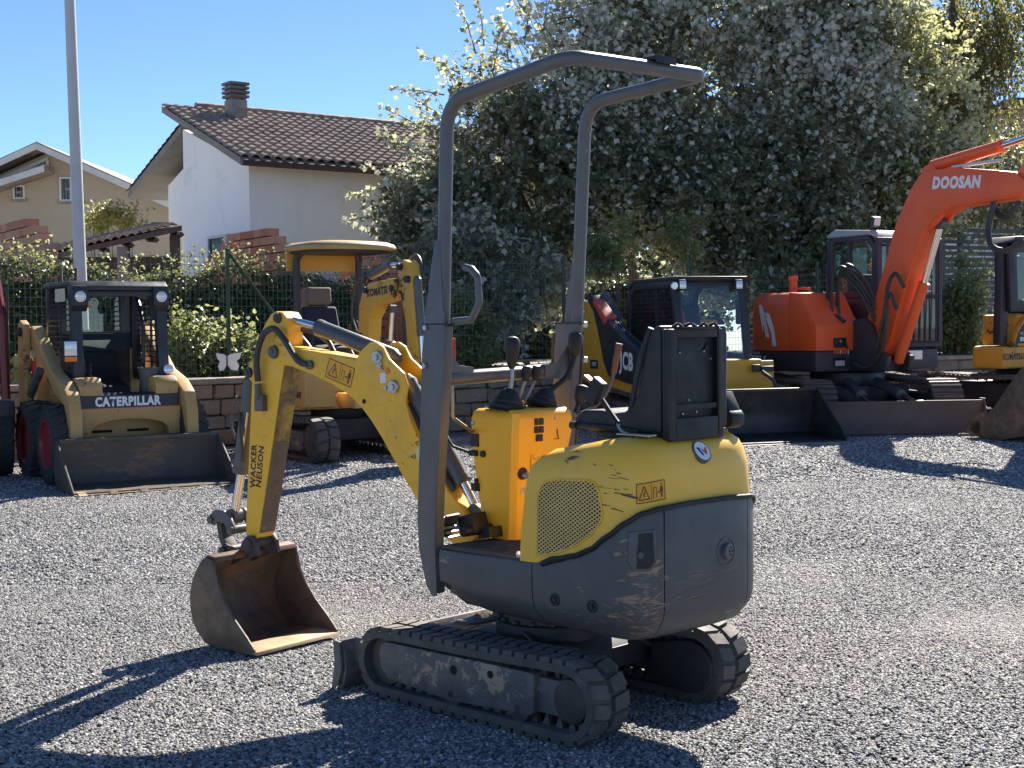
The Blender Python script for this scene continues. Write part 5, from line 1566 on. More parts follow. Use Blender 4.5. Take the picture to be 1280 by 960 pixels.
# cylinders
def ram(name, a, c_, d_, rbar, rrod, parent, Mx):
    """barrel from a to c_, rod from c_ to d_"""
    a, c_, d_ = Vector(a), Vector(c_), Vector(d_)
    b = MB(Mx); u_ = (c_ - a); L = u_.length
    b.lathe(a, u_, [(-0.03, rbar * 0.55), (-0.01, rbar * 0.8), (0, rbar), (L - 0.03, rbar), (L - 0.028, rbar * 1.06), (L - 0.004, rbar * 1.06), (L, rbar * 0.8)], 20)
    c = b.build(name, M['cyl'], parent)
    b = MB(Mx); b.cyl(c_, d_, rrod, n=14); b.build('rod', M['chrome'], c)
    b = MB(Mx); w_ = rrod * 1.3; b.lathe(d_ - Vector((0, w_, 0)), (0, 1, 0), [(0, rrod * 1.7), (2 * w_, rrod * 1.7)], 16); b.build('rod_eye', M['cyl'], c)
    return c
ram('stick_cylinder', (0.315, 0, 1.268), (0.748, 0, 1.392), (0.945, 0, 1.432), 0.034, 0.016, mini, TB)
ram('bucket_cylinder', (1.165, 0.0, 1.165), (1.250, 0.0, 0.742), (1.300, 0.0, 0.545), 0.038, 0.021, mini, TB)
ram('boom_cylinder', (0.235, 0, 1.165), (-0.045, 0, 0.775), (-0.115, 0, 0.668), 0.036, 0.020, mini, TB)
# linkage
b = MB(TB)
lk = [(1.405, 0.520), (1.392, 0.552), (1.352, 0.580), (1.30, 0.578), (1.255, 0.550), (1.225, 0.500), (1.235, 0.475), (1.265, 0.480), (1.295, 0.520), (1.345, 0.525), (1.37, 0.505)]
for sg in (1, -1): b.prism(lk, sg * 0.052, sg * 0.066, 'y')
b.lathe((1.385, -0.075, 0.53), (0, 1, 0), [(0, 0.018), (0.15, 0.018)], 14); b.lathe((1.245, -0.08, 0.495), (0, 1, 0), [(0, 0.020), (0.16, 0.020)], 14)
b.build('link_arm', M['cyl'], mini, bevel=0.003)
b = MB(TB); b.prism([(1.395, 0.54), (1.36, 0.535), (1.345, 0.45), (1.29, 0.385), (1.305, 0.36), (1.335, 0.365), (1.375, 0.44)], -0.03, 0.03, 'y'); b.build('tipping_link', M['hub'], mini, bevel=0.004)
b = MB(TB)
for sg in (1, -1):
    b.prism([(1.075, 0.395), (1.085, 0.45), (1.11, 0.478), (1.145, 0.478), (1.175, 0.45), (1.20, 0.405), (1.26, 0.42), (1.30, 0.43), (1.325, 0.405), (1.315, 0.36), (1.26, 0.335), (1.16, 0.375)], sg * 0.050, sg * 0.068, 'y')
b.lathe((1.30, -0.08, 0.395), (0, 1, 0), [(0, 0.022), (0.16, 0.022)], 14); b.lathe((1.13, -0.08, 0.445), (0, 1, 0), [(0, 0.022), (0.16, 0.022)], 14)
b.build('bucket_hitch', M['hub'], mini, bevel=0.003)
# -- bucket
W2 = 0.238
curve = [tuple((p.x, p.z)) for p in smooth_path([(1.160, 0, 0.392), (1.215, 0, 0.398), (1.270, 0, 0.338), (1.306, 0, 0.262), (1.314, 0, 0.185), (1.294, 0, 0.105), (1.245, 0, 0.048), (1.19, 0, 0.020), (1.05, 0, 0.016), (0.94, 0, 0.018)], 5)]
b = MB(TB)
th = 0.011
ins = []
for i, (x, z) in enumerate(curve):
    x0, z0 = curve[max(0, i - 1)]; x1, z1 = curve[min(len(curve) - 1, i + 1)]
    L = math.hypot(x1 - x0, z1 - z0); ins.append((x - (-(z1 - z0) / L) * -th * 0 + (z1 - z0) / L * th * 0 - 0, z))
def inner(i):
    x0, z0 = curve[max(0, i - 1)]; x1, z1 = curve[min(len(curve) - 1, i + 1)]
    L = math.hypot(x1 - x0, z1 - z0); nx, nz = (z1 - z0) / L, -(x1 - x0) / L
    cx, cz = 1.12, 0.21
    x, z = curve[i]
    if (cx - x) * nx + (cz - z) * nz < 0: nx, nz = -nx, -nz
    return (x + nx * th, z + nz * th)
rows = []
for i, (x, z) in enumerate(curve):
    xi, zi = inner(i); rows.append([(x, -W2, z), (x, W2, z), (xi, W2, zi), (xi, -W2, zi)])
b.loft(rows)
bucket = b.build('bucket', M['bucket'], mini, smooth=40)
side = curve + [(0.903, 0.022), (0.925, 0.055), (0.975, 0.095), (1.042, 0.158), (1.10, 0.222), (1.14, 0.29), (1.158, 0.35)]
for sg in (1, -1):
    b = MB(TB); b.prism(side, sg * (W2 + 0.0005), sg * (W2 + 0.0125), 'y'); b.build('side_plate', M['bucket'], bucket, bevel=0.002)
    b = MB(TB)
    ed_ = [(0.908, 0.030), (0.955, 0.078), (1.042, 0.156), (1.10, 0.222), (1.142, 0.292), (1.162, 0.365)]
    b.tube([(x, sg * (W2 + 0.0065), z) for x, z in ed_], 0.0072, 6); b.build('side_edge', M['bucket'], bucket)
b = MB(TB); b.prism([(0.893, 0.012), (0.900, 0.026), (0.985, 0.032), (1.05, 0.029), (1.05, 0.012)], -W2 - 0.003, W2 + 0.003, 'y'); b.build('cutting_edge', M['edge'], bucket, bevel=0.002)
b = MB(TB); b.prism([(1.150, 0.385), (1.158, 0.405), (1.205, 0.412), (1.232, 0.392), (1.215, 0.378)], -W2, W2, 'y'); b.build('top_beam', M['bucket'], bucket, bevel=0.003)
# hoses on the arm
for pts, r_ in (([(1.05, 0.07, 1.16), (1.047, 0.078, 1.26), (1.00, 0.085, 1.355), (0.93, 0.088, 1.388), (0.868, 0.086, 1.345), (0.815, 0.08, 1.278), (0.785, 0.072, 1.245), (0.735, 0.066, 1.234)], 0.014),
                ([(0.905, -0.04, 1.385), (0.83, -0.05, 1.372), (0.745, -0.05, 1.335), (0.70, -0.045, 1.285)], 0.012),
                ([(1.00, -0.05, 1.37), (0.93, -0.055, 1.36), (0.87, -0.06, 1.31), (0.84, -0.06, 1.27)], 0.012),
                ([(1.20, 0.045, 1.02), (1.185, 0.055, 0.93), (1.18, 0.05, 0.86), (1.205, 0.03, 0.80)], 0.007),
                ([(0.20, -0.03, 1.10), (0.11, -0.045, 0.98), (0.05, -0.045, 0.86), (-0.02, -0.04, 0.76)], 0.011),
                ([(0.21, 0.03, 1.08), (0.135, 0.04, 0.97), (0.06, 0.045, 0.86), (-0.03, 0.04, 0.75)], 0.011)):
    b = MB(TB); b.tube(smooth_path(pts, 7), r_, 10); ho = b.build('hydraulic_hose', M['hose'], mini)
b = MB(TB); b.lathe((0.735, 0.058, 1.234), (0, 1, 0), [(0, 0.020), (0.016, 0.019), (0.018, 0.010)], 18); b.cyl((0.785, 0.072, 1.246), (0.748, 0.068, 1.236), 0.012, n=8); b.cyl((1.05, 0.07, 1.15), (1.05, 0.07, 1.08), 0.015, n=8); b.box(1.02, 1.07, 0.046, 0.075, 1.03, 1.10)
b.build('hose_fitting', M['cyl'], mini)
b = MB(TB); b.tube(fillet([(1.235, 0.03, 1.09), (1.262, 0.035, 1.02), (1.268, 0.035, 0.95), (1.245, 0.03, 0.90)], 0.03), 0.005, 8); b.build('hose_guard', M['cyl'], mini)
b = MB(TB); b.tube([(1.165, 0.03, 1.02), (1.205, 0.03, 0.84), (1.222, 0.02, 0.78)], 0.006, 8); b.build('steel_pipe', M['chrome'], mini)
# ------------------------------------------------------------------ OCHRE SKID STEER LOADER (left)
cat_t = thing('skid_steer_loader', 'ochre skid steer loader with black open cab and wide steel bucket on the ground', 'loader', (-3.83, 13.3, 0), R(90 + 212))
I4 = Matrix.Identity(4)
def tyre(parent, c, r, w, side, rim_m, lugs=20, M0=I4):
    """lugged tyre; side = +1 / -1 is the outward direction along y"""
    b = MB(M0)
    prof = [(-w / 2, r * 0.62), (-w / 2 - 0.004, r * 0.80), (-w * 0.45, r * 0.93), (-w * 0.30, r * 0.955), (w * 0.30, r * 0.955), (w * 0.45, r * 0.93), (w / 2 + 0.004, r * 0.80), (w / 2, r * 0.62)]
    n = 32; vs = []; fs = []
    for y, rr_ in prof:
        for i in range(n):
            a = 2 * math.pi * i / n; vs.append((c[0] + rr_ * math.cos(a), c[1] + y, c[2] + rr_ * math.sin(a)))
    for k in range(len(prof) - 1):
        for i in range(n): fs.append((k * n + i, (k + 1) * n + i, (k + 1) * n + (i + 1) % n, k * n + (i + 1) % n))
    b.add(vs, fs)
    for k in range(lugs):
        for sd in (-1, 1):
            a0 = 2 * math.pi * (k + (0.5 if sd > 0 else 0)) / lugs; da = 2 * math.pi / lugs
            q = []
            for rr_, ia in ((r * 0.93, 0.0), (r, 0.05)):
                for y, aa, dr in ((sd * 0.01, a0 + da * 0.35, 0), (sd * w * 0.49, a0 - da * 0.1, -0.05 * r)):
                    for e in (0.05 + ia, 0.55 - ia):
                        ang_ = aa + da * (e - 0.3); q.append((c[0] + (rr_ + dr) * math.cos(ang_), c[1] + y, c[2] + (rr_ + dr) * math.sin(ang_)))
            b.add(q, [(4, 5, 7, 6), (0, 4, 6, 2), (1, 3, 7, 5), (0, 1, 5, 4), (2, 6, 7, 3)])
    ty = b.build('tyre', M['tyre'], parent, smooth=30)
    b = MB(M0); y0 = c[1] + side * w * 0.5
    b.lathe((c[0], y0, c[2]), (0, side, 0), [(-w * 0.1, r * 0.62), (0.0, r * 0.62), (0.004, r * 0.56), (-0.05, r * 0.50), (-0.055, r * 0.26), (-0.035, r * 0.22), (-0.03, r * 0.12), (-0.02, r * 0.10)], 28)
    for k in range(8):
        a = k * math.pi / 4; b.lathe((c[0] + r * 0.33 * math.cos(a), y0 - side * 0.055, c[2] + r * 0.33 * math.sin(a)), (0, side, 0), [(0, 0.014), (0.016, 0.013)], 6)
    b.build('rim', rim_m, ty)
for sx in (0.43, -0.41):
    for sg in (1, -1): tyre(cat_t, (sx, sg * 0.585, 0.37), 0.37, 0.25, sg, M['redrim'])
b = MB(); b.box(-0.95, 0.48, -0.44, 0.44, 0.22, 0.60); b.box(-1.0, -0.45, -0.44, 0.44, 0.5, 1.22); b.build('chassis', M['catyellow'], cat_t, bevel=0.02)
# front cross member with an arch
b = MB()
arch = [(-0.47, 0.80), (-0.47, 0.43)] + [(-0.36 * math.cos(R(a)), 0.43 + 0.155 * math.sin(R(a)) ** 0.6) for a in (0.01, 15, 35, 60, 90, 120, 145, 165, 179.99)] + [(0.47, 0.43), (0.47, 0.80)]
b.prism(arch, 0.60, 0.66, 'x'); b.build('front_beam', M['catyellow'], cat_t, bevel=0.008)
b = MB(); b.prism([(0.6605, 0.685), (0.6605, 0.80), (0.575, 0.825), (0.58, 0.80), (0.655, 0.79), (0.655, 0.685)], -0.462, 0.462, 'y'); sg_ = b.build('name_panel', paint('name_panel_blue', (0.014, 0.016, 0.032), 0.35), cat_t)
b = MB(); b.box(0.6607, 0.6625, -0.462, 0.462, 0.684, 0.6905); b.build('red_stripe', M['redprint'], sg_, smooth=0)
lettering('CATERPILLAR', 0.112, (0.6612, -0.02, 0.742), (0, 1, 0), (0, 0, 1), M['white'], sg_, bold=0.0055, width=0.80)
for yy in (-0.22, 0.12):
    b = MB(); b.box(0.4, 0.485, yy - 0.1, yy + 0.1, 0.455, 0.48); b.build('slot', M['void'], cat_t)
# knee guards either side of the seat opening
for sg in (1, -1):
    b = MB(); b.prism([(0.655, 0.79), (0.655, 0.90), (0.60, 0.965), (0.40, 0.965), (0.36, 0.79)], sg * 0.24, sg * 0.462, 'y'); b.build('knee_guard', M['catyellow'], cat_t, bevel=0.03)
# lift arms
for sg in (1, -1):
    b = MB()
    arm = [(-0.66, 1.43), (-0.50, 1.44), (-0.20, 1.28), (0.20, 1.02), (0.55, 0.93), (0.74, 0.82), (0.82, 0.66), (0.84, 0.30), (0.72, 0.26), (0.70, 0.60), (0.62, 0.72), (0.30, 0.82), (-0.12, 1.05), (-0.64, 1.30)]
    b.prism(arm, sg * 0.475, sg * 0.585, 'y'); la = b.build('lift_arm', M['catyellow'], cat_t, bevel=0.012)
    b = MB(); b.prism([(-0.80, 0.55), (-0.52, 0.55), (-0.54, 1.46), (-0.66, 1.50), (-0.76, 1.46)], sg * 0.59, sg * 0.66, 'y'); b.build('lift_tower', M['catyellow'], cat_t, bevel=0.02)
    b = MB(); b.cyl((-0.85, sg * 0.60, 0.6), (-0.15, sg * 0.60, 1.02), 0.04, n=14); b.build('lift_cylinder', M['cyl'], cat_t)
    b = MB(); b.lathe((-0.60, sg * 0.665, 1.385), (0, sg, 0), [(0, 0.045), (0.03, 0.045), (0.035, 0.02)], 16); b.build('pin', M['dark'], la)
b = MB()
b.prism([(-0.60, 1.03), (-0.25, 0.88), (-0.22, 1.0), (-0.52, 1.15)], -0.592, -0.588, 'y'); b.build('red_decal', M['redprint'], cat_t)
# cab: posts, roof, rear wall with window, side grilles
cbm = M['cabblack']
def bar(name, pts, r, n=4, mat=cbm, parent=cat_t):
    b_ = MB(); b_.tube([Vector(p) for p in pts], r, n); return b_.build(name, mat, parent, bevel=0.004)
for sg in (1, -1):
    b = MB(); b.prism([(0.38, 0.80), (0.47, 0.80), (0.42, 1.25), (0.40, 1.74), (0.32, 1.80), (0.30, 1.70), (0.33, 1.25)], sg * 0.345, sg * 0.445, 'y'); b.build('cab_post', cbm, cat_t, bevel=0.012)
    b = MB(); b.prism([(-0.55, 0.9), (-0.45, 0.9), (-0.42, 1.80), (-0.52, 1.80)], sg * 0.36, sg * 0.445, 'y'); b.build('cab_post', cbm, cat_t, bevel=0.012)
    b = MB(); b.box(-0.46, 0.36, sg * 0.425 - 0.012, sg * 0.425 + 0.012, 0.9, 1.02); b.build('side_sill', cbm, cat_t)
    for k in range(13):
        z = 1.08 + k * 0.05; b = MB(); b.box(-0.44, 0.34 - 0.0 * k, sg * 0.43 - 0.008, sg * 0.43 + 0.008, z, z + 0.012); b.build('grille_bar', cbm, cat_t, smooth=0)
    b = MB(); b.box(-0.05, -0.03, sg * 0.43 - 0.01, sg * 0.43 + 0.01, 1.02, 1.74); b.build('grille_post', cbm, cat_t, smooth=0)
b = MB(); b.prism([(-0.56, 1.79), (0.34, 1.79), (0.43, 1.755), (0.43, 1.80), (0.36, 1.845), (-0.50, 1.85), (-0.58, 1.83)], -0.45, 0.45, 'y'); roof = b.build('cab_roof', cbm, cat_t, bevel=0.015)
b = MB(); b.prism([(0.28, 1.79), (0.43, 1.75), (0.43, 1.70), (0.38, 1.70), (0.26, 1.75)], -0.33, 0.33, 'y'); b.build('roof_visor', cbm, roof, bevel=0.01)
for sg in (1, -1):
    b = MB(); b.prism([(0.30, 1.80), (0.46, 1.80), (0.47, 1.62), (0.40, 1.56), (0.33, 1.60)], sg * 0.30, sg * 0.452, 'y'); lh = b.build('lamp_housing', cbm, cat_t, bevel=0.02)
    b = MB(); b.lathe((0.466, sg * 0.375, 1.70), (1, 0, 0), [(-0.01, 0.050), (0.006, 0.050), (0.010, 0.036), (0.004, 0.034), (0.008, 0.012)], 20); b.build('work_lamp', M['lens'], lh)
b = MB(); b.box(-0.50, -0.45, -0.36, 0.36, 0.72, 1.38); b.box(-0.50, -0.45, -0.36, -0.26, 1.38, 1.79); b.box(-0.50, -0.45, 0.26, 0.36, 1.38, 1.79); b.box(-0.50, -0.45, -0.26, 0.26, 1.72, 1.79)
rw = b.build('cab_rear_wall', M['darkgrey'], cat_t, bevel=0.02)
b = MB(); b.box(-0.49, -0.484, -0.26, 0.26, 1.38, 1.72); gp = b.build('rear_window', M['glass'], rw, smooth=0)
lettering('CAT', 0.115, (-0.483, -0.06, 1.66), (0, -1, 0), (0, 0, 1), M['white'], gp, bold=0.004)
b = MB(); b.prism([(-0.115, 1.615), (-0.005, 1.615), (-0.06, 1.655)], -0.4825, -0.482, 'x'); b.build('triangle_mark', M['orangeprint'], gp)
# seat, bucket and controls
b = MB(); b.prism([(0.10, 0.76), (0.12, 0.86), (-0.10, 0.90), (-0.20, 0.92), (-0.28, 1.02), (-0.34, 1.20), (-0.42, 1.20), (-0.40, 0.76)], -0.20, 0.18, 'y'); b.build('seat', M['vinyl'], cat_t, bevel=0.035, seg=3)
b = MB(); b.box(-0.36, 0.30, -0.40, 0.40, 0.60, 0.64); b.build('cab_floor', M['dark'], cat_t)
for sg in (1, -1):
    b = MB(); b.tube(smooth_path([(0.18, sg * 0.24, 0.72), (0.22, sg * 0.24, 0.95), (0.20, sg * 0.23, 1.08)], 4), 0.014, 8); lv = b.build('control_lever', M['black'], cat_t)
    b = MB(); b.tube(smooth_path([(-0.40, sg * 0.30, 1.75), (-0.1, sg * 0.31, 1.70), (0.12, sg * 0.30, 1.45), (0.15, sg * 0.29, 1.12), (0.10, sg * 0.26, 1.0)], 5), 0.02, 8); b.build('lap_bar', cbm, cat_t)
b = MB(); b.lathe((0.36, 0.28, 0.80), (0, 0, 1), [(0, 0.085), (0.22, 0.105), (0.225, 0.112), (0.24, 0.112), (0.238, 0.10), (0.22, 0.098)], 22)
bk = b.build('plastic_bucket', M['darkgrey'], None); bk.location = cat_t.matrix_basis @ Vector((0, 0, 0)); bk.rotation_euler = cat_t.rotation_euler
tag(bk, 'dark grey bucket standing in the cab of the ochre skid steer loader', 'bucket')
# head lamps
b = MB(); b.box(0.44, 0.49, -0.545, -0.415, 1.105, 1.305); hl = b.build('headlamp_box', cbm, cat_t, bevel=0.01)
b = MB(); b.box(0.4905, 0.498, -0.535, -0.425, 1.165, 1.295); b.build('headlamp', M['lens'], hl, bevel=0.006)
b = MB(); b.box(0.4905, 0.502, -0.535, -0.425, 1.112, 1.158); b.build('indicator', M['amber'], hl, bevel=0.005)
b = MB(); b.lathe((0.50, 0.415, 1.02), (0.8, -0.5, 0.1), [(-0.07, 0.02), (-0.03, 0.042), (0, 0.048), (0.006, 0.04), (0.002, 0.036), (0.007, 0.012)], 20); hl = b.build('headlamp', M['lens'], cat_t)
b = MB(); b.tube([(0.46, 0.43, 0.9), (0.49, 0.42, 1.0)], 0.015, 6); b.build('bracket', M['steel'], hl)
for yy in (-0.42, -0.27):
    b = MB(); b.tube([(-0.15 - yy * 0.3, yy, 1.83), (-0.15 - yy * 0.3, yy, 1.98)], 0.016, 6); b.build('roof_hook', paint('rusty_hook', (0.13, 0.06, 0.035), 0.7), cat_t)
b = MB(); b.box(-0.12, 0.22, -0.455, -0.447, 1.66, 1.78); b.build('side_plate', M['label'], cat_t)
# bucket of the loader
b = MB()
bc_ = [(1.44, 0.012), (1.05, 0.012), (0.92, 0.03), (0.86, 0.09), (0.845, 0.16), (0.90, 0.42), (0.915, 0.425), (0.865, 0.16), (0.878, 0.10), (0.93, 0.05), (1.05, 0.034), (1.44, 0.024)]
b.prism(bc_, -0.72, 0.72, 'y'); bkt = b.build('bucket', M['catbucket'], cat_t)
for sg in (1, -1):
    b = MB(); b.prism([(1.45, 0.010), (1.40, 0.06), (1.12, 0.28), (0.93, 0.435), (0.88, 0.43), (0.835, 0.16), (0.85, 0.09), (0.92, 0.012)], sg * 0.7205, sg * 0.738, 'y'); b.build('side_plate', M['catbucket'], bkt, bevel=0.003)
b = MB(); b.box(0.86, 0.945, -0.715, 0.715, 0.412, 0.445); b.build('top_rail', M['catbucket'], bkt, bevel=0.008)
b = MB(); b.box(1.36, 1.475, -0.73, 0.73, 0.006, 0.011); b.build('cutting_edge', M['edge'], bkt)
for k in range(6):
    b = MB(); y = -0.66 + k * 0.264; b.prism([(1.30, 0.026), (1.42, 0.026), (1.50, 0.008), (1.50, 0.002), (1.42, 0.002), (1.42, 0.0245), (1.30, 0.0245)][:4] + [(1.30, 0.0245)], y - 0.035, y + 0.035, 'y'); b.build('tooth_adapter', M['edge'] if k in (0,) else M['catbucket'], bkt)

# ------------------------------------------------------------------ CANOPY MINI EXCAVATOR behind
kom = thing('mini_excavator', 'faded yellow mini excavator with a flat canopy roof parked by the hedge', 'excavator', (-1.97, 15.45, 0), R(90 + 212))
for sg in (1, -1):
    y0, y1 = (0.36, 0.62) if sg > 0 else (-0.72, -0.46)
    crawler(kom, I4, y0, y1, -0.62, 0.235, 0.235, 0.93, 0.235, 0.235, 0.105, 0.03, M['rubber'], M['hub'])
    b = MB(); ye = y1 if sg > 0 else y0
    b.prism([(-0.5, 0.32), (0.72, 0.32), (0.78, 0.25), (0.70, 0.11), (-0.45, 0.11), (-0.56, 0.22)], ye - sg * 0.2, ye - sg * 0.015, 'y'); b.build('track_frame', M['frame'], kom, bevel=0.01)
    b = MB(); b.lathe((0.93, ye - sg * 0.22, 0.235), (0, sg, 0), [(0, 0.16), (0.2, 0.16), (0.205, 0.08)], 22); b.build('idler', M['hub'], kom)
    b = MB(); b.lathe((-0.62, ye - sg * 0.22, 0.235), (0, sg, 0), [(0, 0.16), (0.2, 0.16), (0.205, 0.10)], 22); b.build('sprocket', M['hub'], kom)
b = MB(); b.box(-0.35, 0.6, -0.5, 0.4, 0.2, 0.42); b.cyl((0.1, 0, 0.42), (0.1, 0, 0.52), 0.3, n=24); b.build('chassis', M['dark'], kom, bevel=0.01)
b = MB(); b.prism([(-1.12, 0.04), (-1.08, 0.18), (-1.13, 0.34), (-1.16, 0.34), (-1.12, 0.18), (-1.17, 0.04)], -0.72, 0.62, 'y'); b.prism([(-0.3, 0.30), (-1.1, 0.2), (-1.1, 0.12), (-0.3, 0.22)], -0.09, -0.01, 'y'); b.build('dozer_blade', M['dark'], kom)
# body: plan rounded at the rear
pl = [(0.55, 0.52), (0.55, -0.62), (0.10, -0.64), (-0.45, -0.62), (-0.85, -0.45), (-1.02, -0.05), (-0.85, 0.40), (-0.45, 0.58)]
b = MB(); b.prism(pl, 0.53, 0.68, 'z'); b.build('body_frame', M['komdirty'], kom, bevel=0.02)
b = MB(); b.prism([(0.28, 0.50), (0.28, -0.60), (-0.45, -0.60), (-0.83, -0.44), (-1.0, -0.05), (-0.83, 0.38), (-0.45, 0.56)], 0.682, 1.05, 'z', taper=0.05); b.build('engine_cover', M['komdirty'], kom, bevel=0.05, seg=3)
b = MB(); b.box(-0.10, 0.72, -0.66, -0.30, 0.56, 1.13); sb_ = b.build('side_tank', M['komdirty'], kom, bevel=0.025)
lettering('UCHI', 0.085, (0.50, -0.6625, 0.69), (1, 0, 0), (0, 0, 1), M['inkblack'], sb_, bold=0.006, shear=0.3)
b = MB(); b.lathe((0.62, -0.35, 0.62), (0, -1, 0), [(-0.05, 0.07), (0.1, 0.07), (0.11, 0.045), (0.115, 0.02)], 18); b.box(0.5, 0.95, -0.2, 0.15, 0.55, 0.70); b.build('swing_bracket', M['komdirty'], kom, bevel=0.01)
b = MB(); b.prism([(0.05, 1.08), (-0.28, 1.08), (-0.34, 1.10), (-0.44, 1.62), (-0.36, 1.64), (-0.20, 1.22), (0.05, 1.18)], -0.20, 0.22, 'y'); se = b.build('seat', M['cloth'], kom, bevel=0.05, seg=3)
b = MB(); b.cbox((-0.41, 0.01, 1.75), (0.12, 0.30, 0.20), (0, -0.1, 0)); b.build('headrest', M['headrest'], se, bevel=0.04, seg=3)
for yy in (-0.27, 0.27):
    b = MB(); b.tube(smooth_path([(0.05, yy, 1.1), (0.08, yy, 1.28), (0.04, yy, 1.40)], 4), 0.014, 8); b.lathe((0.045, yy, 1.38), (-0.2, 0, 1), [(0, 0.02), (0.06, 0.028), (0.09, 0.015)], 12); b.build('control_lever', M['black'], kom)
for x, yy in ((-0.30, -0.29), (-0.30, 0.475)):
    b = MB(); b.tube(fillet([(x, yy, 1.0 if x < 0 else 0.68), (x, yy, 2.15), (x - (0.08 if x > 0 else -0.08), yy * 0.9, 2.24)], 0.08), 0.042, 10); b.build('canopy_post', cbm, kom)
b = MB()
cp = [(0.46, -0.20), (0.50, 0.1), (0.46, 0.42), (0.33, 0.62), (-0.25, 0.64), (-0.42, 0.50), (-0.45, 0.1), (-0.42, -0.30), (-0.25, -0.46), (0.30, -0.42)]
def ringz(sc, z): return [(x * sc, 0.1 + (y - 0.1) * sc, z) for x, y in cp]
b.loft([ringz(0.95, 2.235), ringz(1.0, 2.238), ringz(1.02, 2.262), ringz(0.98, 2.295), ringz(0.85, 2.325), ringz(0.45, 2.345)])
cn = b.build('canopy_roof', M['canopy'], kom, smooth=60)
b = MB(); b.loft([ringz(0.90, 2.234), ringz(0.88, 2.205)]); b.build('canopy_lining', cbm, cn)
b = MB(); b.prism([(-0.44, 2.232), (-0.42, 2.03), (-0.385, 2.03), (-0.40, 2.232)], -0.36, 0.56, 'y'); b.build('canopy_skirt', paint('canopy_skirt_orange', (0.66, 0.33, 0.05), 0.5), cn)
# boom folded over: out and up, then the stick down
b = MB()
bo = [(0.80, 0.62), (0.94, 0.62), (1.02, 0.95), (1.02, 1.25), (1.06, 1.48), (1.22, 1.62), (1.55, 1.67), (1.62, 1.73), (1.61, 1.84), (1.52, 1.875), (1.08, 1.855), (0.92, 1.79), (0.82, 1.62), (0.80, 1.25), (0.80, 0.95)]
b.prism(bo, -0.075, 0.075, 'y'); kb_ = b.build('boom', M['komyellow'], kom, bevel=0.012)
lettering('KOMATSU', 0.105, (1.27, -0.0765, 1.755), (1, 0, 0.06), (0, 0, 1), M['inkblack'], kb_, bold=0.006, shear=0.15, width=0.95)
b = MB()
b.prism([(1.62, 1.80), (1.70, 2.02), (1.80, 2.06), (1.90, 2.03), (1.97, 1.88), (2.02, 1.50), (2.06, 0.95), (1.98, 0.85), (1.88, 0.92), (1.83, 1.45), (1.72, 1.72)], -0.055, 0.055, 'y'); ks = b.build('dipper_stick', M['komyellow'], kom, bevel=0.01)
b = MB(); b.box(1.50, 1.66, -0.085, -0.056, 1.68, 1.88); b.box(1.50, 1.66, 0.056, 0.085, 1.68, 1.88); b.build('boom_fork', M['komyellow'], kb_, bevel=0.01)
for xx, zz in ((1.60, 1.78), (1.76, 1.99), (1.92, 1.86), (0.86, 1.30), (1.0, 1.78)):
    b = MB(); b.lathe((xx, -0.10, zz), (0, 1, 0), [(0, 0.035), (0.2, 0.035)], 14); b.build('pin', M['dark'], kom)
ram('stick_cylinder', (0.98, 0, 1.93), (1.42, 0, 2.02), (1.74, 0, 2.01), 0.045, 0.026, kom, I4)
ram('bucket_cylinder', (1.99, 0, 1.86), (2.06, 0, 1.30), (2.09, 0, 1.00), 0.042, 0.024, kom, I4)
ram('boom_cylinder', (0.98, 0.1, 0.72), (1.20, 0.1, 1.25), (1.25, 0.1, 1.58), 0.045, 0.026, kom, I4)
for pts in ([(0.70, -0.05, 1.35), (0.62, -0.06, 1.55), (0.72, -0.06, 1.85), (0.95, -0.06, 1.95)], [(0.72, 0.03, 1.2), (0.58, 0.02, 1.3), (0.60, 0.02, 1.1), (0.72, 0.02, 0.9)], [(1.52, 0.07, 1.92), (1.72, 0.09, 2.1), (1.9, 0.08, 2.05), (1.98, 0.07, 1.8)], [(0.7, -0.09, 1.1), (0.6, -0.1, 1.22), (0.66, -0.1, 1.42)]):
    b = MB(); b.tube(smooth_path(pts, 6), 0.016, 8); b.build('hydraulic_hose', M['hose'], kom)
b = MB(); b.prism([(1.90, 0.95), (2.02, 0.95), (2.12, 0.70), (2.05, 0.35), (1.72, 0.15), (1.60, 0.20), (1.80, 0.55)], -0.2, 0.2, 'y'); b.build('bucket', M['bucket'], kom, bevel=0.01)

# ------------------------------------------------------------------ TRACKED LOADER with side arm (black and yellow)
jcb = thing('tracked_loader', 'yellow and black tracked loader with closed cab and wide black bucket behind the seat', 'loader', (2.48, 17.7, 0), R(90 + 197))
for sg in (1, -1):
    y0, y1 = (0.52, 0.90) if sg > 0 else (-0.95, -0.57)
    crawler(jcb, I4, y0, y1, -1.25, 0.30, 0.30, 0.62, 0.24, 0.24, 0.13, 0.03, M['rubber'], M['hub'])
    ye = y1 if sg > 0 else y0
    b = MB(); b.prism([(-1.0, 0.40), (0.4, 0.36), (0.5, 0.2), (0.4, 0.1), (-1.0, 0.1)], ye - sg * 0.3, ye - sg * 0.03, 'y'); b.build('track_frame', M['frame'], jcb, bevel=0.01)
    b = MB(); b.lathe((-1.25, ye - sg * 0.3, 0.30), (0, sg, 0), [(0, 0.2), (0.27, 0.2), (0.275, 0.1)], 20); b.build('sprocket', M['hub'], jcb)
    b = MB(); b.lathe((0.62, ye - sg * 0.3, 0.24), (0, sg, 0), [(0, 0.17), (0.27, 0.17), (0.275, 0.1)], 20); b.build('idler', M['hub'], jcb)
b = MB(); b.box(-1.55, 0.55, -0.52, 0.48, 0.25, 0.95); b.build('chassis', M['jcbyellow'], jcb, bevel=0.03)
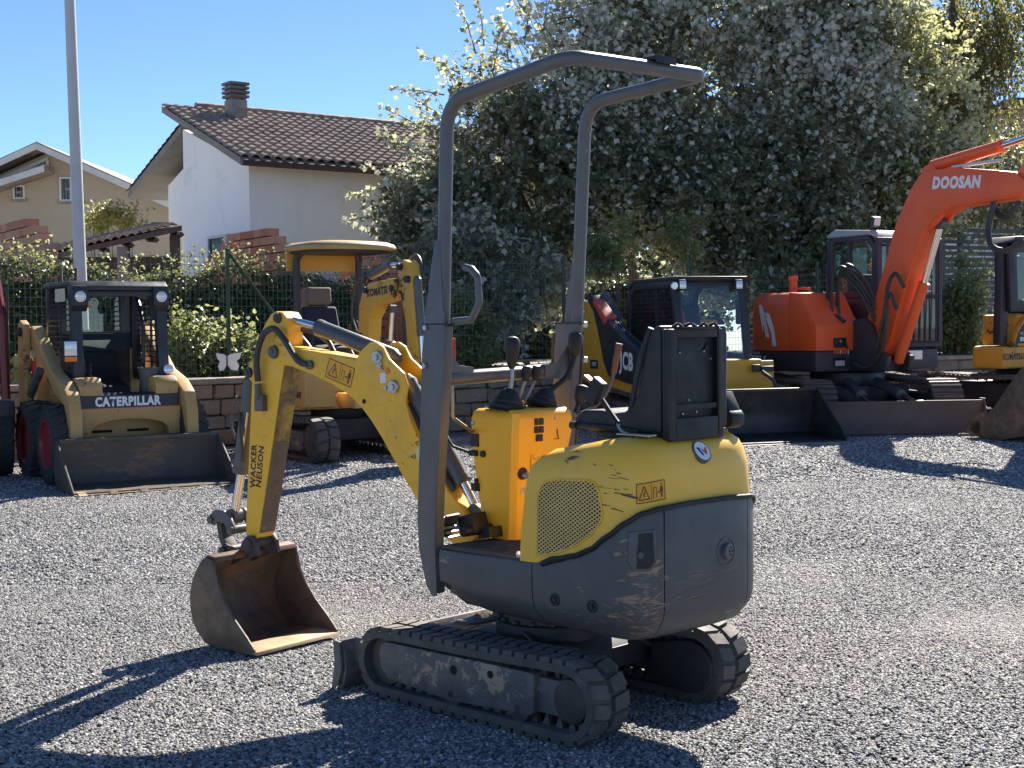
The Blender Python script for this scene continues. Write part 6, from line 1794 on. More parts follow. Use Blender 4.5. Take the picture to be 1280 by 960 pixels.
b = MB(); b.prism([(-2.35, 0.70), (-2.35, 1.50), (-2.1, 1.72), (-1.55, 1.66), (-1.42, 1.20), (-1.30, 0.98), (-0.2, 0.72), (0.42, 0.60), (0.42, 0.50), (-1.5, 0.50)], -0.93, -0.62, 'y'); jt = b.build('side_tower', M['jcbyellow'], jcb, bevel=0.03)
b = MB(); b.box(-2.0, -1.25, -0.5, 0.75, 0.9, 1.45); b.build('engine_cover', M['jcbyellow'], jcb, bevel=0.05)
b = MB(); b.prism([(-1.72, 1.72), (-1.58, 1.80), (-1.40, 1.70), (-0.95, 1.44), (-0.40, 1.22), (0.30, 1.0), (0.58, 0.80), (0.64, 0.45), (0.42, 0.45), (0.25, 0.60), (-0.4, 0.66), (-0.95, 0.72), (-1.14, 0.92), (-1.30, 1.25), (-1.50, 1.58)], -0.985, -0.85, 'y'); ja = b.build('lift_arm', cbm, jcb, bevel=0.012)
b = MB(); b.prism([(-1.50, 1.70), (-1.44, 1.74), (-1.00, 1.50), (-0.98, 1.42), (-1.06, 1.40)], -1.0, -0.84, 'y'); b.build('hose_cover', M['redprint'], ja, bevel=0.01)
for k in range(3):
    b = MB(); b.tube(smooth_path([(-1.62, -0.80 + k * 0.03, 1.84), (-1.35, -0.79 + k * 0.03, 1.66), (-0.9, -0.79 + k * 0.03, 1.32), (-0.3, -0.8 + k * 0.03, 1.12)], 5), 0.014, 6); b.build('hydraulic_hose', M['cyl'], ja)
lettering('JCB', 0.30, (-0.30, -0.9865, 0.92), (1, 0, -0.06), (0, 0, 1), M['white'], ja, bold=0.012, width=0.9)
b = MB(); b.box(-0.66, -0.56, -0.9868, -0.9855, 1.04, 1.16); b.build('yellow_square', M['jcbyellow'], ja)
lettering('190T', 0.085, (-1.62, -0.9325, 0.86), (1, 0, 0), (0, 0, 1), M['white'], jt, bold=0.002)
b = MB(); b.box(-1.77, -1.47, -0.932, -0.9305, 0.80, 0.92); b.build('name_strip', M['inkblack'], jt)
# cab
cabY0, cabY1 = -0.57, 0.34
def frame_loop(name, poly, axis, a, bb, w, mat, parent, M0=I4, bevel=0.012):
    """frame around a polygon opening: a border of width w"""
    n = len(poly); cx = sum(p[0] for p in poly) / n; cy = sum(p[1] for p in poly) / n
    inner = []
    for i in range(n):
        p0, p, p1 = Vector(poly[i - 1]), Vector(poly[i]), Vector(poly[(i + 1) % n])
        d0, d1 = (p - p0).normalized(), (p1 - p).normalized()
        n0 = Vector((-d0.y, d0.x)); n1 = Vector((-d1.y, d1.x))
        if n0.dot(Vector((cx, cy)) - p) < 0: n0 = -n0
        if n1.dot(Vector((cx, cy)) - p) < 0: n1 = -n1
        m_ = (n0 + n1); m_ = m_ / max(0.3, m_.dot(n0)); inner.append(tuple(p + m_ * w))
    def P(p, t): return {'y': (p[0], t, p[1]), 'x': (t, p[0], p[1])}[axis]
    b_ = MB(M0)
    vs = [P(p, t) for t in (a, bb) for p in list(poly) + inner]
    N2 = 2 * n; fs = []
    for i in range(n):
        j = (i + 1) % n
        fs += [(i, j, n + j, n + i), (N2 + i, N2 + n + i, N2 + n + j, N2 + j), (i, N2 + i, N2 + j, j), (n + i, n + j, N2 + n + j, N2 + n + i)]
    b_.add(vs, fs)
    return b_.build(name, mat, parent, bevel=bevel), inner
sidep = [(0.48, 0.95), (0.30, 1.93), (-0.95, 1.93), (-1.14, 1.82), (-1.24, 1.50), (-1.18, 0.95)]
sf, inn = frame_loop('cab_side_frame', sidep, 'y', cabY0 - 0.04, cabY0 + 0.02, 0.09, cbm, jcb)
b = MB()
for k in range(19):
    x = -1.12 + k * 0.078; b.box(x, x + 0.010, cabY0 - 0.012, cabY0 - 0.004, 1.03, 1.85)
for k in range(15):
    z = 1.05 + k * 0.056; b.box(-1.13, 0.38 - (z - 1.03) * 0.19, cabY0 - 0.016, cabY0 - 0.010, z, z + 0.009)
b.build('side_grille', cbm, sf, smooth=0, kind='stuff')
b = MB(); b.box(-0.30, -0.24, cabY0 - 0.02, cabY0 + 0.02, 1.0, 1.88); b.build('side_bar', cbm, sf)
b = MB(); b.prism(inn, cabY0 + 0.004, cabY0 + 0.010, 'y'); b.build('side_window', M['glassdark'], sf, smooth=0)
frame_loop('cab_side_frame', sidep, 'y', cabY1 - 0.02, cabY1 + 0.04, 0.07, cbm, jcb)
fp = [(cabY0, 0.80), (cabY1, 0.80), (cabY1, 1.93), (cabY0, 1.93)]
ffM = Matrix.Translation((0.50, 0, 0.80)) @ Matrix.Rotation(-0.17, 4, 'Y') @ Matrix.Translation((-0.50, 0, -0.80))
ff, inn = frame_loop('cab_front_frame', fp, 'x', 0.44, 0.50, 0.055, cbm, jcb, M0=ffM)
b = MB(ffM); b.prism(inn, 0.485, 0.492, 'x'); b.build('windscreen', M['glass'], ff, smooth=0)
b = MB(); b.prism([(0.34, 1.92), (-0.94, 1.925), (-1.16, 1.84), (-1.14, 1.90), (-0.96, 1.98), (0.36, 1.98)], cabY0 - 0.05, cabY1 + 0.05, 'y'); jr = b.build('cab_roof', cbm, jcb, bevel=0.02)
b = MB(); b.box(-1.24, -1.16, cabY0, cabY1, 0.9, 1.70); b.build('cab_rear_wall', cbm, jcb)
b = MB(); b.prism([(0.0, 0.95), (-0.42, 0.95), (-0.60, 1.62), (-0.48, 1.64), (-0.36, 1.12), (0.0, 1.10)], -0.36, 0.12, 'y'); b.build('seat', M['vinyl'], jcb, bevel=0.05, seg=3)
b = MB(); b.tube(smooth_path([(0.2, -0.3, 0.9), (0.22, -0.3, 1.2), (0.18, -0.3, 1.35)], 4), 0.02, 8); b.tube(smooth_path([(-0.4, -0.4, 1.8), (0.1, -0.42, 1.6), (0.25, -0.4, 1.25)], 4), 0.02, 8); b.build('lap_bar', M['redprint'], jcb)
for yy in (-0.52, 0.24):
    b = MB(); b.cbox((0.385, yy, 1.875), (0.05, 0.105, 0.125), (0, -0.05, 0)); lh = b.build('lamp_housing', cbm, jcb, bevel=0.015)
    b = MB(); b.cbox((0.414, yy, 1.873), (0.012, 0.085, 0.10), (0, -0.05, 0)); b.build('work_lamp', M['lens'], lh, bevel=0.008)
b = MB(); b.lathe((0.40, -0.625, 1.86), (1, 0, 0), [(-0.05, 0.03), (0, 0.05), (0.01, 0.04)], 16); b.build('side_lamp', M['lens'], jcb)
b = MB(); b.prism([(0.5, 0.55), (0.56, 0.55), (0.545, 0.93), (0.5, 0.93)], cabY0 - 0.02, cabY1 + 0.3, 'y'); b.build('front_panel', M['jcbyellow'], jcb, bevel=0.015)
b = MB(); b.cbox((0.62, cabY1 + 0.16, 0.83), (0.1, 0.16, 0.07)); b.cbox((0.62, cabY1 + 0.02, 0.84), (0.05, 0.1, 0.09)); b.build('coupler_handle', cbm, jcb, bevel=0.01)
b = MB(); b.tube(smooth_path([(0.7, 0.40, 0.80), (0.82, 0.5, 0.68), (0.80, 0.52, 0.52), (0.9, 0.5, 0.45)], 5), 0.025, 8); b.build('hydraulic_hose', M['hose'], jcb)
b = MB(); b.box(0.62, 1.05, -0.4, 0.5, 0.2, 0.55); b.build('quick_hitch', cbm, jcb, bevel=0.02)
jblk = paint('black_bucket_paint', (0.014, 0.014, 0.015), 0.4, (0.022, 0.022, 0.022), 3, (0.07, 0.062, 0.055), (0.52, 0.8), 3, (0.12, 0.10, 0.08), (0.66, 0.69), 16)
b = MB(); b.prism([(1.84, 0.015), (1.30, 0.015), (1.10, 0.06), (1.03, 0.18), (1.05, 0.34), (1.12, 0.60), (1.15, 0.60), (1.08, 0.34), (1.065, 0.19), (1.12, 0.085), (1.30, 0.045), (1.84, 0.030)], -0.95, 0.87, 'y'); jb = b.build('bucket', jblk, jcb)
for sg in (-0.951, 0.871):
    s_ = 1 if sg > 0 else -1
    b = MB(); b.prism([(1.86, 0.012), (1.86, 0.07), (1.72, 0.19), (1.20, 0.60), (1.08, 0.61), (1.02, 0.34), (1.0, 0.18), (1.09, 0.04), (1.30, 0.012)], sg, sg + s_ * 0.02, 'y'); b.build('side_plate', jblk, jb, bevel=0.004)
b = MB(); b.box(1.09, 1.19, -0.945, 0.865, 0.575, 0.615); b.build('top_rail', jblk, jb, bevel=0.008)
b = MB(); b.box(1.76, 1.90, -0.96, 0.88, 0.006, 0.014); b.build('cutting_edge', M['steel'], jb)

# ------------------------------------------------------------------ ORANGE RED EXCAVATOR
doo = thing('crawler_excavator', 'large orange red crawler excavator with dark cab and raised boom at the right', 'excavator', (4.49, 19.19, 0), R(90 + 208))
DT = T((0.1, 0.05, 0), R(185 - 208))
for sg in (1, -1):
    y0, y1 = (0.62, 1.02) if sg > 0 else (-1.02, -0.62)
    crawler(doo, DT, y0, y1, -1.15, 0.34, 0.34, 1.22, 0.33, 0.33, 0.16, 0.035, M['steeltrack'], M['hub'], 'steel', sag=0.03)
    ye = y1 if sg > 0 else y0
    b = MB(DT); b.prism([(-0.9, 0.45), (0.95, 0.45), (1.05, 0.33), (0.95, 0.16), (-0.9, 0.16)], ye - sg * 0.33, ye - sg * 0.05, 'y'); b.build('track_frame', M['doodark'], doo, bevel=0.01)
    b = MB(DT); b.lathe((1.22, ye - sg * 0.3, 0.33), (0, sg, 0), [(0, 0.24), (0.2, 0.24), (0.21, 0.1)], 22); b.build('idler', M['hub'], doo)
    b = MB(DT); b.lathe((-1.15, ye - sg * 0.3, 0.34), (0, sg, 0), [(0, 0.26), (0.25, 0.24), (0.26, 0.1)], 22); b.build('sprocket', M['hub'], doo)
b = MB(DT); b.box(-0.5, 0.6, -0.65, 0.65, 0.3, 0.55); b.cyl((0, 0, 0.55), (0, 0, 0.72), 0.5, n=32); b.build('chassis', M['doodark'], doo, bevel=0.02)
b = MB(DT); b.prism([(2.02, 0.02), (1.93, 0.10), (1.90, 0.25), (1.95, 0.42), (1.99, 0.42), (1.95, 0.25), (1.98, 0.11), (2.07, 0.02)], -0.90, 1.06, 'y'); db = b.build('dozer_blade', M['blade'], doo)
for sg in (-0.901, 1.061):
    b = MB(DT); b.prism([(2.10, 0.02), (2.0, 0.44), (1.86, 0.44), (1.84, 0.25), (1.90, 0.02)], sg, sg + (0.02 if sg > 0 else -0.02), 'y'); b.build('end_plate', M['blade'], db, bevel=0.003)
for sg in (1, -1):
    b = MB(DT); b.prism([(0.5, 0.48), (1.9, 0.30), (1.9, 0.16), (0.5, 0.32)], sg * 0.42 - 0.05, sg * 0.42 + 0.05, 'y'); b.build('blade_arm', M['doodark'], doo, bevel=0.01)
    ram('blade_cylinder', DT @ Vector((0.62, sg * 0.2, 0.60)), DT @ Vector((1.35, sg * 0.26, 0.46)), DT @ Vector((1.85, sg * 0.3, 0.36)), 0.065, 0.035, doo, I4)
b = MB(DT); b.prism([(1.5, 0.34), (1.9, 0.42), (1.9, 0.2), (1.55, 0.22)], 0.5, 0.56, 'y'); b.build('blade_gusset', M['steel'], doo)
# upper structure
low = [(0.62, 1.22), (0.62, -0.94), (-0.35, -0.97), (-0.82, -0.85), (-1.05, -0.45), (-1.12, 0.05), (-1.05, 0.5), (-0.8, 0.85), (-0.3, 1.22)]
b = MB(); b.prism(low, 0.745, 1.02, 'z'); dl = b.build('lower_frame', M['doodark'], doo, bevel=0.03)
lettering('75V', 0.20, (-0.55, -0.977, 0.865), (1, 0.03, 0), (0, 0, 1), M['white'], dl, bold=0.008, shear=0.1, M0=Matrix.Translation((0, -0.004, 0)))
lettering('SOLAR', 0.05, (-0.56, -0.976, 0.985), (1, 0.03, 0), (0, 0, 1), M['white'], dl, M0=Matrix.Translation((0, -0.004, 0)))
b = MB(); b.box(0.621, 0.628, -0.64, -0.44, 0.80, 0.93); rl = b.build('lamp_recess', M['void'], dl); b = MB(); b.box(0.629, 0.634, -0.62, -0.46, 0.82, 0.89); b.build('lamp', M['lens'], rl)
b = MB()
hoodp = [(0.10, -0.965), (-0.36, -0.965), (-0.82, -0.84), (-1.04, -0.45), (-1.11, 0.05), (-1.04, 0.5), (-0.8, 0.84), (-0.42, 0.9), (-0.42, -0.1), (0.10, -0.1)]
def sc_ring(z, s_): 
    cx, cy = -0.5, -0.05
    return [(cx + (x - cx) * s_, cy + (y - cy) * s_, z) for x, y in hoodp]
b.loft([sc_ring(1.021, 1.0), sc_ring(1.60, 1.0), sc_ring(1.70, 0.975), sc_ring(1.765, 0.93), sc_ring(1.80, 0.84)])
de = b.build('engine_hood', M['doored'], doo, smooth=40)
b = MB(); b.prism([(0.105, 1.021), (0.66, 1.021), (0.66, 1.36), (0.52, 1.52), (0.35, 1.78), (0.105, 1.80)], -0.965, -0.22, 'y'); dbx = b.build('tool_box', M['doored'], doo, bevel=0.025)
b = MB(); b.box(0.661, 0.668, -0.68, -0.46, 1.06, 1.19); hd = b.build('latch', cbm, dbx, bevel=0.008); b = MB(); b.lathe((0.668, -0.56, 1.145), (1, 0, 0), [(0, 0.02), (0.01, 0.018)], 14); b.build('lock', M['bolt'], hd)
b = MB(); b.box(-0.40, 0.10, -0.22, 0.0, 1.2, 1.74); b.build('mid_cover', M['doored'], doo, bevel=0.03)
wm = [((-0.42, 1.66), (-0.33, 1.66), (-0.17, 1.30), (-0.17, 1.13), (-0.245, 1.15)), ((-0.27, 1.58), (-0.17, 1.56), (-0.03, 1.30), (0.02, 1.06), (-0.07, 1.06), (-0.09, 1.30))]
wm = [[(-0.60, 1.64), (-0.50, 1.64), (-0.38, 1.44), (-0.30, 1.20), (-0.36, 1.20), (-0.45, 1.38), (-0.48, 1.28), (-0.54, 1.45)], [(-0.40, 1.54), (-0.30, 1.52), (-0.20, 1.32), (-0.15, 1.08), (-0.225, 1.08), (-0.25, 1.26), (-0.33, 1.40)]]
for w_ in wm:
    b = MB(); b.prism(w_, -0.972, -0.967, 'y'); 
    b.v = [(x, y + (0.0 if x > -0.36 else (-0.36 - x) * 0.27), z) for x, y, z in b.v]; b.build('white_flash', M['white'], de, smooth=0)
b = MB(); b.lathe((-0.55, -0.35, 1.78), (0, 0, 1), [(0, 0.055), (0.2, 0.055), (0.21, 0.07), (0.26, 0.07), (0.265, 0.05)], 16); b.build('exhaust_stack', M['doored'], doo)
b = MB(); b.tube([(-0.35, -0.5, 1.79), (-0.35, -0.5, 1.86), (-0.2, -0.35, 1.86), (-0.2, -0.35, 1.79)], 0.022, 8); b.build('hand_rail', M['doored'], doo)
b = MB(); b.tube([(-0.86, -0.90, 1.10), (-0.82, -1.02, 1.22), (-0.80, -1.05, 1.42)], 0.014, 8); mr = b.build('mirror_arm', cbm, doo); b = MB(); b.cbox((-0.80, -1.08, 1.55), (0.05, 0.17, 0.34), (0, 0, 0.4)); b.build('mirror', cbm, mr, bevel=0.02)
# cab
cx0, cx1, cy0, cy1, cz0, cz1 = -0.35, 0.60, 0.10, 1.26, 1.02, 2.62
prof = [(0.56, 1.02), (0.66, 1.55), (0.62, 2.40), (0.44, 2.60), (-0.22, 2.64), (-0.34, 2.52), (-0.36, 1.02)]
for nm, ya, yb in (('cab_side_frame', cy0, cy0 + 0.06), ('cab_side_frame', cy1 - 0.06, cy1)):
    f_, inn = frame_loop(nm, [(0.60, 1.72), (0.62, 2.40), (0.46, 2.56), (-0.22, 2.58), (-0.34, 2.50), (-0.36, 1.72)], 'y', ya, yb, 0.085, M['doodark'], doo)
    b = MB(); b.prism(inn, (ya + yb) / 2 - 0.003, (ya + yb) / 2 + 0.003, 'y'); b.build('side_window', M['glass'], f_, smooth=0)
    b = MB(); b.prism([(0.58, 1.03), (0.62, 1.715), (-0.37, 1.715), (-0.37, 1.03)], ya, yb, 'y'); b.build('cab_lower_panel', M['doodark'], doo, bevel=0.01)
    b = MB(); b.box(0.05, 0.09, ya, yb, 1.78, 2.54); b.build('window_bar', M['doodark'], f_)
f_, inn = frame_loop('cab_front_frame', [(cy0, 1.05), (cy1, 1.05), (cy1, 2.52), (cy0, 2.52)], 'x', 0.585, 0.655, 0.07, M['doodark'], doo)
b = MB(); b.prism(inn, 0.615, 0.621, 'x'); b.build('windscreen', M['glass'], f_, smooth=0)
b = MB(); b.box(0.60, 0.64, cy0 + 0.07, cy1 - 0.07, 1.70, 1.745); b.build('window_bar', M['doodark'], f_)
for k in range(10):
    b = MB(); yy = cy0 + 0.13 + k * 0.098; b.tube([(0.675, yy, 1.10), (0.69, yy + 0.01, 1.7), (0.675, yy + 0.02, 2.48)], 0.010, 6); b.build('guard_bar', M['doodark'], doo)
for zz in (1.12, 1.75, 2.42):
    b = MB(); b.tube([(0.685, cy0 + 0.06, zz), (0.685, cy1 - 0.06, zz)], 0.012, 6); b.build('guard_bar', M['doodark'], doo)
f_, inn = frame_loop('cab_rear_frame', [(cy0, 1.70), (cy1, 1.70), (cy1, 2.54), (cy0, 2.54)], 'x', -0.37, -0.31, 0.08, M['doodark'], doo)
b = MB(); b.prism(inn, -0.345, -0.339, 'x'); b.build('rear_window', M['glass'], f_, smooth=0)
b = MB(); b.prism([(0.62, 2.52), (0.50, 2.62), (-0.20, 2.67), (-0.36, 2.60), (-0.36, 2.56), (0.46, 2.56)], cy0 - 0.01, cy1 + 0.01, 'y'); dr = b.build('cab_roof', paint('pale_roof', (0.35, 0.42, 0.40), 0.3, (0.25, 0.3, 0.29), 3), doo, bevel=0.02)
b = MB(); b.cbox((0.47, 0.22, 2.74), (0.06, 0.14, 0.13), (0, 0.2, 0.1)); lm = b.build('roof_lamp', cbm, dr, bevel=0.01); b = MB(); b.cbox((0.505, 0.222, 2.735), (0.01, 0.11, 0.10), (0, 0.2, 0.1)); b.build('lamp_lens', M['lens'], lm)
b = MB(); b.prism([(0.3, 1.2), (-0.15, 1.2), (-0.26, 2.05), (-0.14, 2.07), (-0.02, 1.42), (0.3, 1.38)], 0.34, 0.76, 'y'); b.build('seat', M['cloth'], doo, bevel=0.05, seg=3)
b = MB(); b.box(0.656, 0.664, 0.16, 0.42, 0.90, 1.0); b.box(0.656, 0.664, 0.62, 0.88, 0.88, 1.0); b.build('step_lamp', M['lens'], doo)
# boom (side outline in metres from the swing centre)
bo = [(0.76, 1.00), (0.70, 1.18), (0.745, 1.33), (0.98, 1.74), (1.34, 2.65), (1.60, 3.06), (1.74, 3.20), (1.84, 3.255), (2.29, 3.255), (3.27, 3.10), (3.40, 3.00), (3.40, 2.88), (3.27, 2.80), (2.29, 2.77), (1.98, 2.66), (1.83, 2.50), (1.62, 2.11), (1.34, 1.42), (1.22, 1.10), (1.08, 0.96), (0.90, 0.92)]
BY = -0.10
b = MB(); b.prism(bo, BY - 0.14, BY + 0.14, 'y'); dbm = b.build('boom', M['doored'], doo, bevel=0.02)
lettering('DOOSAN', 0.19, (2.36, BY - 0.1415, 3.06), (1, 0, -0.07), (0, 0, 1), M['white'], dbm, bold=0.011, shear=0.12, width=0.88)
b = MB(); b.prism([(1.66, 3.10), (1.78, 3.32), (1.92, 3.34), (2.0, 3.24), (1.84, 3.18)], BY - 0.09, BY - 0.05, 'y'); b.prism([(1.66, 3.10), (1.78, 3.32), (1.92, 3.34), (2.0, 3.24), (1.84, 3.18)], BY + 0.05, BY + 0.09, 'y'); b.build('boom_lug', M['doored'], dbm, bevel=0.01)
b = MB(); b.prism([(1.70, 2.62), (1.86, 2.72), (2.18, 2.77), (2.02, 2.60), (1.88, 2.52)], BY - 0.11, BY - 0.06, 'y'); b.prism([(1.70, 2.62), (1.86, 2.72), (2.18, 2.77), (2.02, 2.60), (1.88, 2.52)], BY + 0.06, BY + 0.11, 'y'); b.build('cylinder_lug', M['doored'], dbm, bevel=0.01)
b = MB(); b.box(1.95, 2.9, BY + 0.02, BY + 0.05, 3.27, 3.30); b.box(2.2, 3.0, BY - 0.05, BY - 0.02, 3.255, 3.285); b.build('steel_pipe', M['bolt'], dbm)
def ram2(name, a, c_, d_, rbar, rrod, parent, Mx, mat):
    o_ = ram(name, a, c_, d_, rbar, rrod, parent, Mx); o_.data.materials[0] = mat; return o_
ram2('stick_cylinder', (1.84, BY, 3.32), (2.95, BY, 3.44), (3.95, BY, 3.58), 0.075, 0.042, doo, I4, M['doored'])
ram2('boom_cylinder', (1.24, BY, 0.88), (1.70, BY, 1.88), (1.98, BY, 2.60), 0.068, 0.042, doo, I4, M['doored'])
# stick and bucket hanging from the boom end, mostly outside the frame
b = MB(); b.prism([(3.20 + 0.0, 3.05), (3.50, 3.30), (3.95, 3.60), (4.02, 3.50), (3.80, 3.05), (3.78, 2.6), (3.62, 0.98), (3.50, 0.90), (3.42, 1.0), (3.50, 2.5), (3.38, 2.85)], BY - 0.10, BY + 0.10, 'y'); b.build('dipper_stick', M['doored'], doo, bevel=0.015)
b = MB(); b.prism([(3.52, 0.84), (3.36, 0.66), (3.14, 0.40), (2.94, 0.24), (2.78, 0.20), (2.74, 0.10), (2.86, 0.03), (3.2, 0.0), (3.6, 0.08), (3.85, 0.35), (3.88, 0.7), (3.7, 0.92)], BY - 0.32, BY + 0.32, 'y'); dk = b.build('bucket', M['bucket'], doo, bevel=0.015)
for k in range(4):
    y_ = BY - 0.28 + k * 0.187; b = MB(); b.prism([(2.92, 0.32), (2.80, 0.24), (2.70, 0.10), (2.78, 0.02), (2.94, 0.05)], y_ - 0.04, y_ + 0.04, 'y'); b.build('tooth', M['bucket'], dk, bevel=0.01)
b = MB(); b.tube(smooth_path([(2.98, BY - 0.16, 2.78), (2.95, BY - 0.22, 2.45), (3.05, BY - 0.26, 2.25), (3.22, BY - 0.2, 2.2), (3.4, BY - 0.12, 2.3)], 6), 0.035, 10); b.tube(smooth_path([(2.9, BY - 0.1, 2.78), (3.02, BY - 0.1, 2.62), (3.2, BY - 0.15, 2.6), (3.32, BY - 0.12, 2.75)], 6), 0.03, 8); b.build('hydraulic_hose', M['hose'], doo)
# hoses and swing frame at the boom foot
b = MB(); b.prism([(0.50, 0.75), (1.25, 0.75), (1.30, 0.95), (1.10, 1.05), (0.98, 1.35), (0.84, 1.45), (0.66, 1.42), (0.55, 1.1)], BY - 0.24, BY - 0.155, 'y'); b.prism([(0.50, 0.75), (1.25, 0.75), (1.30, 0.95), (1.10, 1.05), (0.98, 1.35), (0.84, 1.45), (0.66, 1.42), (0.55, 1.1)], BY + 0.155, BY + 0.24, 'y'); b.box(0.4, 1.1, BY - 0.15, BY + 0.15, 0.76, 0.90); b.build('swing_post', M['doodark'], doo, bevel=0.02)
for k in range(5):
    y_ = BY - 0.30 - (0.0, 0.05, 0.07, 0.13, 0.10)[k]; q_ = (0.0, 0.07, -0.05, 0.04, -0.08)[k]; b = MB(); b.tube(smooth_path([(0.60 + q_, y_, 1.05), (0.46 + q_, y_ - 0.03 + q_ * .4, 1.45), (0.50 + q_, y_ - 0.05, 1.92 + q_), (0.66 + q_ * .5, y_ - 0.02, 2.08 + q_), (0.86, y_ + 0.08, 1.90 + q_ * 1.4), (0.98, BY - 0.16, 1.55 + q_ * 2)], 6), 0.018, 8); b.build('hydraulic_hose', M['hose'], doo)
for pts in ([(0.55, BY - 0.42, 0.98), (0.42, BY - 0.46, 1.25), (0.52, BY - 0.44, 1.48), (0.68, BY - 0.4, 1.40)], [(1.62, BY - 0.26, 1.82), (1.50, BY - 0.30, 2.0), (1.36, BY - 0.30, 1.8), (1.32, BY - 0.28, 1.4), (1.2, BY - 0.26, 1.0), (0.95, BY - 0.26, 0.80), (0.70, BY - 0.28, 0.86)], [(1.50, BY - 0.27, 1.55), (1.40, BY - 0.31, 1.75), (1.28, BY - 0.30, 1.4), (1.15, BY - 0.28, 1.05)]):
    b = MB(); b.tube(smooth_path(pts, 6), 0.026, 8); b.build('hydraulic_hose', M['hose'], doo)
for k in range(6):
    b = MB(); b.cyl((0.63, BY - 0.30 - k * 0.045, 0.98), (0.64, BY - 0.30 - k * 0.045, 1.18), 0.013, n=8); b.build('hose_fitting', M['doored'] if k % 3 else M['bolt'], doo)

# ------------------------------------------------------------------ SECOND YELLOW EXCAVATOR at the right edge
ko2 = thing('crawler_excavator', 'yellow excavator with black glazed cab cut off by the right edge of the view', 'excavator', (7.95, 20.9, 0), R(90 + 212))
for sg in (1, -1):
    y0, y1 = (0.55, 1.0) if sg > 0 else (-1.05, -0.6)
    crawler(ko2, I4, y0 - 0.3, y1 - 0.3, -1.1, 0.32, 0.32, 1.15, 0.32, 0.32, 0.16, 0.035, M['steeltrack'], M['hub'], 'steel', sag=0.03)
b = MB(); b.box(-0.9, 0.95, -1.2, 0.6, 0.16, 0.5); b.cyl((0, -0.3, 0.5), (0, -0.3, 0.68), 0.5, n=28); b.build('chassis', M['dark'], ko2, bevel=0.02)
kx = 0.30
b = MB(); b.prism([(kx, -1.28), (kx, -0.40), (-0.3, -0.30), (-0.55, -0.5), (-0.55, -0.9), (-0.25, -1.28)], 0.70, 1.02, 'z'); kc = b.build('counterweight', M['komyellow'], ko2, bevel=0.05, seg=3)
lettering('KOMATSU', 0.125, (kx + 0.003, -1.08, 0.87), (0, 1, 0), (0, 0, 1), M['inkblack'], kc, bold=0.005, width=0.72)
b = MB(); b.box(-0.6, kx - 0.02, -0.38, 1.1, 0.68, 1.01); b.build('lower_frame', M['dark'], ko2, bevel=0.04)
b = MB(); b.prism([(-1.05, 1.025), (0.4, 1.025), (0.4, 1.50), (-0.62, 1.50), (-0.80, 1.42), (-0.93, 1.28), (-1.02, 1.12)], kx - 0.10, kx - 0.02, 'x'); kp = b.build('side_cover', M['komyellow'], ko2, bevel=0.01)
b = MB(); b.box(kx - 0.021, kx - 0.012, -0.295, -0.285, 1.03, 1.49); b.build('seam', M['void'], kp)
b = MB(); b.prism([(-1.03, 1.06), (-0.76, 1.06), (-0.74, 1.20), (-0.80, 1.38), (-0.92, 1.26), (-1.0, 1.12)], kx - 0.0195, kx - 0.014, 'x'); kv = b.build('vent', M['inkblack'], kp)
lettering('PC', 0.06, (kx - 0.0135, -0.87, 1.20), (0, 1, 0), (0, 0, 1), M['white'], kv); lettering('88', 0.085, (kx - 0.0135, -0.87, 1.12), (0, 1, 0), (0, 0, 1), M['white'], kv, bold=0.003)
b = MB(); b.box(kx - 0.0195, kx - 0.015, -0.72, -0.62, 1.06, 1.18); b.build('paper_label', M['white'], kp)
b = MB(); b.box(kx - 0.0195, kx - 0.015, -0.44, -0.31, 1.06, 1.20); b.build('red_sticker', M['redprint'], kp)
b = MB(); b.box(-0.45, kx - 0.11, -0.85, 1.0, 1.03, 1.48); b.build('engine_cover', M['komyellow'], ko2, bevel=0.05)
f_, inn = frame_loop('cab_side_frame', [(-1.10, 1.52), (0.45, 1.52), (0.45, 2.56), (-1.02, 2.54), (-1.14, 2.42)], 'x', kx - 0.10, kx - 0.03, 0.17, cbm, ko2)
b = MB(); b.prism(inn, kx - 0.07, kx - 0.064, 'x'); b.build('side_window', M['glass'], f_, smooth=0)
b = MB(); b.box(kx - 0.095, kx - 0.035, -0.42, -0.36, 1.6, 2.45); b.build('window_bar', cbm, f_)
b = MB(); b.prism([(-1.24, 1.05), (-1.06, 1.05), (-1.02, 2.50), (-1.10, 2.52), (-1.19, 2.40)], kx - 0.24, kx - 0.11, 'x'); b.build('cab_post', cbm, ko2, bevel=0.03)
f2, inn = frame_loop('cab_side_frame', [(-1.10, 1.52), (0.45, 1.52), (0.45, 2.56), (-1.02, 2.54), (-1.14, 2.42)], 'x', kx - 0.30, kx - 0.25, 0.12, cbm, ko2)
b = MB(); b.prism([(-1.14, 2.50), (-1.0, 2.60), (0.5, 2.64), (0.5, 2.57), (-1.0, 2.545)], kx - 0.52, kx - 0.02, 'x'); b.build('cab_roof', cbm, ko2, bevel=0.02)
b = MB(); b.prism([(-0.50, 1.5), (0.0, 1.5), (0.0, 1.75), (-0.32, 1.75), (-0.42, 2.35), (-0.54, 2.35)], kx - 0.75, kx - 0.32, 'x'); b.build('seat', M['cloth'], ko2, bevel=0.05)
b = MB(); b.tube(smooth_path([(kx - 0.3, -0.75, 1.5), (kx - 0.3, -0.70, 1.75), (kx - 0.3, -0.74, 1.9)], 4), 0.02, 8); b.build('control_lever', M['black'], ko2)
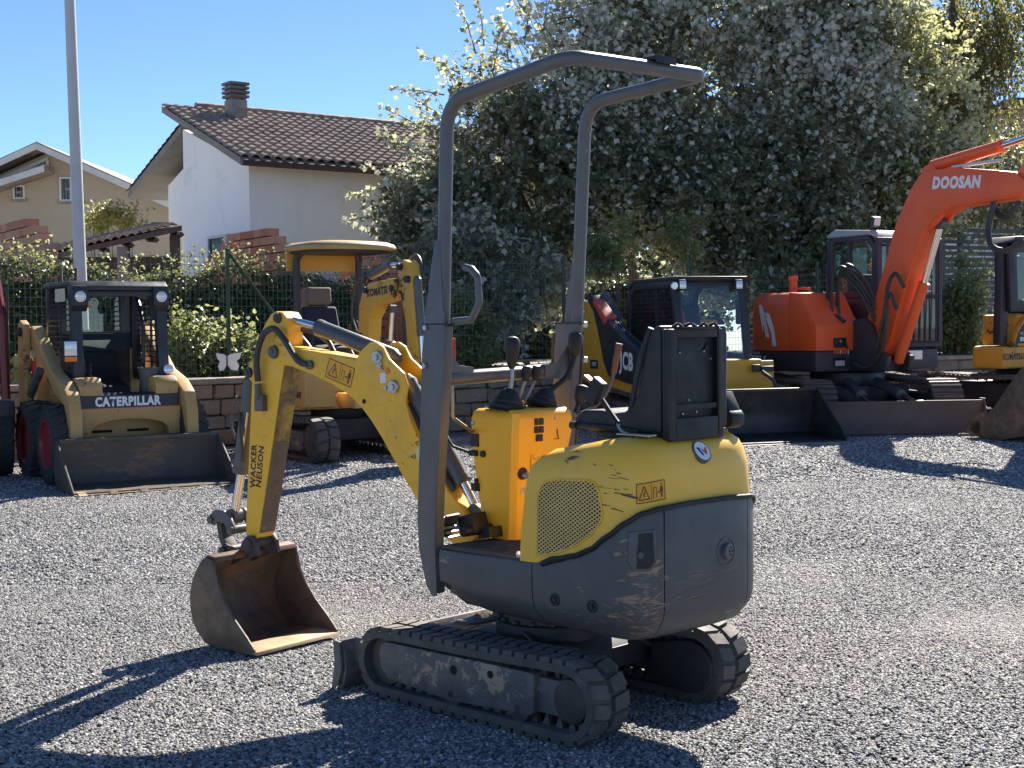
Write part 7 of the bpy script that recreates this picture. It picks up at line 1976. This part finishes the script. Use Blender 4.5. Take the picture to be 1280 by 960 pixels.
b = MB(); b.tube(fillet([(kx - 0.01, -0.27, 1.60), (kx - 0.01, -0.20, 2.0), (kx - 0.01, 0.1, 2.02)], 0.1), 0.016, 8); b.tube([(kx - 0.01, -0.27, 1.60), (kx - 0.01, 0.1, 1.62)], 0.012, 6); b.build('grab_handle', M['canopy'], ko2)

# ------------------------------------------------------------------ RED MACHINE cut by the left edge
rdm = thing('red_machine', 'red framed machine with a black tyre just inside the left edge', 'machine', (-5.42, 13.35, 0), R(90 + 205))
redp = paint('red_machine_paint', (0.16, 0.012, 0.016), 0.35, (0.12, 0.01, 0.014), 3)
tyre(rdm, (0.15, 0.46, 0.36), 0.36, 0.24, 1, cbm)
b = MB(); b.prism([(0.40, 0.74), (-0.5, 0.74), (-0.5, 0.42), (0.40, 0.46)], 0.30, 0.60, 'y'); b.build('mudguard', cbm, rdm, bevel=0.03)
b = MB(); b.tube(fillet([(0.40, 0.52, 0.75), (0.40, 0.50, 1.55), (0.22, 0.44, 2.12), (-0.6, 0.40, 2.16)], 0.15), 0.042, 10); b.build('cab_post', redp, rdm)
b = MB(); b.tube([(0.37, 0.525, 1.10), (-0.6, 0.525, 1.10)], 0.035, 8); b.build('cab_rail', redp, rdm)
b = MB(); b.tube([(0.40, 0.54, 0.76), (0.40, 0.55, 1.8)], 0.016, 8); b.build('door_edge', cbm, rdm)
b = MB(); b.prism([(0.36, 0.80), (-0.55, 0.80), (-0.55, 2.1), (0.18, 2.08), (0.36, 1.55)], 0.47, 0.476, 'y'); b.build('side_window', M['glassdark'], rdm, smooth=0)
b = MB(); b.box(-0.7, 0.38, -0.5, 0.30, 0.40, 1.0); b.build('body', redp, rdm, bevel=0.05)
tyre(rdm, (0.15, -0.56, 0.36), 0.36, 0.24, -1, cbm)
tyre(rdm, (-0.85, 0.46, 0.36), 0.36, 0.24, 1, cbm)

# ------------------------------------------------------------------ white paper butterfly on the fence post
(xp, yp), tp = along(FEN, 6.05 + SX)
bf = thing('butterfly_tag', 'white butterfly shaped tag fixed to the green fence post', 'tag', (xp - 0.02, yp - 0.05, 1.0), math.atan2(tp[1], tp[0]))
for sg in (1, -1):
    b = MB(); b.prism([(0.008 * sg, -0.05), (0.008 * sg, 0.06), (0.05 * sg, 0.085), (0.17 * sg, 0.10), (0.15 * sg, 0.03), (0.11 * sg, 0.0), (0.14 * sg, -0.06), (0.12 * sg, -0.12), (0.05 * sg, -0.11)], -0.004, 0.004, 'y')
    b.v = [(x, y - abs(x) * 0.35, z) for x, y, z in b.v]; b.build('wing', M['white'], bf, smooth=0)
b = MB(); b.lathe((0, -0.006, -0.09), (0, 0, 1), [(0, 0.004), (0.03, 0.010), (0.13, 0.009), (0.16, 0.004)], 8); b.build('body', M['black'], bf)
# ------------------------------------------------------------------ vegetation
def unit(a):
    return a / np.maximum(np.linalg.norm(a, axis=1, keepdims=True), 1e-9)

LEAF_LOBED = np.array([(0, 0, 0), (.30, .16, -.05), (.52, .52, -.13), (.20, .62, -.05), (0, 1.0, -.04), (-.20, .62, -.05), (-.52, .52, -.13), (-.30, .16, -.05)])
LOBED_F = np.array([(0, 1, 2, 3), (0, 3, 4, 5), (0, 5, 6, 7)])
LEAF_OVAL = np.array([(0, 0, 0), (.34, .32, -.10), (.26, .72, -.08), (0, 1.0, 0), (-.26, .72, -.08), (-.34, .32, -.10)])
OVAL_F = np.array([(0, 1, 2, 3), (0, 3, 4, 5)])

def leaves(name, pos, nrm, tang, size, mat, parent, shape='oval', width=1.0, kind=None):
    tpl, ff = (LEAF_LOBED, LOBED_F) if shape == 'lobed' else (LEAF_OVAL, OVAL_F)
    n = unit(nrm); t = tang - n * (tang * n).sum(1, keepdims=True); t = unit(t); bb = np.cross(t, n)
    V = pos[:, None, :] + size[:, None, None] * (tpl[None, :, 0:1] * width * bb[:, None, :] + tpl[None, :, 1:2] * t[:, None, :] + tpl[None, :, 2:3] * n[:, None, :])
    k = len(tpl); N = len(pos)
    F = (ff[None] + (np.arange(N) * k)[:, None, None]).reshape(-1, 4)
    o = array_mesh(name, V.reshape(-1, 3), F, mat, parent)
    if kind: o['kind'] = kind
    return o

def lumps(p, s=1.0, ph=0.0):
    x, y, z = p[:, 0] * s, p[:, 1] * s, p[:, 2] * s
    return (np.sin(2.1 * x + 1.3 * z + ph) * np.sin(1.7 * z - 0.9 * y + 2 * ph) + 0.6 * np.sin(4.3 * x - 2.2 * z + 3 * ph) * np.sin(3.9 * z + 1.1 * y)
            + 0.4 * np.sin(8.1 * x + 5.2 * y + ph) * np.sin(7.3 * z + ph))

def sample_blobs(blobs, n, rng, r0=0.55, thr=-0.5, ls=1.0, ph=0.0):
    """points in the outer volume of ellipsoids (cx,cy,cz,rx,ry,rz), thinned into clumps"""
    B = np.array(blobs, float)
    w = (B[:, 3] * B[:, 4] * B[:, 5]) ** (2 / 3); w /= w.sum()
    out, nr = [], []
    got = 0
    while got < n:
        k = rng.choice(len(B), n, p=w)
        d = unit(rng.normal(size=(n, 3)))
        r = rng.uniform(r0 ** 3, 1.0, n) ** (1 / 3)
        p = B[k, :3] + d * r[:, None] * B[k, 3:6]
        keep = lumps(p, ls, ph) + rng.normal(0, 0.25, n) > thr
        p, d = p[keep], d[keep]
        out.append(p); nr.append(unit(d / B[k[keep], 3:6])); got += len(p)
    return np.concatenate(out)[:n], np.concatenate(nr)[:n]

def shoot_leaves(base, outw, rng, L, per, up=0.5, wander=0.5, droop=0.0, leaf=(0.07, 0.11), top_out=1.0, top_up=0.6, rnd=0.9):
    n = len(base)
    d = unit(outw * 0.7 + np.array([0, 0, up]) + rng.normal(0, wander, (n, 3)))
    t = (np.arange(per) + rng.uniform(0, 1, (n, per))) / per
    ln = rng.uniform(L[0], L[1], n)
    P = base[:, None, :] + d[:, None, :] * (t * ln[:, None])[:, :, None]
    P[:, :, 2] -= droop * (t * ln[:, None]) ** 2
    side = rng.normal(0, 1, (n, per, 3)); side *= 0.055
    P = (P + side).reshape(-1, 3)
    O = np.repeat(outw, per, 0)
    N = O * top_out + np.array([0, 0, top_up]) + rng.normal(0, rnd, P.shape)
    Tn = rng.normal(0, 0.6, P.shape) + np.array([0, 0, -0.6]) + O * 0.5
    S = rng.uniform(leaf[0], leaf[1], len(P))
    return P, N, Tn, S, d, ln

def twig_mesh(name, A, Bq, parent, r0=0.009, r1=0.003):
    n = len(A); ax = unit(Bq - A); u = unit(np.cross(ax, np.array([0.3, 0.2, 1.0]))); w = np.cross(ax, u)
    mid = (A + Bq) / 2 + np.array([0, 0, 0.03])
    rings = []
    for P_, rr_ in ((A, r0), (mid, (r0 + r1) / 2), (Bq, r1)):
        for k in range(3):
            a = 2.0944 * k; rings.append(P_ + (u * math.cos(a) + w * math.sin(a)) * rr_)
    V = np.stack(rings, 1).reshape(-1, 3)
    f = np.array([(3 * q + k, 3 * q + (k + 1) % 3, 3 * q + 3 + (k + 1) % 3, 3 * q + 3 + k) for q in range(2) for k in range(3)])
    F = (f[None] + (np.arange(n) * 9)[:, None, None]).reshape(-1, 4)
    return array_mesh(name, V, F, twig_m, parent)

bark = paint('grey_bark', (0.13, 0.105, 0.085), 0.9, (0.085, 0.07, 0.058), 3, (0.20, 0.18, 0.155), (0.55, 0.75), 7, bump_scale=16, bump_s=0.6)
twig_m = paint('twig_bark', (0.14, 0.11, 0.075), 0.8)
poplar_m = leaf_mat('white_poplar_leaf', (0.050, 0.066, 0.038), (0.10, 0.115, 0.06), (0.70, 0.72, 0.67), 0.46, tcol=(0.66, 0.67, 0.42))
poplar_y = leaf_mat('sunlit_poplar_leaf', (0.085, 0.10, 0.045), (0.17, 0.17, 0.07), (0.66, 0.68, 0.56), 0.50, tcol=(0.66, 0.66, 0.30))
willow_m = leaf_mat('birch_leaf', (0.07, 0.08, 0.028), (0.13, 0.115, 0.035), (0.19, 0.19, 0.09), 0.40, tcol=(0.50, 0.48, 0.16))
hedge_m = leaf_mat('hedge_leaf', (0.024, 0.044, 0.017), (0.048, 0.075, 0.025), (0.06, 0.09, 0.04), 0.20)
bush_m = leaf_mat('bush_leaf', (0.085, 0.115, 0.045), (0.15, 0.18, 0.075), (0.24, 0.27, 0.16), 0.45)
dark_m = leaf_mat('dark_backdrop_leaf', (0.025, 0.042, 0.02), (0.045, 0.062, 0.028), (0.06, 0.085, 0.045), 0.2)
grey_m = leaf_mat('grey_olive_leaf', (0.09, 0.11, 0.075), (0.14, 0.16, 0.11), (0.36, 0.38, 0.32), 0.2)
yel_m = leaf_mat('yellow_leaf', (0.20, 0.19, 0.03), (0.34, 0.27, 0.03), (0.28, 0.25, 0.06), 0.4)  # yellow tone on both leaf faces

def limbs(parent, root, blobs, r, rng, name='trunk', twigs=0, fork=1.6, lean=(0, 0)):
    """tapered trunk, limbs reaching into the crown, and thinner branches"""
    root = Vector(root)
    b = MB()
    fz = root + Vector((lean[0], lean[1], fork))
    mid = root.lerp(fz, 0.5) + Vector((rng.uniform(-.05, .05), rng.uniform(-.05, .05), 0))
    pth = smooth_path([root - Vector((0, 0, 0.15)), mid, fz], 5)
    b.tube(pth, [r * 1.35] + [r * (1.12 - 0.25 * k / len(pth)) for k in range(1, len(pth))], 10)
    b.build(name, bark, parent)
    b = MB()
    for B in blobs:
        c = Vector(B[:3])
        m = fz.lerp(c, 0.5) + Vector((rng.uniform(-.2, .2), rng.uniform(-.2, .2), rng.uniform(0, .3)))
        tip = c + Vector((rng.uniform(-.3, .3) * B[3], 0, B[5] * 0.75))
        pp = smooth_path([fz - Vector((0, 0, 0.1)), m, c, tip], 5)
        b.tube(pp, [r * 0.72 * (1 - 0.85 * k / len(pp)) for k in range(len(pp))], 7)
        for q in range(twigs):
            st = pp[rng.integers(len(pp) // 3, len(pp))]
            d = unit(rng.normal(size=(1, 3)))[0]
            en = c + Vector((d[0] * B[3], d[1] * B[4], d[2] * B[5])) * 0.9
            mm = st.lerp(en, 0.5) + Vector((0, 0, 0.12))
            b.tube([st, mm, en], [r * 0.2, r * 0.13, r * 0.05], 5)
    b.build('branch', bark, parent)

def poplar(label, root, r, blobs, nsh, seed, mat, fork=1.4, leafsz=(0.085, 0.135), per=15, thr=-0.45, top_out=1.0, top_up=0.45, rnd=0.85, lean=(0, 0), drooping=(), sprays=()):
    rng = np.random.default_rng(seed)
    t = thing('poplar_tree', label, 'tree', (0, 0, 0), 0, 'white poplars behind the fence')
    limbs(t, root, blobs, r, rng, twigs=9, fork=fork, lean=lean)
    p, o = sample_blobs(blobs, nsh, rng, 0.42, thr, 0.8, seed)
    low_b = [B for B in blobs if B[2] < 4.3]
    if low_b:                                                    # the lower crown is much denser
        p2, o2 = sample_blobs(low_b, int(nsh * 0.75), rng, 0.3, thr - 0.2, 0.8, seed)
        p, o = np.concatenate([p, p2]), np.concatenate([o, o2])
    P, N, Tn, S, d, ln = shoot_leaves(p, o, rng, (0.35, 0.9), per, 0.35, 0.55, 0.12, leafsz, top_out, top_up, rnd)
    # high, sunlit leaves turn their upper face to the sun; low shaded ones hang facing outwards
    w = np.clip((P[:, 2] - 4.0) / 2.0 + rng.normal(0, 0.25, len(P)), 0, 1)[:, None]
    w = w * np.clip(0.72 + 0.5 * lumps(P, 0.9, seed * 1.7), 0.05, 1)[:, None]
    N = N * (1 - w) + w * (np.array([sd.x, sd.y, sd.z]) * 1.1 + rng.normal(0, 0.75, P.shape))
    twig_mesh('twig', p - o * 0.25, p + d * ln[:, None], t)
    parts = [(P, N, Tn, S)]
    tw = MB()
    for (x, y, z, dx, dy, dz, L) in sprays:                       # long single shoots standing out of the crown
        dd = unit(np.array([[dx, dy, dz]], float))
        base = np.repeat(np.array([[x, y, z]], float), 1, 0)
        nn = int(L * 42)
        tt = rng.uniform(0.05, 1, nn)
        PP = base + dd * (tt * L)[:, None] + rng.normal(0, 0.055, (nn, 3)) * (1.2 - tt[:, None] * 0.6)
        parts.append((PP, rng.normal(0, 1, (nn, 3)), rng.normal(0, .6, (nn, 3)) + dd, rng.uniform(*leafsz, nn)))
        e = np.array([x, y, z]) + dd[0] * L
        tw.tube([(x, y, z), tuple((np.array([x, y, z]) + e) / 2 + 0.03), tuple(e)], [0.016, 0.011, 0.004], 5)
    if sprays: tw.build('shoot', twig_m, t)
    P, N, Tn, S = [np.concatenate(q) for q in zip(*parts)]
    leaves('crown', P, N, Tn, S, mat, t, 'lobed')
    return t

def px(x, y, d):
    """centre of a crown given as bearing and height at distance d (metres)"""
    return ((x - 640) / 1750 * d, d, 1.386 + (408 - y) / 1750 * d)

def bl(x, y, d, rx, rz, ry=None):
    c = px(x, y, d)
    return (c[0], c[1], c[2], rx, ry or rx * 0.55, rz)

poplar('white poplar with drooping left branches reaching in front of the white house roof', (0.86, 25.6, 0.7), 0.13,
       [bl(630, 185, 25.5, 1.35, 1.3), bl(585, 275, 25.0, 1.15, 1.0), bl(710, 115, 25.8, 1.6, 1.5), bl(640, 300, 24.8, 1.4, 1.2), bl(610, 350, 24.4, 1.1, 0.75),
        bl(535, 290, 24.6, 0.7, 0.6), bl(700, 220, 25.2, 1.5, 1.5), bl(640, 360, 21.6, 0.8, 0.5), bl(590, 330, 21.8, 0.7, 0.55), bl(680, 370, 21.8, 0.45, 0.4)],
       1750, 1, poplar_m, 1.9, per=14, thr=-0.3,
       sprays=[(px(600, 70, 25.5) + (-.35, 0, 1, 1.15)), (px(580, 95, 25.3) + (-.9, 0, .45, 0.85)), (px(560, 120, 25.2) + (-1, 0, .12, 0.9)), (px(545, 170, 25) + (-.9, 0, .5, 1.1)),
               (px(525, 190, 25) + (-1, 0, .5, 0.8)), (px(500, 230, 24.6) + (-.8, 0, -.2, 0.9)), (px(480, 270, 24.6) + (-1, 0, -.1, 0.7)), (px(520, 215, 24.8) + (-.8, 0, .1, .9)),
               (px(660, 60, 25.6) + (.1, 0, 1, 1.0)), (px(620, 95, 25.5) + (.15, 0, 1, .8)), (px(590, 140, 25.2) + (-.5, 0, 1, .9)), (px(610, 60, 25.5) + (-.15, 0, 1, .9)), (px(575, 230, 25) + (-1, 0, .25, 1.2)), (px(560, 260, 24.8) + (-1, 0, 0, 1.3)), (px(550, 300, 24.6) + (-1, 0, -.1, 1.2)), (px(555, 200, 25) + (-.9, 0, .3, 1.1)), (px(530, 320, 24.6) + (-.9, 0, -.35, .9)), (px(640, 80, 25.5) + (-.2, 0, 1, .8)), (px(570, 160, 25.2) + (-.8, 0, .6, .9))])
poplar('tall white poplar with a slim pale trunk in the middle of the row', (2.35, 26.6, 0.7), 0.105,
       [bl(850, 70, 26.5, 2.0, 1.9), bl(800, 200, 26, 1.7, 1.5), bl(900, 190, 26.2, 1.7, 1.5), bl(830, 20, 27, 1.9, 1.6), bl(760, 60, 26.6, 1.3, 1.3), bl(880, 260, 25.6, 1.4, 0.8)],
       1500, 2, poplar_m, 3.2, per=14, rnd=1.15, thr=-0.3)
poplar('dense dark white poplar standing behind the orange excavator', (4.75, 26.8, 0.7), 0.17,
       [bl(960, 260, 26, 1.5, 1.5), bl(1010, 170, 26.5, 1.8, 1.7), bl(960, 60, 27, 2.1, 1.9), bl(930, 330, 25.6, 1.0, 0.8), bl(1010, 320, 26, 1.0, 0.9), bl(1040, 40, 27.3, 1.7, 1.6)],
       2000, 3, poplar_m, 2.2, per=14, thr=-0.4)
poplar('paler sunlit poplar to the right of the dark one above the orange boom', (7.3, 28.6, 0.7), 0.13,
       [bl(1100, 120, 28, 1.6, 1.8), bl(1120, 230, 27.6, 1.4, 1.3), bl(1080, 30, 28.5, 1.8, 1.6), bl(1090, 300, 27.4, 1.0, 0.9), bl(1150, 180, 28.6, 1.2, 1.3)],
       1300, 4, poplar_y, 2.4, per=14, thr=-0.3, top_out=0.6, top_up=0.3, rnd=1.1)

def weeping(label, root, blobs, n, seed, mat):
    rng = np.random.default_rng(seed)
    t = thing('weeping_birch', label, 'tree', (0, 0, 0), 0)
    limbs(t, root, blobs, 0.14, rng, twigs=8, fork=3.4)
    p, o = sample_blobs(blobs, n, rng, 0.5, -0.3, 0.9, seed)
    per = 26
    L = rng.uniform(0.7, 2.3, n)
    tt = (np.arange(per) + rng.uniform(0, 1, (n, per))) / per
    sway = rng.normal(0, 0.12, (n, 2))
    P = np.zeros((n, per, 3))
    P[:, :, 0] = p[:, None, 0] + o[:, None, 0] * 0.5 * np.sqrt(tt) + sway[:, None, 0] * tt
    P[:, :, 1] = p[:, None, 1] + o[:, None, 1] * 0.5 * np.sqrt(tt) + sway[:, None, 1] * tt
    P[:, :, 2] = p[:, None, 2] - tt * L[:, None]
    P = P.reshape(-1, 3) + rng.normal(0, 0.03, (n * per, 3))
    leaves('crown', P, rng.normal(0, 1, P.shape), rng.normal(0, .45, P.shape) + np.array([0, 0, -1.0]), rng.uniform(0.07, 0.12, len(P)), mat, t, 'oval', 0.8)
    tw = MB()
    for i in range(0, n, 2):
        a = p[i]; e = a + np.array([o[i, 0] * 0.5 + sway[i, 0], o[i, 1] * 0.5 + sway[i, 1], -L[i]])
        tw.tube([tuple(a), tuple(a * 0.45 + e * 0.55 + np.array([o[i, 0] * .12, 0, 0.1])), tuple(e)], [0.008, 0.006, 0.003], 3, caps=False)
    tw.build('shoot', twig_m, t)
weeping('weeping birch with hanging yellow green strands at the right', (9.6, 31.5, 0.7),
        [bl(1190, 20, 31, 1.7, 1.0), bl(1170, 95, 31, 1.1, 1.1), bl(1225, 60, 31, 0.75, 0.9), bl(1140, 40, 32, 1.2, 1.2), bl(1185, 170, 31.4, 0.8, 0.9)], 950, 5, willow_m)

def bush(name, label, cat, blobs, n, seed, mat, leafsz=(0.05, 0.09), per=9, shape='oval', group=None, base=None, L=(0.15, 0.4)):
    rng = np.random.default_rng(seed)
    t = thing(name, label, cat, (0, 0, 0), 0, group)
    p, o = sample_blobs(blobs, n, rng, 0.4, -0.6, 2.0, seed)
    P, N, Tn, S, d, ln = shoot_leaves(p, o, rng, L, per, 0.6, 0.45, 0.0, leafsz, 0.6, 0.8, 0.8)
    leaves('foliage', P, N, Tn, S, mat, t, shape)
    b = MB()
    for B in blobs:
        g = base or WALL_Z - 0.1
        for q in range(4):
            e = (B[0] + rng.uniform(-.5, .5) * B[3], B[1] + rng.uniform(-.4, .4) * B[4], B[2] + B[5] * 0.5)
            b.tube([(B[0] + rng.uniform(-.08, .08), B[1], g), ((B[0] + e[0]) / 2 + .03, (B[1] + e[1]) / 2, (g + e[2]) / 2), e], [0.018, 0.012, 0.004], 5)
    b.build('stem', twig_m, t)
    return t

def hedge_run(label, line, s0, s1, z0, z1, thick, n, seed, mat, leafsz, shoots=0):
    rng = np.random.default_rng(seed)
    t = thing('hedge', label, 'hedge', (0, 0, 0))
    s = rng.uniform(s0, s1, n)
    pts = np.array([along(line, v) [0] + along(line, v)[1] for v in s])
    tx, ty = pts[:, 2], pts[:, 3]
    u = rng.uniform(0, 1, n)
    face = rng.uniform(0, 1, n)
    topz = z1 + 0.10 * np.sin(s * 2.3 + seed) + 0.07 * np.sin(s * 5.9)
    bul = 0.10 * np.sin(s * 3.1) * np.sin(u * 9 + s) + 0.05 * np.sin(s * 11 + u * 17)
    is_top = face > 0.76
    off = np.where(is_top, rng.uniform(0, thick, n), rng.uniform(0, 0.22, n) - bul)
    z = np.where(is_top, topz + rng.normal(0, 0.035, n), z0 + (topz - z0) * u)
    P = np.stack([pts[:, 0] - ty * off, pts[:, 1] + tx * off, z], 1)
    fx, fy = ty, -tx
    N = np.where(is_top[:, None], np.array([0, 0, 1.0]), np.stack([fx, fy, np.full(n, 0.35)], 1)) + rng.normal(0, 0.65, (n, 3))
    Tn = np.stack([fx * .3, fy * .3, np.full(n, -0.9)], 1) + rng.normal(0, 0.5, (n, 3))
    arrs = [(P, N, Tn, rng.uniform(*leafsz, n))]
    if shoots:
        ss = rng.uniform(s0, s1, shoots)
        q = np.array([along(line, v)[0] + along(line, v)[1] for v in ss])
        base = np.stack([q[:, 0] - q[:, 3] * 0.2, q[:, 1] + q[:, 2] * 0.2, z1 + 0.10 * np.sin(ss * 2.3 + seed) + 0.02], 1)
        o = unit(np.stack([rng.normal(0, .5, shoots), rng.normal(-.3, .4, shoots), np.full(shoots, 0.6)], 1))
        sh_ = (shoot_leaves(base, o, rng, (0.12, 0.48), 11, 0.9, 0.4, 0.25, (0.035, 0.065), 0.4, 0.7, 0.8)[:4])
        leaves('sun_toned_shoots', *sh_, bush_m, t)  # brighter leaf colour puts the sunlit look into the top shoots
    P, N, Tn, S = [np.concatenate(a) for a in zip(*arrs)]
    leaves('foliage', P, N, Tn, S, mat, t)
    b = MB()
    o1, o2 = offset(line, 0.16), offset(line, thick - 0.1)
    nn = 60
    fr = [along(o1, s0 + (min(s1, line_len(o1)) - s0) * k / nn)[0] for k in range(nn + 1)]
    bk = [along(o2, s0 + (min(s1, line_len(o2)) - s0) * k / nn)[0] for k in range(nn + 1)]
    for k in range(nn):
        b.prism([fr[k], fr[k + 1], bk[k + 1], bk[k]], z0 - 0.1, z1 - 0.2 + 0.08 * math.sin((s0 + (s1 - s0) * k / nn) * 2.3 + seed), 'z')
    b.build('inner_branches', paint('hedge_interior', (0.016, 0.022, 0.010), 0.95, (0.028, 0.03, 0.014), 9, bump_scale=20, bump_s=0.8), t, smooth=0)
    return t

HL = offset(WALL, 2.15)
hedge_run('clipped green hedge behind the wire fence with sunlit yellow green top', HL, 0.2, 9.3 + SX, WALL_Z - 0.06, 2.13, 0.6, 33000, 3, hedge_m, (0.045, 0.08), 280)
hedge_run('dark hedge added to fill the gloom under the poplars', offset(WALL, 7.6), 8.0 + SX, 21.0 + SX, WALL_Z - 0.06, 2.3, 0.9, 15000, 8, dark_m, (0.07, 0.11), 60)  # added hedge standing in for the darkness under the trees

G1 = 'bushes growing in the raised bed'
bush('leafy_bush', 'pale green bush between the skid steer and the fence post', 'bush',
     [bl(236, 425, 17.45, 0.18, 0.32, .15), bl(225, 452, 17.3, 0.24, 0.25, .15), bl(262, 465, 17.6, 0.30, 0.19, .15)], 330, 21, bush_m, group=G1)
bush('leafy_bush', 'low broad leaved bush behind the white paper butterfly', 'bush',
     [bl(288, 440, 17.85, 0.28, 0.27, .15), bl(310, 458, 17.95, 0.30, 0.24, .15), bl(330, 466, 18.1, 0.27, 0.2, .15)], 330, 22, bush_m, group=G1)
bush('leafy_bush', 'yellow green bush behind the left roll bar of the near excavator', 'bush',
     [bl(588, 430, 19.6, 0.33, 0.38), bl(600, 465, 19.4, 0.42, 0.25), bl(578, 400, 19.8, 0.2, 0.3)], 480, 23, bush_m, group=G1)
bush('leafy_bush', 'sunlit bush beside the yellow cab at the right', 'bush',
     [bl(1198, 395, 24.6, 0.35, 0.42), bl(1212, 345, 25, 0.2, 0.35), bl(1195, 425, 24.5, 0.45, 0.3)], 520, 24, bush_m, (0.07, 0.11), group=G1)
bush('leafy_bush', 'bright yellow green shrub behind the black loader cab', 'bush',
     [bl(770, 305, 23.4, 0.25, 0.3), bl(862, 300, 23.6, 0.3, 0.3), bl(752, 330, 23.2, .25, .25)], 260, 25, bush_m, (0.06, 0.1), group=G1)
bush('yellow_shrub', 'yellow shrub between the beige house and the porch roof', 'shrub',
     [bl(140, 272, 28.5, 0.42, 0.2), bl(165, 268, 28.6, 0.25, 0.16), bl(122, 280, 28.5, .25, .18)], 150, 26, yel_m, base=0.7)
bush('olive_tree', 'grey green olive tree at the right edge above the yellow cab', 'tree',
     [bl(1265, 215, 33, 0.9, 0.8), bl(1235, 250, 32.5, 0.7, 0.6), bl(1275, 265, 32, 0.8, 0.7), bl(1215, 285, 32, .7, .5)], 900, 27, grey_m, (0.07, 0.12), L=(0.2, 0.6))
bush('grass_clump', 'dry grass clump on top of the wall left of the skid steer', 'grass',
     [bl(28, 468, 15.7, 0.2, 0.08), bl(45, 464, 15.8, 0.1, 0.1)], 130, 28, paint('dry_grass', (0.32, 0.30, 0.13), 0.7, (0.2, 0.22, 0.08), 9), (0.16, 0.26), 3, L=(0.05, 0.1))

rng0 = np.random.default_rng(31)
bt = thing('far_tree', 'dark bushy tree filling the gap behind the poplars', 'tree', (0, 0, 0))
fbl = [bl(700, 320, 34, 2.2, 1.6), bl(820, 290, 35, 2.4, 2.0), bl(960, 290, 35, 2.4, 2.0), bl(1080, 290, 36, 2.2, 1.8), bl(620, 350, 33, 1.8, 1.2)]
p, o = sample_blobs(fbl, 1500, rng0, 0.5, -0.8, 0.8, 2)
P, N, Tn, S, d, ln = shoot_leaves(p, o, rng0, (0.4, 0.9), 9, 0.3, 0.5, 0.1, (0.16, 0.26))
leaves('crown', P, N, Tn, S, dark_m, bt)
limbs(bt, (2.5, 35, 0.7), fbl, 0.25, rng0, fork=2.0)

# fallen leaves under the poplars and weeds along the wall foot
rngw = np.random.default_rng(77)
n = 1500
s = rngw.uniform(0.2, 22, n) + SX
q = np.array([along(WALL, v)[0] + along(WALL, v)[1] for v in s])
off = rngw.uniform(0.5, 3.2, n)
P = np.stack([q[:, 0] - q[:, 3] * off, q[:, 1] + q[:, 2] * off, np.full(n, WALL_Z - 0.055) + rngw.uniform(0, .03, n)], 1)
o = leaves('ground_cover', P, rngw.normal(0, .4, (n, 3)) + np.array([0, 0, 1.0]), rngw.normal(0, 1, (n, 3)), rngw.uniform(0.06, 0.13, n), bush_m, None, kind='stuff')
